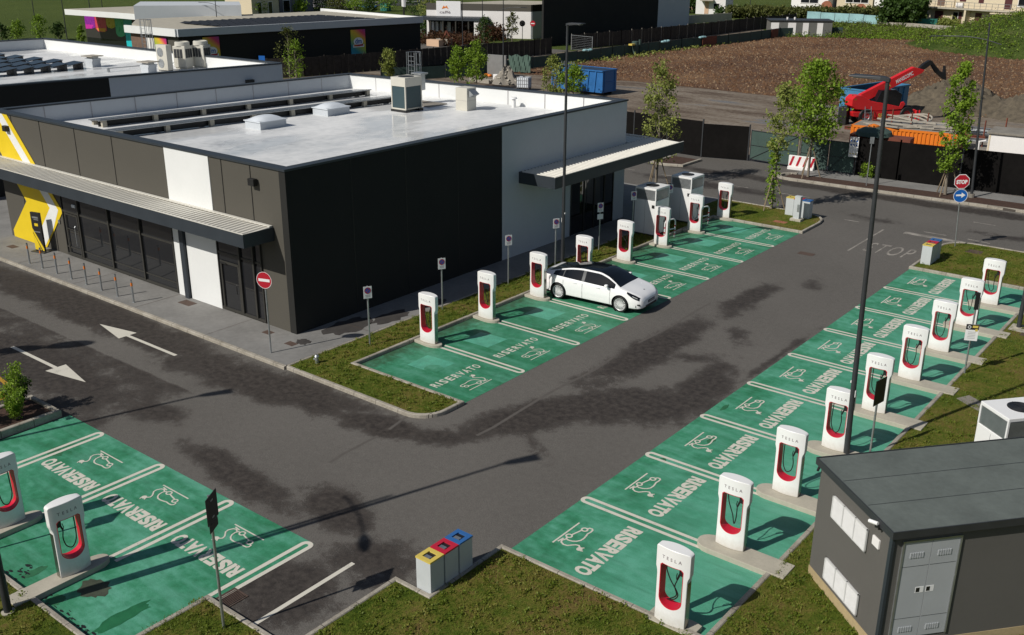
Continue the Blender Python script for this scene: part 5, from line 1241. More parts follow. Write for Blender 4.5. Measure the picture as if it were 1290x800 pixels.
# faded tarp, slab wall, rubble, tank
t=thing('faded_tarp','crumpled faded green net hanging on the site fence','tarpaulin',(0,0,0))
vs=[];fs=[];a=(-58.0,71.9);b_=(-53.9,75.6)
a=tuple(at(641,91)[:2]); b_=tuple(at(668,93)[:2])
for i in range(25):
    for k in range(9):
        q=lerp2(a,b_,i/24); dd=.07*math.sin(i*1.1+k*.7)+.03*math.sin(i*2.3-k*1.3); vs.append((q[0]+dd,q[1]-dd,.1+1.85*k/8-.12*math.sin(i*.55)*(k/8)))
for i in range(24):
    for k in range(8): fs.append((i*9+k,i*9+9+k,i*9+10+k,i*9+k+1))
MB().add(vs,fs).build('net_sheet',M_NETL,t,smooth=True)
o=wallpts(MB(),at(614.5,95)[:2],at(638,97)[:2],.25,0,2.3)
tag(o.build('concrete_slabs',pm('slab_grey',(.20,.20,.195),.9,var=.15),bevel=.02),'grey stack of concrete slabs standing by the rubble heap','slabs')
def heap(name,label,c,r,h,mat,seed,cat_,n=26,rough=.18,z0=0):
    g=random.Random(seed); vs=[];fs=[]
    ph=[(g.uniform(0,6.28),g.uniform(.5,1)) for _ in range(8)]
    for i in range(n+1):
        rr=i/n
        for k in range(40):
            a=2*math.pi*k/40; w=1+.12*math.sin(3*a+ph[0][0])+.08*math.sin(5*a+ph[1][0])
            z=h*(max(0,1-rr**1.8))**1.15*(1+.12*math.sin(4*a+ph[2][0]+rr*3))+rough*h*.35*g.uniform(-1,1)*(1-rr)*(rr>0)
            vs.append((c[0]+rr*r[0]*w*math.cos(a),c[1]+rr*r[1]*w*math.sin(a),z0-.03+max(0,z)))
    for i in range(n):
        for k in range(40): fs.append((i*40+k,i*40+(k+1)%40,(i+1)*40+(k+1)%40,(i+1)*40+k))
    o=MB().add(vs,fs).build(name,mat,smooth=True); tag(o,label,cat_); return o
c=at(638,105); heap('rubble_heap','grey rubble heap with broken slabs by the tall lamp on the building site',(c.x,c.y),(1.6,1.4),1.5,M_CONCD,4,'rubble',14,.9)
m_=MB(); g=random.Random(9)
for i in range(60):
    a=g.uniform(0,6.28); rr=g.uniform(0,1.6); m_.M=Matrix.Translation((c.x+rr*math.cos(a),c.y+rr*math.sin(a),max(.08,1.45*(1-rr/1.7))))@Matrix.Rotation(g.uniform(0,3),4,'X')@Matrix.Rotation(g.uniform(0,3),4,'Z'); s_=g.uniform(.1,.3); m_.box(-s_,s_,-s_*.7,s_*.7,-s_*.3,s_*.3)
m_.M=Matrix.Identity(4); tag(m_.build('broken_slabs',M_KERB),'broken concrete lumps lying over the rubble heap','rubble')
c=at(627,103); m_=MB(); m_.M=Matrix.Translation((c.x,c.y,.4))@Matrix.Rotation(R(35),4,'Z')@Matrix.Rotation(R(50),4,'X'); m_.box(-.5,.5,-.35,.45,-.04,.04); tag(m_.build('white_panel_board',M_HWHT,bevel=.01),'small white board leaning against the rubble heap','board')
for k,(px,py) in enumerate(((613,95.5),(617,96.5))):
    c=at(px,py); tag(MB().lathe([(0,0),(.2,0),(.27,.12),(.2,.25),(0,.27)],10,'z',(c.x,c.y,0)).build('orange_net_roll',M_ORANGE,smooth=True),('orange net roll left of the other by the concrete slabs','orange net roll right of the other by the concrete slabs')[k],'net roll')
for k in range(3):
    c=at(600+k*7,102+k*1.2); m_=MB(); 
    for i in range(3): m_.box(c.x-.6,c.x+.6,c.y-.5+.37*i,c.y-.25+.37*i,.0,.35)
    tag(m_.build('pallet',M_KERB),('pale pallet of kerb stones farthest from the rubble heap','pale pallet of kerb stones between the two others','pale pallet of kerb stones nearest the rubble heap')[k],'pallet')
c=at(660,113.5); t=thing('water_tank','white caged plastic water tank on a dark pallet on the building site','tank',(c.x,c.y,0),R(20))
MB().box(-.6,.6,-.5,.5,.28,1.28).build('tank_body',M_PLASTW,t,bevel=.08); f=MB()
for i in range(7): f.tube([(-.62+.207*i,-.53,.2),(-.62+.207*i,-.53,1.3)],.015,5).tube([(.63,-.5+.166*i,.2),(.63,-.5+.166*i,1.3)],.015,5)
for z in (.3,.65,1.0,1.3): f.tube([(-.63,-.53,z),(.63,-.53,z),(.63,.53,z),(-.63,.53,z),(-.63,-.53,z)],.015,5)
f.build('cage',M_GALV,t); MB().box(-.6,.6,-.5,.5,0,.1).box(-.6,-.4,-.5,.5,.1,.26).box(.4,.6,-.5,.5,.1,.26).box(-.1,.1,-.5,.5,.1,.26).build('pallet',M_SBLK,t); MB().cyl(0,0,1.28,1.34,.12,n=12).build('lid',M_DKMET,t)
# skips
def skip(label,loc,rz,L,w,h,mat,inside=M_NBLUE,ends=None):
    t=thing('skip_container',label,'skip',loc,rz,'open top steel skips on the site')
    MB().box(0,L,0,.07,.25,h).box(0,.07,.07,w-.07,.25,h).box(L-.07,L,.07,w-.07,.25,h).box(0,L,w-.07,w,.25,h).box(.07,L-.07,.07,w-.07,.25,.32).build('shell',mat,t)
    f=MB(); n=int(L/.85)
    for i in range(n+1):
        x=.02+i*(L-.16)/n
        f.add([(x,-.09,.3),(x+.12,-.09,.3),(x+.12+.18,-.09,h-.1),(x+.18,-.09,h-.1),(x,0,.3),(x+.12,0,.3),(x+.30,0,h-.1),(x+.18,0,h-.1)],[(0,1,2,3),(0,4,5,1),(1,5,6,2),(3,7,4,0)]) if i<n else None
        f.box(x,x+.1,w,w+.08,.3,h-.1)
    f.box(-.03,L+.03,-.1,.03,h-.1,h+.02).box(-.03,L+.03,w-.03,w+.1,h-.1,h+.02).box(-.05,.04,-.1,w+.1,h-.1,h+.021).box(L-.04,L+.05,-.1,w+.1,h-.1,h+.021)
    f.box(L,L+.06,.25,.35,.3,h-.1).box(L,L+.06,w-.35,w-.25,.3,h-.1).box(L,L+.06,.3,w-.3,h*.5-.05,h*.5+.05)
    f.build('ribs',mat,t); MB().box(.075,L-.075,.072,.078,.33,h-.02).box(.075,L-.075,w-.078,w-.072,.33,h-.02).box(.072,.078,.08,w-.08,.33,h-.02).build('inner_face',inside,t)
    MB().box(.2,L-.2,.4,.55,0,.25).box(.2,L-.2,w-.55,w-.4,0,.25).build('skids',M_SBLK,t); return t
skip('blue open skip behind the parapet of the shop roof, near the field',(-48.0,66.6,0),R(-1),6.2,2.35,2.35,M_BLUE)
skip('light blue open skip behind the red telehandler',(-16.5,67.7,0),R(78),6.3,2.5,2.55,M_LBLUE)
t=thing('tarp_bags','white bags and folded chairs heaped at the left end of the blue skip','bags',(at(716,112).x,at(716,112).y,0)); m_=MB()
for i in range(9): m_.lathe([(0,0),(.35,.1),(.42,.4),(.25,.75),(0,.85)],9,'z',(r_.uniform(-.8,.8),r_.uniform(-.6,.6),r_.uniform(0,.8)))
m_.build('bags',M_HWHT,t,smooth=True); m_=MB()
for i in range(6): m_.tube([(-.8+.3*i,0,1.2),(-.95+.3*i,.1,2.7)],.05,5)
m_.build('folded_chairs',M_GALV,t)
# telehandler, local x to the right of the picture
c0=at(1068,159.0); c1=at(1143,155.5); ang=math.atan2(c1.y-c0.y,c1.x-c0.x)
u_=seglen(c0,c1)/75.0   # metres per picture pixel along the machine
sx=u_; 
T=thing('telehandler','red rotating telehandler with raised boom and black forks on the building site','telehandler',(c0.x,c0.y,0),ang)
k_=1/14.6
def X_(px): return (px-1068)*sx
def Z_(py): return (159.0-py)*k_*1.05
def XZ(px,py,yl=1.2):
    nx,ny=-math.sin(ang),math.cos(ang); o_=Vector((c0.x+nx*yl,c0.y+ny*yl)); px+=5; d=_f+_r2*((px-645)/CF)-_u2*((py-400)/CF)
    t_=((o_.x-CX)*nx+(o_.y-CY)*ny)/(d.x*nx+d.y*ny); q=Vector((CX+d.x*t_-o_.x,CY+d.y*t_-o_.y)); return (q.x*math.cos(ang)+q.y*math.sin(ang),CZ+d.z*t_)
def side_poly(pts,y0,y1): 
    n=len(pts); Q=[XZ(a,b_,y0) for a,b_ in pts]; return MB().add([(a,y0,b_) for a,b_ in Q]+[(a,y1,b_) for a,b_ in Q],[tuple(range(n)),tuple(range(2*n-1,n-1,-1))]+[(i,(i+1)%n,(i+1)%n+n,i+n) for i in range(n)])
side_poly([(1069,141.5),(1090,139.5),(1149,138),(1150,147),(1112,151),(1092,150),(1070,147)],.35,1.6).build('chassis',M_TRED,T,bevel=.04)
o=side_poly([(1093,141),(1112,140.5),(1112,150),(1095,150.5)],.28,.36).build('side_plate',M_TRED,T)
def word(body,px0,py0,px1,py1,hgt,yl,mat,par):
    (xa,za),(xb,zb_)=XZ(px0,py0,yl),XZ(px1,py1,yl); L_=math.hypot(xb-xa,zb_-za); a=math.atan2(zb_-za,xb-xa); g=fit(text_geo(body,.5,.012,1,1),L_,hgt)
    MB().add([((xa+xb)/2+v[0]*math.cos(a)-v[1]*math.sin(a),yl,(za+zb_)/2+v[0]*math.sin(a)+v[1]*math.cos(a)) for v in g[0]],g[1]).build('lettering',mat,par)
word('SEA',1101,145.8,1112,145.3,.36,.27,M_BYEL,o)
side_poly([(1068,134),(1069,125),(1074,120.5),(1082,120.5),(1094,128),(1104,129),(1128,134),(1130,129),(1134,128),(1136,131),(1131,138),(1098,140),(1074,138)],.30,1.35).build('turret',M_TRED,T,bevel=.05)
side_poly([(1098,130),(1128,135),(1132,119),(1124,113),(1106,114)],.32,1.1).build('cab',M_CARGL,T,bevel=.03)
bt_=side_poly([(1077,122),(1080,119),(1147,84.5),(1160,88),(1157,92),(1093,124),(1086,127)],.8,1.2).build('boom',M_TRED,T,bevel=.02)
word('MANISCOPIC',1124,103.3,1145.5,91.8,.33,.792,M_SWHT,bt_); word('SEA',1110,110.3,1117,106.5,.33,.792,M_BYEL,bt_)
side_poly([(1153,87.5),(1155,84.5),(1160,80),(1167,76),(1170,77),(1170,80),(1162,86),(1157,89)],.85,1.15).build('boom_head',M_BLACK,T)
side_poly([(1166,77),(1169,76.5),(1180,90),(1184.5,92),(1185.5,83),(1186.5,83),(1187,101),(1183.5,99.5),(1174,91)],1.1,1.35).build('fork_carriage',M_BLACK,T)
def P3(px,py,yl): x,z=XZ(px,py,yl); return (x,yl,z)
MB().tube([P3(1090,130,1.2),P3(1104,120.5,1.2)],.11,8).build('lift_ram',M_TRED,T); MB().tube([P3(1104,120.5,1.2),P3(1113,114,1.2)],.06,8).build('ram_rod',M_GALV,T)
for px in (1083,1134):
    for sd in (0,1):
        R_=.66; cy_=.5 if sd==0 else 1.5; wx=XZ(px,150,.55)[0]
        w_=MB().lathe([(R_*.55,-.24),(R_*.93,-.24),(R_,-.15),(R_,.15),(R_*.93,.24),(R_*.55,.24)],28,'y',(wx,cy_,R_)).build('wheel',M_BLACK,T,smooth=True)
        MB().lathe([(0,-.10),(R_*.25,-.16),(R_*.3,-.08),(R_*.5,-.10),(R_*.56,-.20)],24,'y',(wx,cy_,R_)).build('rim',M_GALV,w_,smooth=True)
        MB().tube([(wx-R_*1.1,cy_,R_*1.3),(wx-R_*.6,cy_,R_*2.0),(wx+R_*.6,cy_,R_*2.0),(wx+R_*1.1,cy_,R_*1.3)],.08,5).build('mudguard',M_BLACK,T)
xo=XZ(1148,150,.3)[0]; zo=XZ(1148,139,.3)[1]
MB().tube([(xo,.3,0),(xo,.3,zo)],.09,6).build('outrigger',M_TRED,T); MB().tube([(xo+.3,.3,0),(xo+.3,.3,zo)],.07,6).build('outrigger',M_TRED,T)
l=MB(); xl=XZ(1083,155,-.1)[0]; l.tube([(xl,-.25,0),(xl+.1,.1,1.5)],.03,5).tube([(xl+.6,-.25,0),(xl+.65,.1,1.5)],.03,5)
for i in range(5): l.tube([(xl+.02*i,-.22+.06*i,.25+.25*i),(xl+.6+.01*i,-.22+.06*i,.25+.25*i)],.025,5)
l.build('ladder',M_GALV,T)
c=at(1061,157); tag(MB().box(c.x-.45,c.x+.25,c.y,c.y+.8,0,1.4).build('dark_crate',M_SBLK,bevel=.03),'black crate standing left of the telehandler','crate')
# orange container with site clutter on top
t=thing('orange_container','long orange ribbed container behind the black hoarding','container',(-11.5,51.1,0),R(6))
m_=MB().box(0,6.7,.06,2.4,.1,2.42); m_.build('container_body',M_ORANGE,t); 
m_=MB()
for i in range(26): m_.box(.05+.256*i,.05+.256*i+.13,.0,.06,.2,2.3)
m_.box(-.02,6.72,-.01,.08,2.3,2.44).box(-.02,.06,-.01,2.42,.1,2.43).build('ribs',M_ORANGE,t)
MB().box(6.70,6.76,.05,2.4,.1,2.42).build('end_doors',M_RUST,t); MB().box(.1,6.65,.1,2.3,2.42,2.45).build('container_roof',M_CONCD,t)
m_=MB(); g=random.Random(5)
for i in range(16):
    x=g.uniform(.2,5.5); y=g.uniform(.3,2.1); L=g.uniform(.8,2.4); m_.M=Matrix.Translation((x,y,2.5+g.uniform(0,.25)))@Matrix.Rotation(g.uniform(-.35,.35),4,'Z'); m_.box(0,L,-.07,.07,-.04,.05)
m_.M=Matrix.Identity(4); o=m_.build('stacked_boards',M_KERB,loc=(-11.5,51.1,0)); o.rotation_euler=(0,0,R(6)); tag(o,'loose pale boards piled on the roof of the orange container','boards')
t=thing('beam_stack','long grey steel beams stacked behind the orange container','beams',(-7.4,55.2,0),R(8)); g=random.Random(6)
for i in range(14):
    y=g.uniform(-1.6,3.4); x=g.uniform(-3.5,4.5); L=g.uniform(3,6.5); m_=MB(); m_.M=Matrix.Translation((x,y,1.3+g.uniform(0,.8)))@Matrix.Rotation(g.uniform(-.2,.35),4,'Z'); m_.box(-L/2,L/2,-.09,.09,-.11,-.08).box(-L/2,L/2,-.02,.02,-.08,.08).box(-L/2,L/2,-.09,.09,.08,.11); m_.build('beam',M_GALV if i%3 else M_RUST,t)
MB().box(-4,4.5,-1.2,3,0,1.15).build('timber_blocks',M_CONCD,t)
for i in range(9): x=-4+1.2*i; MB().tube([(x,.5*(i%3),0),(x,.5*(i%3),2.9+.2*(i%2))],.05,5).build('rusty_prop',M_RUST,t)
t=thing('hose_coil','big coil of pale hose lying beside the front wheel of the telehandler','hose',(c1.x+.8,c1.y-2.2,0)); m_=MB()
for i in range(7): m_.tube([((1.1+.1*i)*math.cos(a),(1.1+.05*i)*math.sin(a),.15+.12*i+.15*math.sin(a*2+i)) for a in np.linspace(0,6.283,26)],.07,6)
m_.build('hose',M_KERB,t,smooth=True)
t=thing('debris_trolley','dark tarpaulin heap with orange rags in front of the orange container','tarpaulin',(-8.9,49.6,0),R(5)); MB().box(-1.9,1.9,-.5,.6,.0,2.2).build('frame',M_RUST,t); MB().lathe([(1.2,0),(1.1,.25),(.7,.45),(0,.55)],12,'z',(-.5,0,2.2)).build('tarp',M_NET,t,smooth=True); MB().lathe([(.4,0),(.35,.2),(0,.3)],9,'z',(-.6,.1,2.6)).build('orange_rag',M_ORANGE,t,smooth=True)
t=thing('site_cabin','white site cabin with a flat roof at the right edge behind the hoarding','cabin',(-3.35,53.3,0),R(4)); MB().box(0,8,0,2.4,.1,2.45).build('wall',M_HWHT,t); MB().box(-.12,8.1,-.12,2.5,2.45,2.58).build('roof',M_CONCD,t,bevel=.02); MB().box(.02,.12,-.02,.08,.1,2.44).build('corner_post',M_HCREAM,t); MB().tube([(-.5,0,0),(-.5,0,1.9),(-.1,0,2.0)],.06,6).build('rail',M_HWHT,t)
heap('gravel_heap','tall grey gravel heap behind the staked street tree, left of its neighbour',(-12.7,79.5),(5.6,4.2),2.35,M_GRAVEL,3,'gravel heap',rough=.7)
heap('gravel_heap','wide grey gravel heap at the right edge behind the steel beams',(-4.6,80.0),(6.6,4.2),2.35,M_GRAVEL,7,'gravel heap',rough=.7)
# barrier and site notice
t=thing('road_barrier','red and white striped plastic barrier on the pavement by the site gate','barrier',(-12.65,46.1,0),R(4)); MB().prism([(-.85,-.22),(.85,-.22),(.85,.22),(-.85,.22)],0,.22).box(-.85,.85,-.09,.09,.22,.92).build('barrier_body',M_HWHT,t,bevel=.03)
m_=MB()
for i in range(4): x=-.8+.45*i; m_.add([(x,-.095,.26),(x+.16,-.095,.26),(x+.36,-.095,.88),(x+.20,-.095,.88)],[(0,1,2,3)])
m_.build('red_stripe',M_SRED,t)
t=thing('site_notice','white site safety notice board with dark pictograms on the hoarding end','notice',(-9.3,46.35,0),R(8)); o=MB().box(-.42,.12,-.04,.0,1.25,2.5).build('notice_face',M_SWHT,t); m_=MB()
for ix in range(3):
    for iz in range(2): m_=disc(m_,.055,-.046,2.25-.25*iz,14,-.32+.17*ix)
m_.build('pictogram',M_SBLU,o); m_=MB()
for ix in range(3): m_.add([(-.38+.17*ix,-.046,1.42),(-.26+.17*ix,-.046,1.42),(-.32+.17*ix,-.046,1.53)],[(0,1,2)])
m_.build('warning_triangle',M_BYEL,o)
# small bush at the hoarding foot
# ---------------------------------------------------------------- neighbouring shop
nb=thing('shop_building','neighbouring flat roofed shop with black and pale grey wall left behind the main shop','building',(0,0,0))
H2=6.27; A0=(-41.8,27.8); A1=(-43.75,16.5); A2=(-45.9,4.0); B0=(-71.4,27.2); B1=(-73.5,3.8)
# line through corner (-45.2,8)
def nwall(name,p0,p1,mat,th=.3,z1=H2-.06): return wallpts(MB(),p0,p1,th,0,z1).build(name,mat,nb)
nwall('side_wall',A1,A2,M_DARKW); nwall('side_wall',A0,A1,M_GWALL); nwall('rear_wall',A0,B0,M_WPANEL,.31); nwall('far_wall',B0,B1,M_GWALL); nwall('front_wall',A2,B1,M_TAUPE,.31)
MB().prism([(-42.0,27.6),(-46.0,4.1),(-73.3,4.0),(-71.3,27.1)],5.2,5.42).build('roof',M_ROOF,nb)
c=MB()
for a,b_ in ((A0,A2),(A0,B0),(B0,B1),(A2,B1)): c=wallpts(c,a,b_,.42 if (a,b_)!=(A0,B0) else .424,H2-.06-(.001 if b_==B0 else 0),H2+.02+(.0015 if b_==B0 else 0)+(.0008 if a==B0 else 0))
c.build('parapet_cap',M_FASCIA,nb)
q=(-42.15,25.2); wallpts(MB(),(-42.02,25.1),(-41.93,25.62),.35,5.0,5.4).build('wall_lamp',M_SBLK,nb)
for k,x in enumerate((-62.6,-60.4,-58.2)):
    pass
for k,(x,y0,y1) in enumerate(((-56.6,11.0,21.6),(-59.0,10.5,21.4),(-61.4,10,21.2),(-63.8,10,21.0),(-66.2,10,20.8))):
    t=thing('solar_row',('nearest','second','third','fourth','farthest')[k]+' row of dark solar panels on the neighbouring shop roof','solar panels',(x,y0,5.42),0,'solar panel rows on the flat roofs')
    L=y1-y0; n=9
    for i in range(n):
        a=i*L/n; MB().add([(0,a+.05,.32),(1.3,a+.05,.32),(1.3,a+L/n-.1,.46),(0,a+L/n-.1,.46),(0,a+.05,.36),(1.3,a+.05,.36),(1.3,a+L/n-.1,.50),(0,a+L/n-.1,.50)],[(3,2,1,0),(4,5,6,7),(0,1,5,4),(1,2,6,5),(2,3,7,6),(3,0,4,7)]).build('solar_panel',M_CARGL,t)
    for i in range(n): a=(i+1)*L/n; MB().box(.1,1.2,a-.3,a-.12,0,.42).build('support_block',M_DKMET,t)
def rooftop_unit(label,px,py,rz,kind):
    c=at(px,py,5.42); t=thing('air_conditioner' if kind!='cowl' else 'roof_exhaust',label,'air conditioner' if kind!='cowl' else 'exhaust',(c.x,c.y,5.42),rz)
    if kind=='round':
        MB().box(-.5,.5,-.46,.46,.1,1.55).box(-.45,.45,-.4,.4,0,.1).build('casing',M_CREAM,t,bevel=.03); MB().lathe([(.0,1.55),(.52,1.55),(.50,1.8),(.42,1.84),(.40,1.70),(0,1.68)],24).build('fan_housing',M_CREAM,t,smooth=True)
        m_=MB()
        for i in range(3): m_.box(-.40+.24*i,-.20+.24*i,-.475,-.46,.75,1.35); m_.box(.50,.515,-.38+.25*i,-.17+.25*i,.75,1.35)
        m_.build('grille',M_DKMET,t)
    elif kind=='twin':
        MB().box(-.55,.55,-.22,.22,.05,1.75).build('casing',M_CREAM,t,bevel=.02)
        for z in (.5,1.25): MB().lathe([(.31,-.235),(.27,-.24),(.05,-.24),(0,-.23)],20,'y',(-.12,0,z)).build('fan',M_GALV,t,smooth=True)
        MB().box(-.5,.5,-.2,.2,0,.05).build('feet',M_DKMET,t)
    elif kind=='cowl':
        MB().box(-.36,.36,-.36,.36,0,.42).build('duct',M_GWALL,t); MB().box(-.42,.42,-.36,.36,.42,.6).build('collar',M_GWALL,t); MB().box(-.58,.58,-.5,.5,.72,.78).build('hood',M_KERB,t); MB().box(-.3,.3,-.25,.25,.6,.72).build('neck',M_GALV,t)
rooftop_unit('round topped cream air conditioner left of its twin on the neighbouring roof',232.5,86,R(20),'round')
rooftop_unit('round topped cream air conditioner right of its twin on the neighbouring roof',255.5,84.5,R(20),'round')
rooftop_unit('cream air conditioner with two side fans on the neighbouring roof',209,89,R(5),'twin')
rooftop_unit('flat hooded grey roof exhaust beside the solar rows on the neighbouring roof',118,84,R(8),'cowl')
rooftop_unit('flat hooded grey roof exhaust near the twin fan unit on the neighbouring roof',188,92,R(8),'cowl')
c=at(184,74,5.42); ladder('galvanised caged ladder topping the rear parapet of the neighbouring shop',c.x,28.2,1.0,8.3,0,2.2)
c=at(137,91,5.42); t=thing('roof_rail','low pipe rail lying along the neighbouring roof edge','rail',(c.x,c.y,5.42)); MB().tube([(0,0,.25),(.5,6,.25)],.03,6).tube([(0,0,0),(0,0,.25)],.1,6).tube([(.5,6,0),(.5,6,.25)],.05,6).build('pipe',M_GALV,t)
# ---------------------------------------------------------------- discount store
dm=thing('discount_store','black and white discount store with rainbow glazing behind the neighbouring shop','building',(0,0,0))
a=(-80.2,46.0); b_=(-75.3,76.3); c=(-96,79.5); d=(-99,46.2); e=(-88.9,45.8)
wallpts(MB(),a,b_,.3,0,4.75).build('side_wall',M_DARKW,dm); wallpts(MB(),b_,c,.3,0,4.75).build('rear_wall',M_DARKW,dm); wallpts(MB(),(-80.35,46.02),(-82.2,46.0),.28,0,4.75).build('front_wall',M_TAUPE,dm)
wallpts(MB(),(-86.2,45.93),(-88.8,45.85),.28,0,4.75).build('slatted_wall',M_WPLANK,dm); wallpts(MB(),(-82.2,46.0),(-86.2,45.93),.2,0,4.75).build('front_wall',M_FRAME,dm)
w_=MB(); 
for i in range(2):
    for k in range(2): w_=wallpts(w_,(-85.95+.72*i,45.8),(-85.35+.72*i,45.8),.06,1.2+1.65*k,2.7+1.65*k)
w_.build('window',M_HWHT,dm)
# plain rainbow poster panels carrying the shop letters
def M_grad(name,stops):
    m,n,p=newmat(name); tc=N(n,'TexCoord'); g_=N(n,'SeparateXYZ'); n.links.new(tc.outputs['Generated'],g_.inputs[0])
    f=math_(n,'ADD',math_(n,'MULTIPLY',g_.outputs[2],.6),math_(n,'MULTIPLY',math_(n,'MAXIMUM',g_.outputs[0],g_.outputs[1]),.4)); n.links.new(ramp(n,f,stops),p.inputs[0]); p.inputs['Roughness'].default_value=.5; return m
M_RB=M_grad('rainbow_print',[(.0,(.03,.30,.55)),(.3,(.02,.25,.30)),(.5,(.35,.45,.05)),(.7,(.70,.45,.03)),(.85,(.65,.05,.12)),(1,(.25,.03,.25))])
def shopsign(p0,p1,z0,z1,par,out):
    th=.08; o=wallpts(MB(),p0,p1,th,z0,z1).build('poster',M_RB,par)
    dx,dy=(p1[0]-p0[0]),(p1[1]-p0[1]); L=math.hypot(dx,dy); dx/=L;dy/=L; cx,cy=(p0[0]+p1[0])/2,(p0[1]+p1[1])/2; zc=(z0+z1)/2; s_=L/3.0
    def put(vs,fs,off,name,mat): MB().add([(cx+v[0]*s_*dx+out[0]*off,cy+v[0]*s_*dy+out[1]*off,zc+v[1]*s_) for v in vs],fs).build(name,mat,o)
    n=24; put([(1.0*math.cos(6.283*i/n),.15+.72*math.sin(6.283*i/n)) for i in range(n)],[tuple(range(n))],.05,'white_halo',M_SWHT)
    put([(-1.15,-.80),(1.15,-.80),(1.2,-.3),(-1.1,-.3)],[(0,1,2,3)],.055,'white_halo',M_SWHT)
    g=fit(text_geo('dm',1,.02,1,1),1.35,.85); put([(v[0],v[1]+.25) for v in g[0]],g[1],.06,'lettering',M_SBLU)
    put([(-.95,-.62),(-.2,-.66),(.95,-.58),(1.0,-.28),(.1,-.34),(-.9,-.32)],[(0,1,2,3,4,5)],.062,'red_wave',M_SRED)
    put([(-.9,-.62),(-.2,-.66),(-.3,-.5),(-.85,-.45)],[(0,1,2,3)],.066,'orange_wave',M_ORANGE)
shopsign((-84.45,45.76),(-82.35,45.8),1.4,4.5,dm,(0,-1))
q=lambda px:on_line(px,50,x=None,y=None) if False else None
def on_ab(px,a,b_):
    best=None
    for i in range(401):
        p_=lerp2(a,b_,i/400); dd=Vector((p_[0],p_[1],3))-Vector((CX,CY,CZ)); x=645+CF*dd.dot(_r2)/dd.dot(_f)
        if best is None or abs(x-px)<best[0]: best=(abs(x-px),p_)
    return best[1]
oo=(.19,-.03)
p0=on_ab(255,a,b_); p1=on_ab(276,a,b_); shopsign((p0[0]+.2,p0[1]),(p1[0]+.2,p1[1]),1.5,4.55,dm,(.99,-.16))
p0=on_ab(441,a,b_); p1=on_ab(459,a,b_); shopsign((p0[0]+.2,p0[1]),(p1[0]+.2,p1[1]),1.5,4.4,dm,(.99,-.16))
wallpts(MB(),(-79.98,45.6),(-75.0,76.6),.3,4.75,5.5).build('side_fascia',M_GWALL,dm); wallpts(MB(),(-80.14,45.58),(-89.2,45.4),.3,4.75,5.5).build('front_fascia',M_WPANEL,dm)
wallpts(MB(),(-75.2,76.5),(-97,79.8),.3,4.75,5.45).build('rear_fascia',M_WPANEL,dm)
MB().prism([(-80.1,45.7),(-75.2,76.4),(-96,79.4),tuple(at(172,24,5.15)[:2]),tuple(at(166,30,5.15)[:2])],4.85,5.15).build('roof',M_CONC,dm)
m_=MB()
for i in range(20):
    for k in range(6):
        q=lerp2((-81.2,53.0),(-78.6,70.5),i/19); x=q[0]-1.75*k-.6; y=q[1]; m_.add([(x,y,5.25),(x+1.6,y,5.25),(x+1.6,y+.75,5.42),(x,y+.75,5.42)],[(0,1,2,3)]); m_.box(x+.1,x+1.5,y+.6,y+.7,5.15,5.36)
t=thing('solar_array','dark solar panels covering the rear half of the discount store roof','solar panels',(0,0,0)); m_.build('solar_panel',pm('dark_panel',(.012,.014,.018),.6,var=.3,scale=1),t)
up=[(-105.0,56.4),(-96.3,66.0),(-103.5,71.2),(-113,62.4)]
MB().prism(up,4.0,6.45).build('upper_wall',M_GWALL,dm)
cr=[(-121,56.0),(-109,56.7),(-105.2,56.6),(-113.4,62.5),(-119.7,66)]
MB().prism(cr,4.75,5.45).build('canopy',M_WPANEL,dm); MB().prism([(x*.999-.1,y) for x,y in cr],5.45,5.47).build('canopy_roof',M_CONC,dm)
gx=lambda px: on_line(px,30,y=60.0).x
gw=MB().box(gx(107),gx(168),60.0,60.3,0,4.75).build('rainbow_glazing',M_FRAME,dm)
X_gl=[gx(q) for q in (107.5,120,134,145,156,166.5)]
cols=[(.25,.02,.30),(.60,.06,.10),(.50,.40,.03),(.06,.42,.22),(.03,.35,.38)]
for i in range(5):
    m_=pm('rainbow_glass_%d'%i,cols[i],.3,var=.15); x0,x1=X_gl[i],X_gl[i+1]; zb_=[2.6,2.3,2.9,1.9,2.0][i]
    MB().add([(x0+.02,59.97,4.6),(x1-.02,59.97,4.6),(x1-.02,59.97,zb_+.3),((x0*.4+x1*.6),59.97,zb_+.05),((x0*.8+x1*.2),59.97,zb_+.1),(x0+.02,59.97,zb_+.45)],[(0,1,2,3,4,5)]).build('coloured_pane',m_,gw)
    if i==0: MB().add([(x0+.05,59.96,2.6),(x1-1.0,59.96,2.7),(x1-.4,59.96,3.2),(x0+.05,59.96,3.2)],[(0,1,2,3)]).build('coloured_pane',pm('magenta_glass',(.55,.03,.35),.3),gw)
    if i==1: MB().add([(x0+.6,59.96,2.5),(x1-.5,59.96,2.4),(x1-.2,59.96,2.9),(x0+.3,59.96,2.8)],[(0,1,2,3)]).build('coloured_pane',pm('amber_glass',(.75,.35,.03),.3),gw)
MB().box(gx(157),gx(167.5),59.94,59.97,.0,3.0).build('coloured_pane',pm('turquoise_glass',(.02,.50,.55),.3),gw)
t=MB().box(gx(108),gx(156),59.95,59.98,0,1.5).build('lower_glass',M_GLASS,gw)
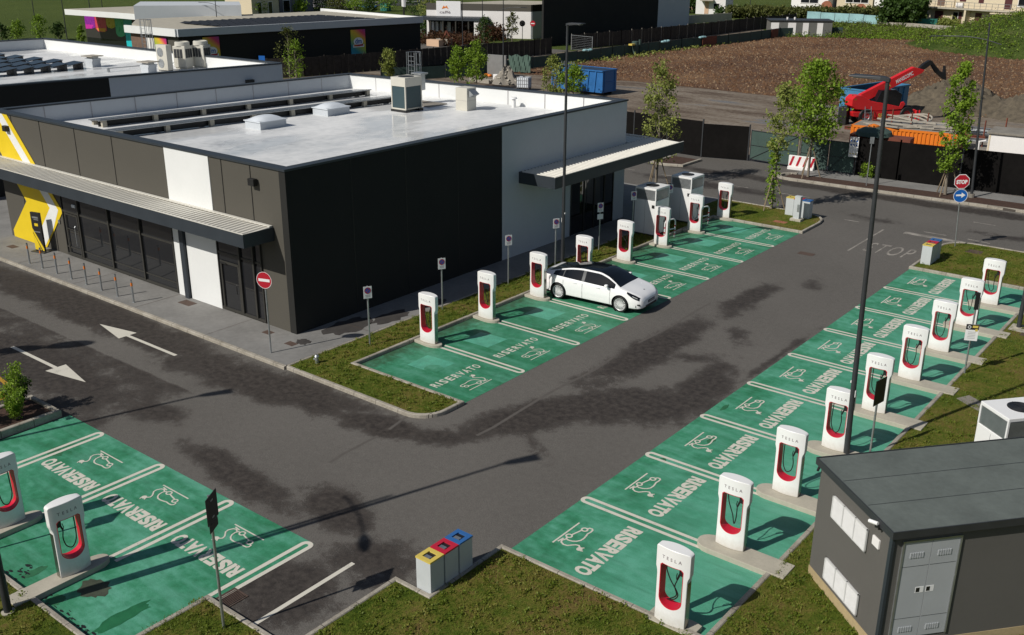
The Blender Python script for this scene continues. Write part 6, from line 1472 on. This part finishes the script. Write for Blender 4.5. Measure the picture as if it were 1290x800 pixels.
# ---------------------------------------------------------------- cafe and black warehouse
cf=thing('cafe_building','bright white cafe with grey roof band, sign board and dark terrace roof','building',(0,0,0))
C0=(-85.4,111.8); C1=(-101,105.0); C2=(-83.9,128)
wallpts(MB(),C1,C0,.3,0,4.05).build('front_wall',M_HWHT,cf); wallpts(MB(),C0,C2,.3,0,4.05).build('side_wall',M_GWALL,cf)
wallpts(MB(),C1,C0,.34,4.05,5.05).build('roof_band',M_TAUPE,cf); wallpts(MB(),C0,C2,.34,4.05,5.05).build('roof_band',M_DARKW,cf)
MB().prism([C1,C0,C2,(-98,122)],4.7,4.9).build('roof',M_CONC,cf)
def cq(t_,off=0): 
    q=lerp2(C1,C0,t_); return (q[0]+.40*off,q[1]-.92*off)
sg=wallpts(MB(),cq(.10,.25),cq(.335,.25),.1,2.9,5.4).build('sign_board',M_SWHT,cf)
g_=fit(text_geo('caffè',1,.01,1,1),1.8,.42); dx,dy=.9165,.3995
q0=cq(.185,.33); MB().add([(q0[0]+v[0]*dx,q0[1]+v[0]*dy,3.75+v[1]) for v in g_[0]],g_[1]).build('lettering',M_GREYTXT,sg)
MB().add([(q0[0]-.55*dx,q0[1]-.55*dy,4.2),(q0[0]-.2*dx,q0[1]-.2*dy,4.75),(q0[0],q0[1],4.5),(q0[0]+.25*dx,q0[1]+.25*dy,4.75),(q0[0]+.6*dx,q0[1]+.6*dy,4.2),(q0[0]+.15*dx,q0[1]+.15*dy,4.42)],[(0,1,2,5),(2,3,4,5)]).build('orange_mark',M_ORANGE,sg)
# dark terrace in front
tr_=[cq(.0,0.2),cq(.60,.2),cq(.60,4.2),cq(-.05,4.2)]
MB().prism(tr_,2.75,3.15).build('terrace_roof',M_FASCIA,cf); m_=MB()
for tt in (.0,.12,.24,.36,.48,.59): q=cq(tt,4.0); m_.box(q[0]-.1,q[0]+.1,q[1]-.1,q[1]+.1,0,2.75)
m_.build('terrace_post',M_FRAME,cf); wallpts(MB(),cq(.03,.5),cq(.58,.5),.1,.3,2.7).build('terrace_glazing',M_GLASS,cf); wallpts(MB(),cq(.53,3.9),cq(.6,3.9),.2,0,2.75).build('terrace_wall',M_HWHT,cf)
m_=MB()
for tt in (.06,.10,.15,.22): q=cq(tt,.60); m_.box(q[0]-.5,q[0]+.5,q[1]-.02,q[1]+.02,.9,2.3)
m_.build('pale_blind',M_GWALL,cf)
wh=thing('warehouse','tall black windowless warehouse with a pale blue grey end rising out of the picture','building',(0,0,0))
wallpts(MB(),(-76.2,102.5),(-76.0,133.5),.3,0,13).build('black_wall',M_DARKW,wh); wallpts(MB(),(-76.0,133.5),(-75.6,143.2),.31,0,13).build('pale_wall',M_GWALL,wh)
wallpts(MB(),(-75.6,143.2),(-100,144),.3,0,13).build('rear_wall',M_DARKW,wh); MB().prism([(-76.3,102.6),(-75.7,143),(-100,143.9),(-99,128),(-76.4,128)],12.8,12.95).build('roof',M_CONC,wh)
wallpts(MB(),(-76.2,128.4),(-99,128.2),.3,5.1,13).build('braced_glazing',M_GLASS,wh)
m_=MB()
for i in range(8):
    x=-77-2.9*i; m_.tube([(x,128.0,5.2),(x-1.5,128.0,7.4)],.08,4).tube([(x-1.5,128.0,5.2),(x,128.0,7.4)],.08,4).box(x+.3,x+.5,127.9,128.1,5.1,13)
m_.build('brace',M_GALV,wh)
MB().box(-75.85,-75.80,136.2,136.9,4.3,5.1).build('wall_hatch',M_GREYTXT,wh); MB().box(-75.83,-75.78,135.3,135.35,0,13).build('panel_joint',M_GREYTXT,wh)
# cafe signs
def farsign(label,px,py,zc,mat,r=.4,foot=None):
    c=at(px,py+0); t=thing('sign_post',label,'traffic sign',(c.x,c.y,0),R(25)); MB().tube([(0,0,0),(0,0,zc)],.05,6).build('pole',M_GALV,t); MB().lathe([(0,-.09),(r,-.09),(r,-.05),(0,-.05)],20,'y',(0,0,zc)).build('sign_face',mat,t)
    if mat is M_SRED: MB().box(-r*.7,r*.7,-.10,-.092,zc-.07,zc+.07).build('bar',M_SWHT,t)
farsign('round red no entry sign before the pale side of the cafe',671,50,2.4,M_SRED,.42)
farsign('round dark sign seen from behind in front of the white cafe wall',658,52,2.6,M_SBLK,.45)
# tall pylon sign
c=at(509,24); t=thing('pylon_sign','white square pylon sign on a dark post behind the discount store','sign',(c.x,c.y,0),R(-35)); z_=hpx((c.x,c.y),7); MB().box(-.2,.2,-.15,.15,0,z_).build('post',M_FRAME,t); MB().box(-1.1,1.1,-.2,.2,z_-.2,z_+2.4).build('panel',M_SWHT,t)
c=at(350.5,74); t=thing('parking_sign','small blue and white sign at the corner of the neighbouring roofline','traffic sign',(-75.5,52.5,0),R(25)); MB().tube([(0,0,0),(0,0,2.6)],.05,6).build('pole',M_GALV,t); o=MB().box(-.35,.35,-.08,-.04,1.75,2.65).build('sign_face',M_SBLU,t); MB().box(-.22,.22,-.09,-.082,1.82,2.15).build('white_field',M_SWHT,o)
# far lamp posts
FL=[(608,7,53,'curved arm street lamp rising behind the dark fence left of the white cafe wall',2.2,187),(634,0,100,'tall grey street lamp beside the rubble heap on the building site',2.2,10),(748.5,-30,40,'tall thin lamp pole in front of the black warehouse',2.2,187),
 (278,6,75,'curved arm street lamp in front of the first rainbow shop poster',2.4,187),(85,-20,52,'thin lamp pole at the left end of the white store canopy',2.2,187),(119,-40,54,'thin lamp pole before the rainbow glazing of the discount store',2.2,187),(46,-5,38,'curved arm street lamp on the far green meadow at the top left',3.2,187),(130,-60,18,'farthest thin pole on the meadow above the store canopy',2,187),(839,-30,34,'thin lamp pole beside the old concrete garden wall',2,187),(583,-20,60,'thin lamp pole crossing the left part of the white cafe sign',2,187)]
for (px,yt,yb,lab,L,an) in FL:
    c=at(px,yb); h_=min(11,hpx((c.x,c.y),max(yt,-25))); lamp_arm(lab,c.x,c.y,0,max(7.5,h_),R(an),L)
# far trees
TR=[(22,49,25,9,M_LEAF,.15,'round','bright young tree standing at the left end of the far meadow edge'),(52,52,18,8,M_LEAF,.15,'round','tall bright young tree beside the far curved lamp'),(74,50,32,8,M_LEAFD,.15,'round','dark young tree right of the far curved lamp'),(3,52,40,9,M_LEAFD,.15,'round','dark tree cut by the left edge of the picture'),
 (104,56,32,4,M_LEAF,.1,'column','narrow bright tree by the corner of the rainbow glazing'),(127,59,44,7,M_LEAFO,.1,'round','small olive bush like tree before the store glazing'),(247,78,31,17,M_LEAFO,.25,'round','wide olive tree between the two rainbow shop posters'),(306,82,41,9,M_LEAF,.2,'column','thin bright tree against the black store wall'),
 (345,88,40,10,M_LEAFO,.2,'column','olive tree left of the bright pair at the neighbouring roof corner'),(366,102,33,16,M_LEAFO,.15,'column','taller tree of the pair behind the neighbouring roof corner'),(374,104,50,14,M_LEAF,.1,'column','bright tree in front of the pair behind the neighbouring roof corner'),
 (409,74,34,13,M_LEAFD,.18,'column','dim columnar tree before the black store wall left of the second poster'),(470,72,22,10,M_LEAFD,.2,'column','dim columnar tree right of the second store poster'),(521,64,27,11,M_LEAFD,.2,'round','dark tree at the right corner of the discount store'),
 (490,104,62,10,M_LEAFP,.2,'round','sparse pale tree behind the caged roof ladder'),(577,112,60,12,M_LEAF,.2,'column','bright tree left of its taller neighbour behind the shop parapet'),(600,113,51,15,M_LEAF,.1,'column','taller bright tree of the pair behind the shop parapet'),
 (645,53,16,8,M_LEAFO,.3,'column','thin pale tree before the white cafe wall'),(610,56,22,11,M_LEAFD,.1,'column','dark columnar tree before the cafe terrace'),(539,42,-8,14,M_LEAFP,.3,'round','tall loose pale tree between the store and the cafe'),(553,30,-4,13,M_LEAF,.3,'round','bright tree beyond the left end of the cafe'),
 (698,122,72,15,M_LEAFP,.1,'column','pale feathery tree left of the blue skip'),(722,125,84,16,M_LEAF,.3,'round','leafy branching tree in front of the blue skip'),
 (448,14,1,14,M_LEAF,.2,'round','bright tree beyond the discount store roof, left of the pylon sign'),(488,14,-6,15,M_LEAF,.2,'round','bright tree beyond the store roof beside the pylon sign'),(520,20,-4,14,M_LEAFD,.2,'round','dark tree beyond the store roof right of the pylon sign'),(403,13,-4,24,M_LEAFD,.1,'round','broad dark tree beyond the discount store roof'),(425,14,0,16,M_LEAFO,.1,'round','olive tree beyond the discount store roof'),
 (325,18,2,12,M_LEAF,.1,'round','bright tree before the pale houses at the top left'),(378,16,4,10,M_LEAF,.1,'round','small bright tree left of the broad dark tree beyond the store'),(466,16,4,9,M_LEAFD,.1,'round','small dark tree between two bright ones beyond the store roof')]
for i,(px,yb,yt,wpx,mt,bs,sh,lab) in enumerate(TR):
    c=at(px,yb); dist=(c-Vector((CX,CY,CZ))).length; m_px=dist/CF; h_=max(2.5,hpx((c.x,c.y),yt)); cr_=wpx*m_px
    lf=max(.22,m_px*2.0); tree(lab,(c.x,c.y),h_,cr_,mt,bs,sh,lf,46 if dist>110 else 62,20 if dist>110 else 32,40+i,z0=0)
# ---------------------------------------------------------------- houses and hedges at the top
def hedge(label,p0,p1,dep,h,mat,name='hedge',n=260,leaf=.5,per=18,seed=3,cat_='hedge'):
    g=random.Random(seed); cs=[]
    for i in range(n):
        q=lerp2(p0,p1,g.random()); dx,dy=p1[0]-p0[0],p1[1]-p0[1]; L=math.hypot(dx,dy); o_=g.uniform(-.5,.5)*dep; z=h*(g.random()**.6)*(1+.08*math.sin(q[0]*1.3))
        cs.append((q[0]-dy/L*o_,q[1]+dx/L*o_,z))
    o=leaf_cloud(name,cs,.35,per,leaf,mat,None,seed); tag(o,label,cat_); return o
P=lambda px,py:tuple(at(px,py)[:2])
hedge('long clipped brown green hedge before the cream houses',P(916,22),P(1108,23.5),3,1.7,M_LEAFO,n=800,leaf=.6,seed=5)
hedge('lower hedge behind the white house at the top',P(842,14),P(874,17),5,3.0,M_LEAFD,n=160,leaf=.6,seed=6)
hedge('dark green rounded bush mass left of the cream flats',P(1114,31),P(1160,33),8,4.6,M_LEAFD,'bush',n=520,leaf=.65,seed=7,cat_='bush')
hedge('yellow green clipped shrub before the cream flats',P(1182,33.5),P(1204,34.5),2,.95,M_LEAFP,'shrub',n=90,leaf=.4,seed=8,cat_='shrub')
hedge('small round dark bush by the white house door',P(902,20.5),P(909,20.5),2,1.6,M_LEAFD,'bush',n=40,leaf=.4,seed=9,cat_='bush')
hedge('reddish planted bed beside the cafe terrace',P(528,52),P(600,57),8,1.0,M_LEAFR,'planting_bed',n=160,leaf=.45,seed=10,cat_='shrubs')
hedge('reddish shrubs under the pale cafe tree',P(604,50),P(634,50),4,1.8,M_LEAFR,'planting_bed',n=90,leaf=.4,seed=13,cat_='shrubs')
hedge('low green hedge behind the store right corner',P(534,42),P(560,44),3,1.6,M_LEAFD,n=80,leaf=.45,seed=11)
for k,(px,py) in enumerate(((548,58),(560,57),(568,56))):
    c=at(px,py); m_=MB(); m_.box(c.x-1.2,c.x+1.2,c.y-.5,c.y+.5,0,.9); tag(m_.build('brick_pallet',(M_HPINK,M_KERB,M_CLAY)[k]),('pinkish brick pallet farthest left before the cafe terrace','pale brick pallet in the middle before the cafe terrace','terracotta pallet nearest the cafe terrace')[k],'pallet')
c=at(563,57); t=thing('red_cone_stand','red A shaped stand beside the brick pallets at the cafe','stand',(c.x,c.y,0),R(35)); MB().tube([(-.8,0,0),(0,0,2.0)],.14,6).tube([(.9,0,0.4),(0,0,2.0)],.14,6).build('legs',M_RUST,t)
fence('old concrete garden wall along the lane behind the black warehouse',[P(824,34.5),P(850,31),P(921,26.5)],1.5,M_CONC,'garden_wall',posts=6,th=.25,postmat=M_KERB,cat_='wall')
flat('lane',[P(824,37),P(925,29),P(925,27.5),P(824,35.2)],.0,M_PAVE)
fence('faded cyan sheeting fence in front of the clipped hedge',[P(1016,25.5),P(1106,31)],1.65,M_CYAN,'sheet_fence',posts=3,ragged=.05,cat_='fence')
fence('teal net fence panel beside the dark bush at the top right',[P(1152,33),P(1180,33.5)],1.35,M_TEAL,'net_fence',posts=3,cat_='fence')
fence('low old stone wall below the cream flats',[P(1106,32.5),P(1150,34.5),P(1216,39.5)],.7,M_KERB,'garden_wall',posts=8,th=.25,postmat=M_KERB,cat_='wall')
# grey sheds
sh=thing('shed_row','long grey metal shed with four white doors beyond the field','shed',(0,0,0)); p0=P(969,45.5); p1=P(1047,46.5)
L=seglen(p0,p1); an=math.atan2(p1[1]-p0[1],p1[0]-p0[0]); sh.location=(p0[0],p0[1],0); sh.rotation_euler=(0,0,an)
MB().box(0,L,0,4.5,0,2.35).build('wall',pm('shed_grey',(.13,.13,.12),.7),sh); MB().box(-.15,L+.15,-.15,4.65,2.35,2.5).build('roof',M_DKMET,sh)
for i,f_ in enumerate((.015,.29,.53,.76)): MB().box(L*f_,L*f_+(1.25 if i<2 else .9),-.06,-.003,.1,2.1).build('door',M_HWHT,sh)
for x in (.30,.42): MB().cyl(L*x,2,2.5,2.85,.15,n=8).build('vent_pipe',M_HWHT,sh)
def house(label,px0,py0,px1,py1,dep,h,mat,wins,name='house',roof=True,eave=.6,extra=None):
    p0,p1=P(px0,py0),P(px1,py1); L=seglen(p0,p1); an=math.atan2(p1[1]-p0[1],p1[0]-p0[0]); t=thing(name,label,'house',(p0[0],p0[1],0),an)
    MB().box(0,L,0,dep,0,h).build('wall',mat,t)
    for (u0,u1,z0,z1,m_) in wins:
        o=MB().box(L*u0,L*u1,-.05,-.003,z0,z1).build('window' if m_ is M_GLASS else 'door',m_,t); 
        if m_ is M_GLASS:
            f=MB().box(L*u0-.1,L*u1+.1,-.12,-.002,z0-.14,z0).box(L*u0-.1,L*u1+.1,-.08,-.002,z1,z1+.1); nn=max(1,int(L*(u1-u0)/1.6))
            for i in range(nn+1): x=L*u0+(L*(u1-u0))*i/nn; f.box(x-.05,x+.05,-.08,-.05,z0,z1)
            f.build('frame',M_HWHT,o)
    if roof:
        r_h=min(2.6,dep*.28); MB().add([(-eave,-eave,h),(L+eave,-eave,h),(L+eave,dep+eave,h),(-eave,dep+eave,h),(-eave,dep/2,h+r_h),(L+eave,dep/2,h+r_h)],[(0,3,2,1),(0,1,5,4),(2,3,4,5),(0,4,3),(1,2,5)]).build('roof',M_CLAY,t)
    else: MB().box(-.3,L+.3,-.3,dep+.3,h,h+.25).build('roof',M_CONC,t)
    return t,L
t,L=house('white detached house with a small porch beyond the concrete wall',876,17.5,913,18.5,9,6.2,M_HWHT,[(.30,.44,.1,2.6,M_HPINK),(.60,.8,1.0,2.2,M_GLASS),(.1,.25,3.9,5.2,M_GLASS),(.6,.8,3.9,5.2,M_GLASS)])
MB().box(L*.18,L*.62,-1.6,0,2.75,2.95).build('porch_roof',M_CONC,t); MB().box(0,L,-.02,0,3.0,3.7).build('pink_band',M_HPINK,t)
t,L=house('cream house with wide windows above the clipped hedge',996,12,1042,14,10,6.4,M_HWHT,[(.26,.74,1.6,3.2,M_GLASS),(.1,.3,4.2,5.6,M_GLASS)]); MB().lathe([(0,-.3),(1.3,-.3),(1.3,0),(0,0)],20,'y',(L*.98,0,.9)).build('arch',M_CLAY,t)
t,L=house('cream terraced house right of the arch, with a triple window',1053,13.5,1098,15.5,10,6.4,M_HCREAM,[(.25,.88,1.9,3.7,M_GLASS),(.3,.6,4.6,5.8,M_GLASS)]); MB().lathe([(0,-.3),(1.3,-.3),(1.3,0),(0,0)],20,'y',(L*.70,0,.4)).build('arch',M_CLAY,t)
house('bright white gable wall next to the triple window house',1100,16,1116,17,10,7.2,M_HWHT,[(.4,.6,4.5,5.6,M_GLASS)])
house('dark grey house behind the dark bush',1117,16,1160,18,11,6.4,M_HGREY,[(.2,.4,1.0,2.3,M_GLASS),(.62,.76,.1,2.6,M_GLASS)])
t,L=house('cream block of flats with long balcony and maroon doors at the top right',1167,30,1330,42,10,9.4,M_HCREAM,[(.06,.13,.05,2.5,M_MAROON),(.21,.255,.6,2.4,M_GLASS),(.258,.285,.05,2.5,M_MAROON),(.31,.345,.05,2.5,M_MAROON),(.39,.44,.05,2.5,M_MAROON),(.65,.70,.05,2.5,M_MAROON),
  (.07,.13,3.4,5.7,M_WPLANK),(.25,.30,4.3,5.7,M_MAROON),(.40,.44,4.2,5.7,M_MAROON),(.60,.655,3.4,5.7,M_MAROON),(.70,.76,4.0,5.7,M_GLASS),(.84,.90,3.4,5.7,M_MAROON)])
o=MB().box(-.3,L+.3,-1.5,0,2.95,3.2).build('balcony',M_CONC,t); f=MB(); n_=int(L/1.1)
for i in range(n_+1): f.box(L*i/n_-.03,L*i/n_+.03,-1.45,-1.40,3.2,4.2)
f.box(0,L,-1.46,-1.39,4.2,4.27).box(0,L,-1.46,-1.39,3.7,3.74).build('railing',M_GALV,o)
MB().box(L*.21,L*.215,-.3,0,0,9).box(L*.335,L*.35,-1.45,-.003,0,2.95).build('column',M_HCREAM,t)
MB().box(L*.235,L*.29,-.5,-.06,3.3,4.05).build('air_conditioner',M_HWHT,t); MB().box(L*.56,L*.9,-2.4,0,2.6,2.8).build('awning',M_HCREAM,t)
house('pale house with tall windows at the top left beyond the store roof',318,19,352,17,9,7,M_HCREAM,[(.2,.35,.1,2.4,M_GLASS),(.6,.75,.1,2.4,M_GLASS)])
house('grey row house beside the pale house at the top left',353,16,395,14,9,7,M_HGREY,[(.1,.3,.1,2.4,M_GLASS),(.5,.7,.1,2.4,M_GLASS)])
house('long grey house behind the trees above the discount store',396,9,560,6,10,6,M_HGREY,[(.1,.2,1,2.4,M_GLASS),(.4,.5,1,2.4,M_GLASS),(.7,.8,1,2.4,M_GLASS)])
house('long low house behind the lane at the top centre',826,10,872,12,9,6,M_HPINK,[(.3,.5,1,2.4,M_GLASS)])
t=thing('garden_tent','small white garden tent behind the clipped hedge','tent',(*P(945,7.5),0)); MB().lathe([(3,1.9),(1.6,3.0),(0,3.4)],16).build('tent_roof',M_HWHT,t,smooth=True); MB().cyl(0,0,0,3,.1,n=6).build('pole',M_GALV,t)
flat('rear_car_park',[P(310,30),P(560,18),P(565,45),P(520,52),P(400,45)],.0,M_ASPH)
for k,(px,py,mt,lab) in enumerate(((440,13,M_HGREY,'dark parked car beyond the store roof under the broad tree'),(462,12,M_BLUE,'blue parked car beyond the store roof'))):
    c=at(px,py); t=thing('distant_car',lab,'car',(c.x,c.y,0),R(40)); MB().add([(-2.2,-.85,.35),(2.2,-.85,.35),(2.2,.85,.35),(-2.2,.85,.35),(-2.2,-.85,.9),(2.2,-.85,.8),(2.2,.85,.8),(-2.2,.85,.9)],[(0,3,2,1),(4,5,6,7),(0,1,5,4),(1,2,6,5),(2,3,7,6),(3,0,4,7)]).build('body',mt,t,bevel=.12); MB().add([(-1.6,-.75,.88),(1.2,-.75,.82),(1.2,.75,.82),(-1.6,.75,.88),(-1.1,-.62,1.4),(.4,-.62,1.4),(.4,.62,1.4),(-1.1,.62,1.4)],[(4,5,6,7),(0,1,5,4),(1,2,6,5),(2,3,7,6),(3,0,4,7)]).build('cabin',M_CARGL,t,bevel=.05); w_=MB()
    for x in (-1.4,1.4):
        for y in (-.8,.8): w_.lathe([(0,-.1),(.33,-.1),(.33,.1),(0,.1)],16,'y',(x,y,.33))
    w_.build('wheels',M_BLACK,t)
c=at(486,14); tag(MB().box(c.x-1,c.x+1,c.y-.7,c.y+.7,0,1.6).build('green_bin',M_TEAL,bevel=.1),'bright green container beyond the discount store roof','container')
# overgrown mound and strip
vs=[];fs=[];n_=60; c=(-12.5,146.0)
g=random.Random(8)
for i in range(n_+1):
    for k in range(n_+1):
        u,v=(i/n_*2-1),(k/n_*2-1); rr=math.sqrt(u*u+v*v); x=c[0]+u*26; y=c[1]+v*18; z=6.3*max(0,1-rr**1.7)+(.35*math.sin(x*.9+y*.7)+.25*math.sin(x*1.9-y*1.2))*max(0,1-rr)+g.uniform(-.15,.15)*(rr<.95)
        vs.append((x,y,z-.05))
for i in range(n_):
    for k in range(n_): fs.append((i*(n_+1)+k,(i+1)*(n_+1)+k,(i+1)*(n_+1)+k+1,i*(n_+1)+k+1))
struct('mound',MB().add(vs,fs),M_RGRASS,smooth=True)
st_=[P(1034,47),P(1172,62),P(1172,36),P(1106,31),P(1020,27)]
flat('grass_strip',[P(985,46.5),P(1050,47.5),P(1177,51.5),P(1182,40),P(1106,33),P(1010,26),P(935,27)],.003,M_RGRASS)
cs=[]; g=random.Random(4)
for i in range(1500):
    a=g.uniform(0,6.283); rr=math.sqrt(g.random())*.97; u,v=rr*math.cos(a),rr*math.sin(a); cs.append((c[0]+u*26,c[1]+v*18,6.3*max(0,1-rr**1.7)+.05))
poly=[P(985,46.5),P(1050,47.5),P(1177,51.5),P(1182,40),P(1106,33),P(1052,31)]
k=0
while k<1500:
    x=g.uniform(-70,-25); y=g.uniform(135,190)
    if inside(x,y,poly): cs.append((x,y,.15)); k+=1
o=leaf_cloud('rough_grass',cs,.5,16,.27,M_LEAF,None,21,.4); o['kind']='stuff'; tag(o,'rough tall grass covering the mound and the strip beyond the field','grass')
cs=[cs[i] for i in range(0,len(cs),3)]; o=leaf_cloud('dry_grass',[(a,b_,z+.05) for a,b_,z in cs],.7,30,.26,M_LEAFO,None,22,.5); o['kind']='stuff'; tag(o,'paler dry grass among the tall grass of the mound','grass')
cs=[(g.uniform(-60.5,-58),g.uniform(84,140),.12) for i in range(160)]+[tuple(P(935+g.uniform(0,30),31+g.uniform(0,4)))+(.3,) for i in range(90)]
o=leaf_cloud('weeds',cs,.35,9,.35,M_LEAFP,None,23,.4); o['kind']='stuff'; tag(o,'straw coloured weeds along the net fence','weeds')
# planter shrubs
for k,(x,y,h_,w_) in enumerate(((-16.35,-3.75,1.65,.42),(-16.35,-4.9,1.2,.5),(-15.85,-4.0,1.1,.42),(-16.75,-3.4,1.2,.5),(-16.4,-5.9,1.2,.5))):
    lab=('tall leafy shrub at the tip of the left planter','shrub in the left planter behind the low front one','low shrub against the front kerb of the left planter','short shrub at the far kerb of the left planter','shrub cut by the left edge of the picture in the planter')[k]
    t=thing('shrub',lab,'shrub',(x,y,.15)); g=random.Random(60+k); cs=[];m_=MB()
    for i in range(16):
        a=g.uniform(0,6.28); r0=g.uniform(0,w_*.35); r1=r0+g.uniform(.05,w_*.8); hh=h_*g.uniform(.55,1); m_.tube([(0,0,0),(r0*math.cos(a),r0*math.sin(a),hh*.5),(r1*math.cos(a),r1*math.sin(a),hh)],.012,5,.004)
        for q in range(6): f=g.uniform(.2,1); cs.append((r1*f*math.cos(a),r1*f*math.sin(a),hh*f))
    m_.build('stems',M_BARK,t); leaf_cloud('foliage',cs,.055,26,.075,M_LEAF if k%2==0 else M_LEAFD,t,60+k)
t=thing('shrub','small green shrub at the foot of the black hoarding','shrub',(-8.4,46.2,.1)); leaf_cloud('foliage',[(r_.uniform(-.3,.3),r_.uniform(-.2,.2),r_.uniform(.1,.8)) for i in range(22)],.09,22,.13,M_LEAF,t,71); MB().tube([(0,0,0),(0,0,.7)],.02,5).build('stems',M_BARK,t)
# grass blades on the near lawns
def blades(name,polys,dens,label,seed):
    g=np.random.default_rng(seed); pts=[]
    for (x0,x1,y0,y1,poly) in polys:
        n=int((x1-x0)*(y1-y0)*dens); P_=np.stack([g.uniform(x0,x1,n),g.uniform(y0,y1,n)],1)
        px,py=P_[:,0],P_[:,1]; c_=np.zeros(n,bool); m=len(poly)
        for i in range(m):
            xa,ya=poly[i]; xb,yb=poly[(i+1)%m]
            if ya==yb: continue
            cond=((ya>py)!=(yb>py))&(px<(xb-xa)*(py-ya)/(yb-ya)+xa); c_^=cond
        pts.append(P_[c_])
    P_=np.concatenate(pts); n=len(P_); 
    f=np.sin(P_[:,0]*1.9+np.sin(P_[:,1]*1.3)*2)*np.sin(P_[:,1]*2.3+np.sin(P_[:,0]*.9)*2)
    keep=g.random(n)<(.55+.45*f); P_=P_[keep]; n=len(P_)
    h=g.uniform(.035,.085,n); a=g.uniform(0,6.283,n); w=g.uniform(.006,.013,n); t_=g.uniform(-.05,.05,(n,2))
    V_=np.zeros((n,3,3)); V_[:,0,:2]=P_+np.stack([np.cos(a),np.sin(a)],1)*w[:,None]; V_[:,1,:2]=P_-np.stack([np.cos(a),np.sin(a)],1)*w[:,None]; V_[:,2,:2]=P_+t_
    V_[:,0,2]=V_[:,1,2]=.098; V_[:,2,2]=.1+h
    me=bpy.data.meshes.new(name); me.vertices.add(3*n); me.vertices.foreach_set('co',V_.astype(np.float32).ravel()); me.loops.add(3*n); me.loops.foreach_set('vertex_index',np.arange(3*n,dtype=np.int32)); me.polygons.add(n)
    me.polygons.foreach_set('loop_start',np.arange(0,3*n,3,dtype=np.int32)); me.polygons.foreach_set('loop_total',np.full(n,3,dtype=np.int32)); me.materials.append(M_BLADE); me.update()
    ob=bpy.data.objects.new(name,me); COL.objects.link(ob); ob['kind']='stuff'; tag(ob,label,'grass')
nl=[(-4.1,-8.17),(-4.02,-5.75),(-1.1,-5.75),(-1.1,-2.64),(-.05,-2.64),(-.05,-.1),(5.44,-.1),(5.44,12),(11,12),(11,-12),(-12,-12),(-12,-8.2)]
blades('lawn_grass',[(-12,11,-10,12,nl)],650,'short patchy lawn grass in the foreground by the bays and the hut',1)
nl2=[(5.44,12),(5.44,29.2),(.1,29.2),(.1,33.3),(1.3,34.6),(16,34.9),(16,12)]
blades('lawn_grass',[(0,16,12,35,nl2)],260,'short lawn grass behind the right row of charging posts',2)
ip=isl[:14]+[(-12.8,31.72)]; ip2=[(-12.8,31.72)]+isl[13:]
blades('island_grass',[(-12.8,-6.3,4,32,ip),(-12.8,-6.3,31.7,35.3,ip2)],300,'short grass with brown patches on the shop island',3)

def tufts(name,poly,box,nc,label,seed):
    g=np.random.default_rng(seed); c=[]
    while len(c)<nc:
        x,y=g.uniform(box[0],box[1]),g.uniform(box[2],box[3])
        if inside(x,y,poly): c.append((x,y))
    o=leaf_cloud(name,[(x,y,.13) for x,y in c],.045,26,.055,M_BLADE,None,seed,.5); o['kind']='stuff'; tag(o,label,'grass')
tufts('lawn_tufts',nl,(-12,11,-10,12),2600,'taller tufts and weeds standing out of the foreground lawn',5)
tufts('lawn_tufts',nl2,(0,16,12,35),1600,'taller tufts and weeds in the lawn behind the right row',6)
tufts('island_tufts',ip,(-12.8,-6.3,4,32),800,'taller tufts in the grass strip of the shop island',7)
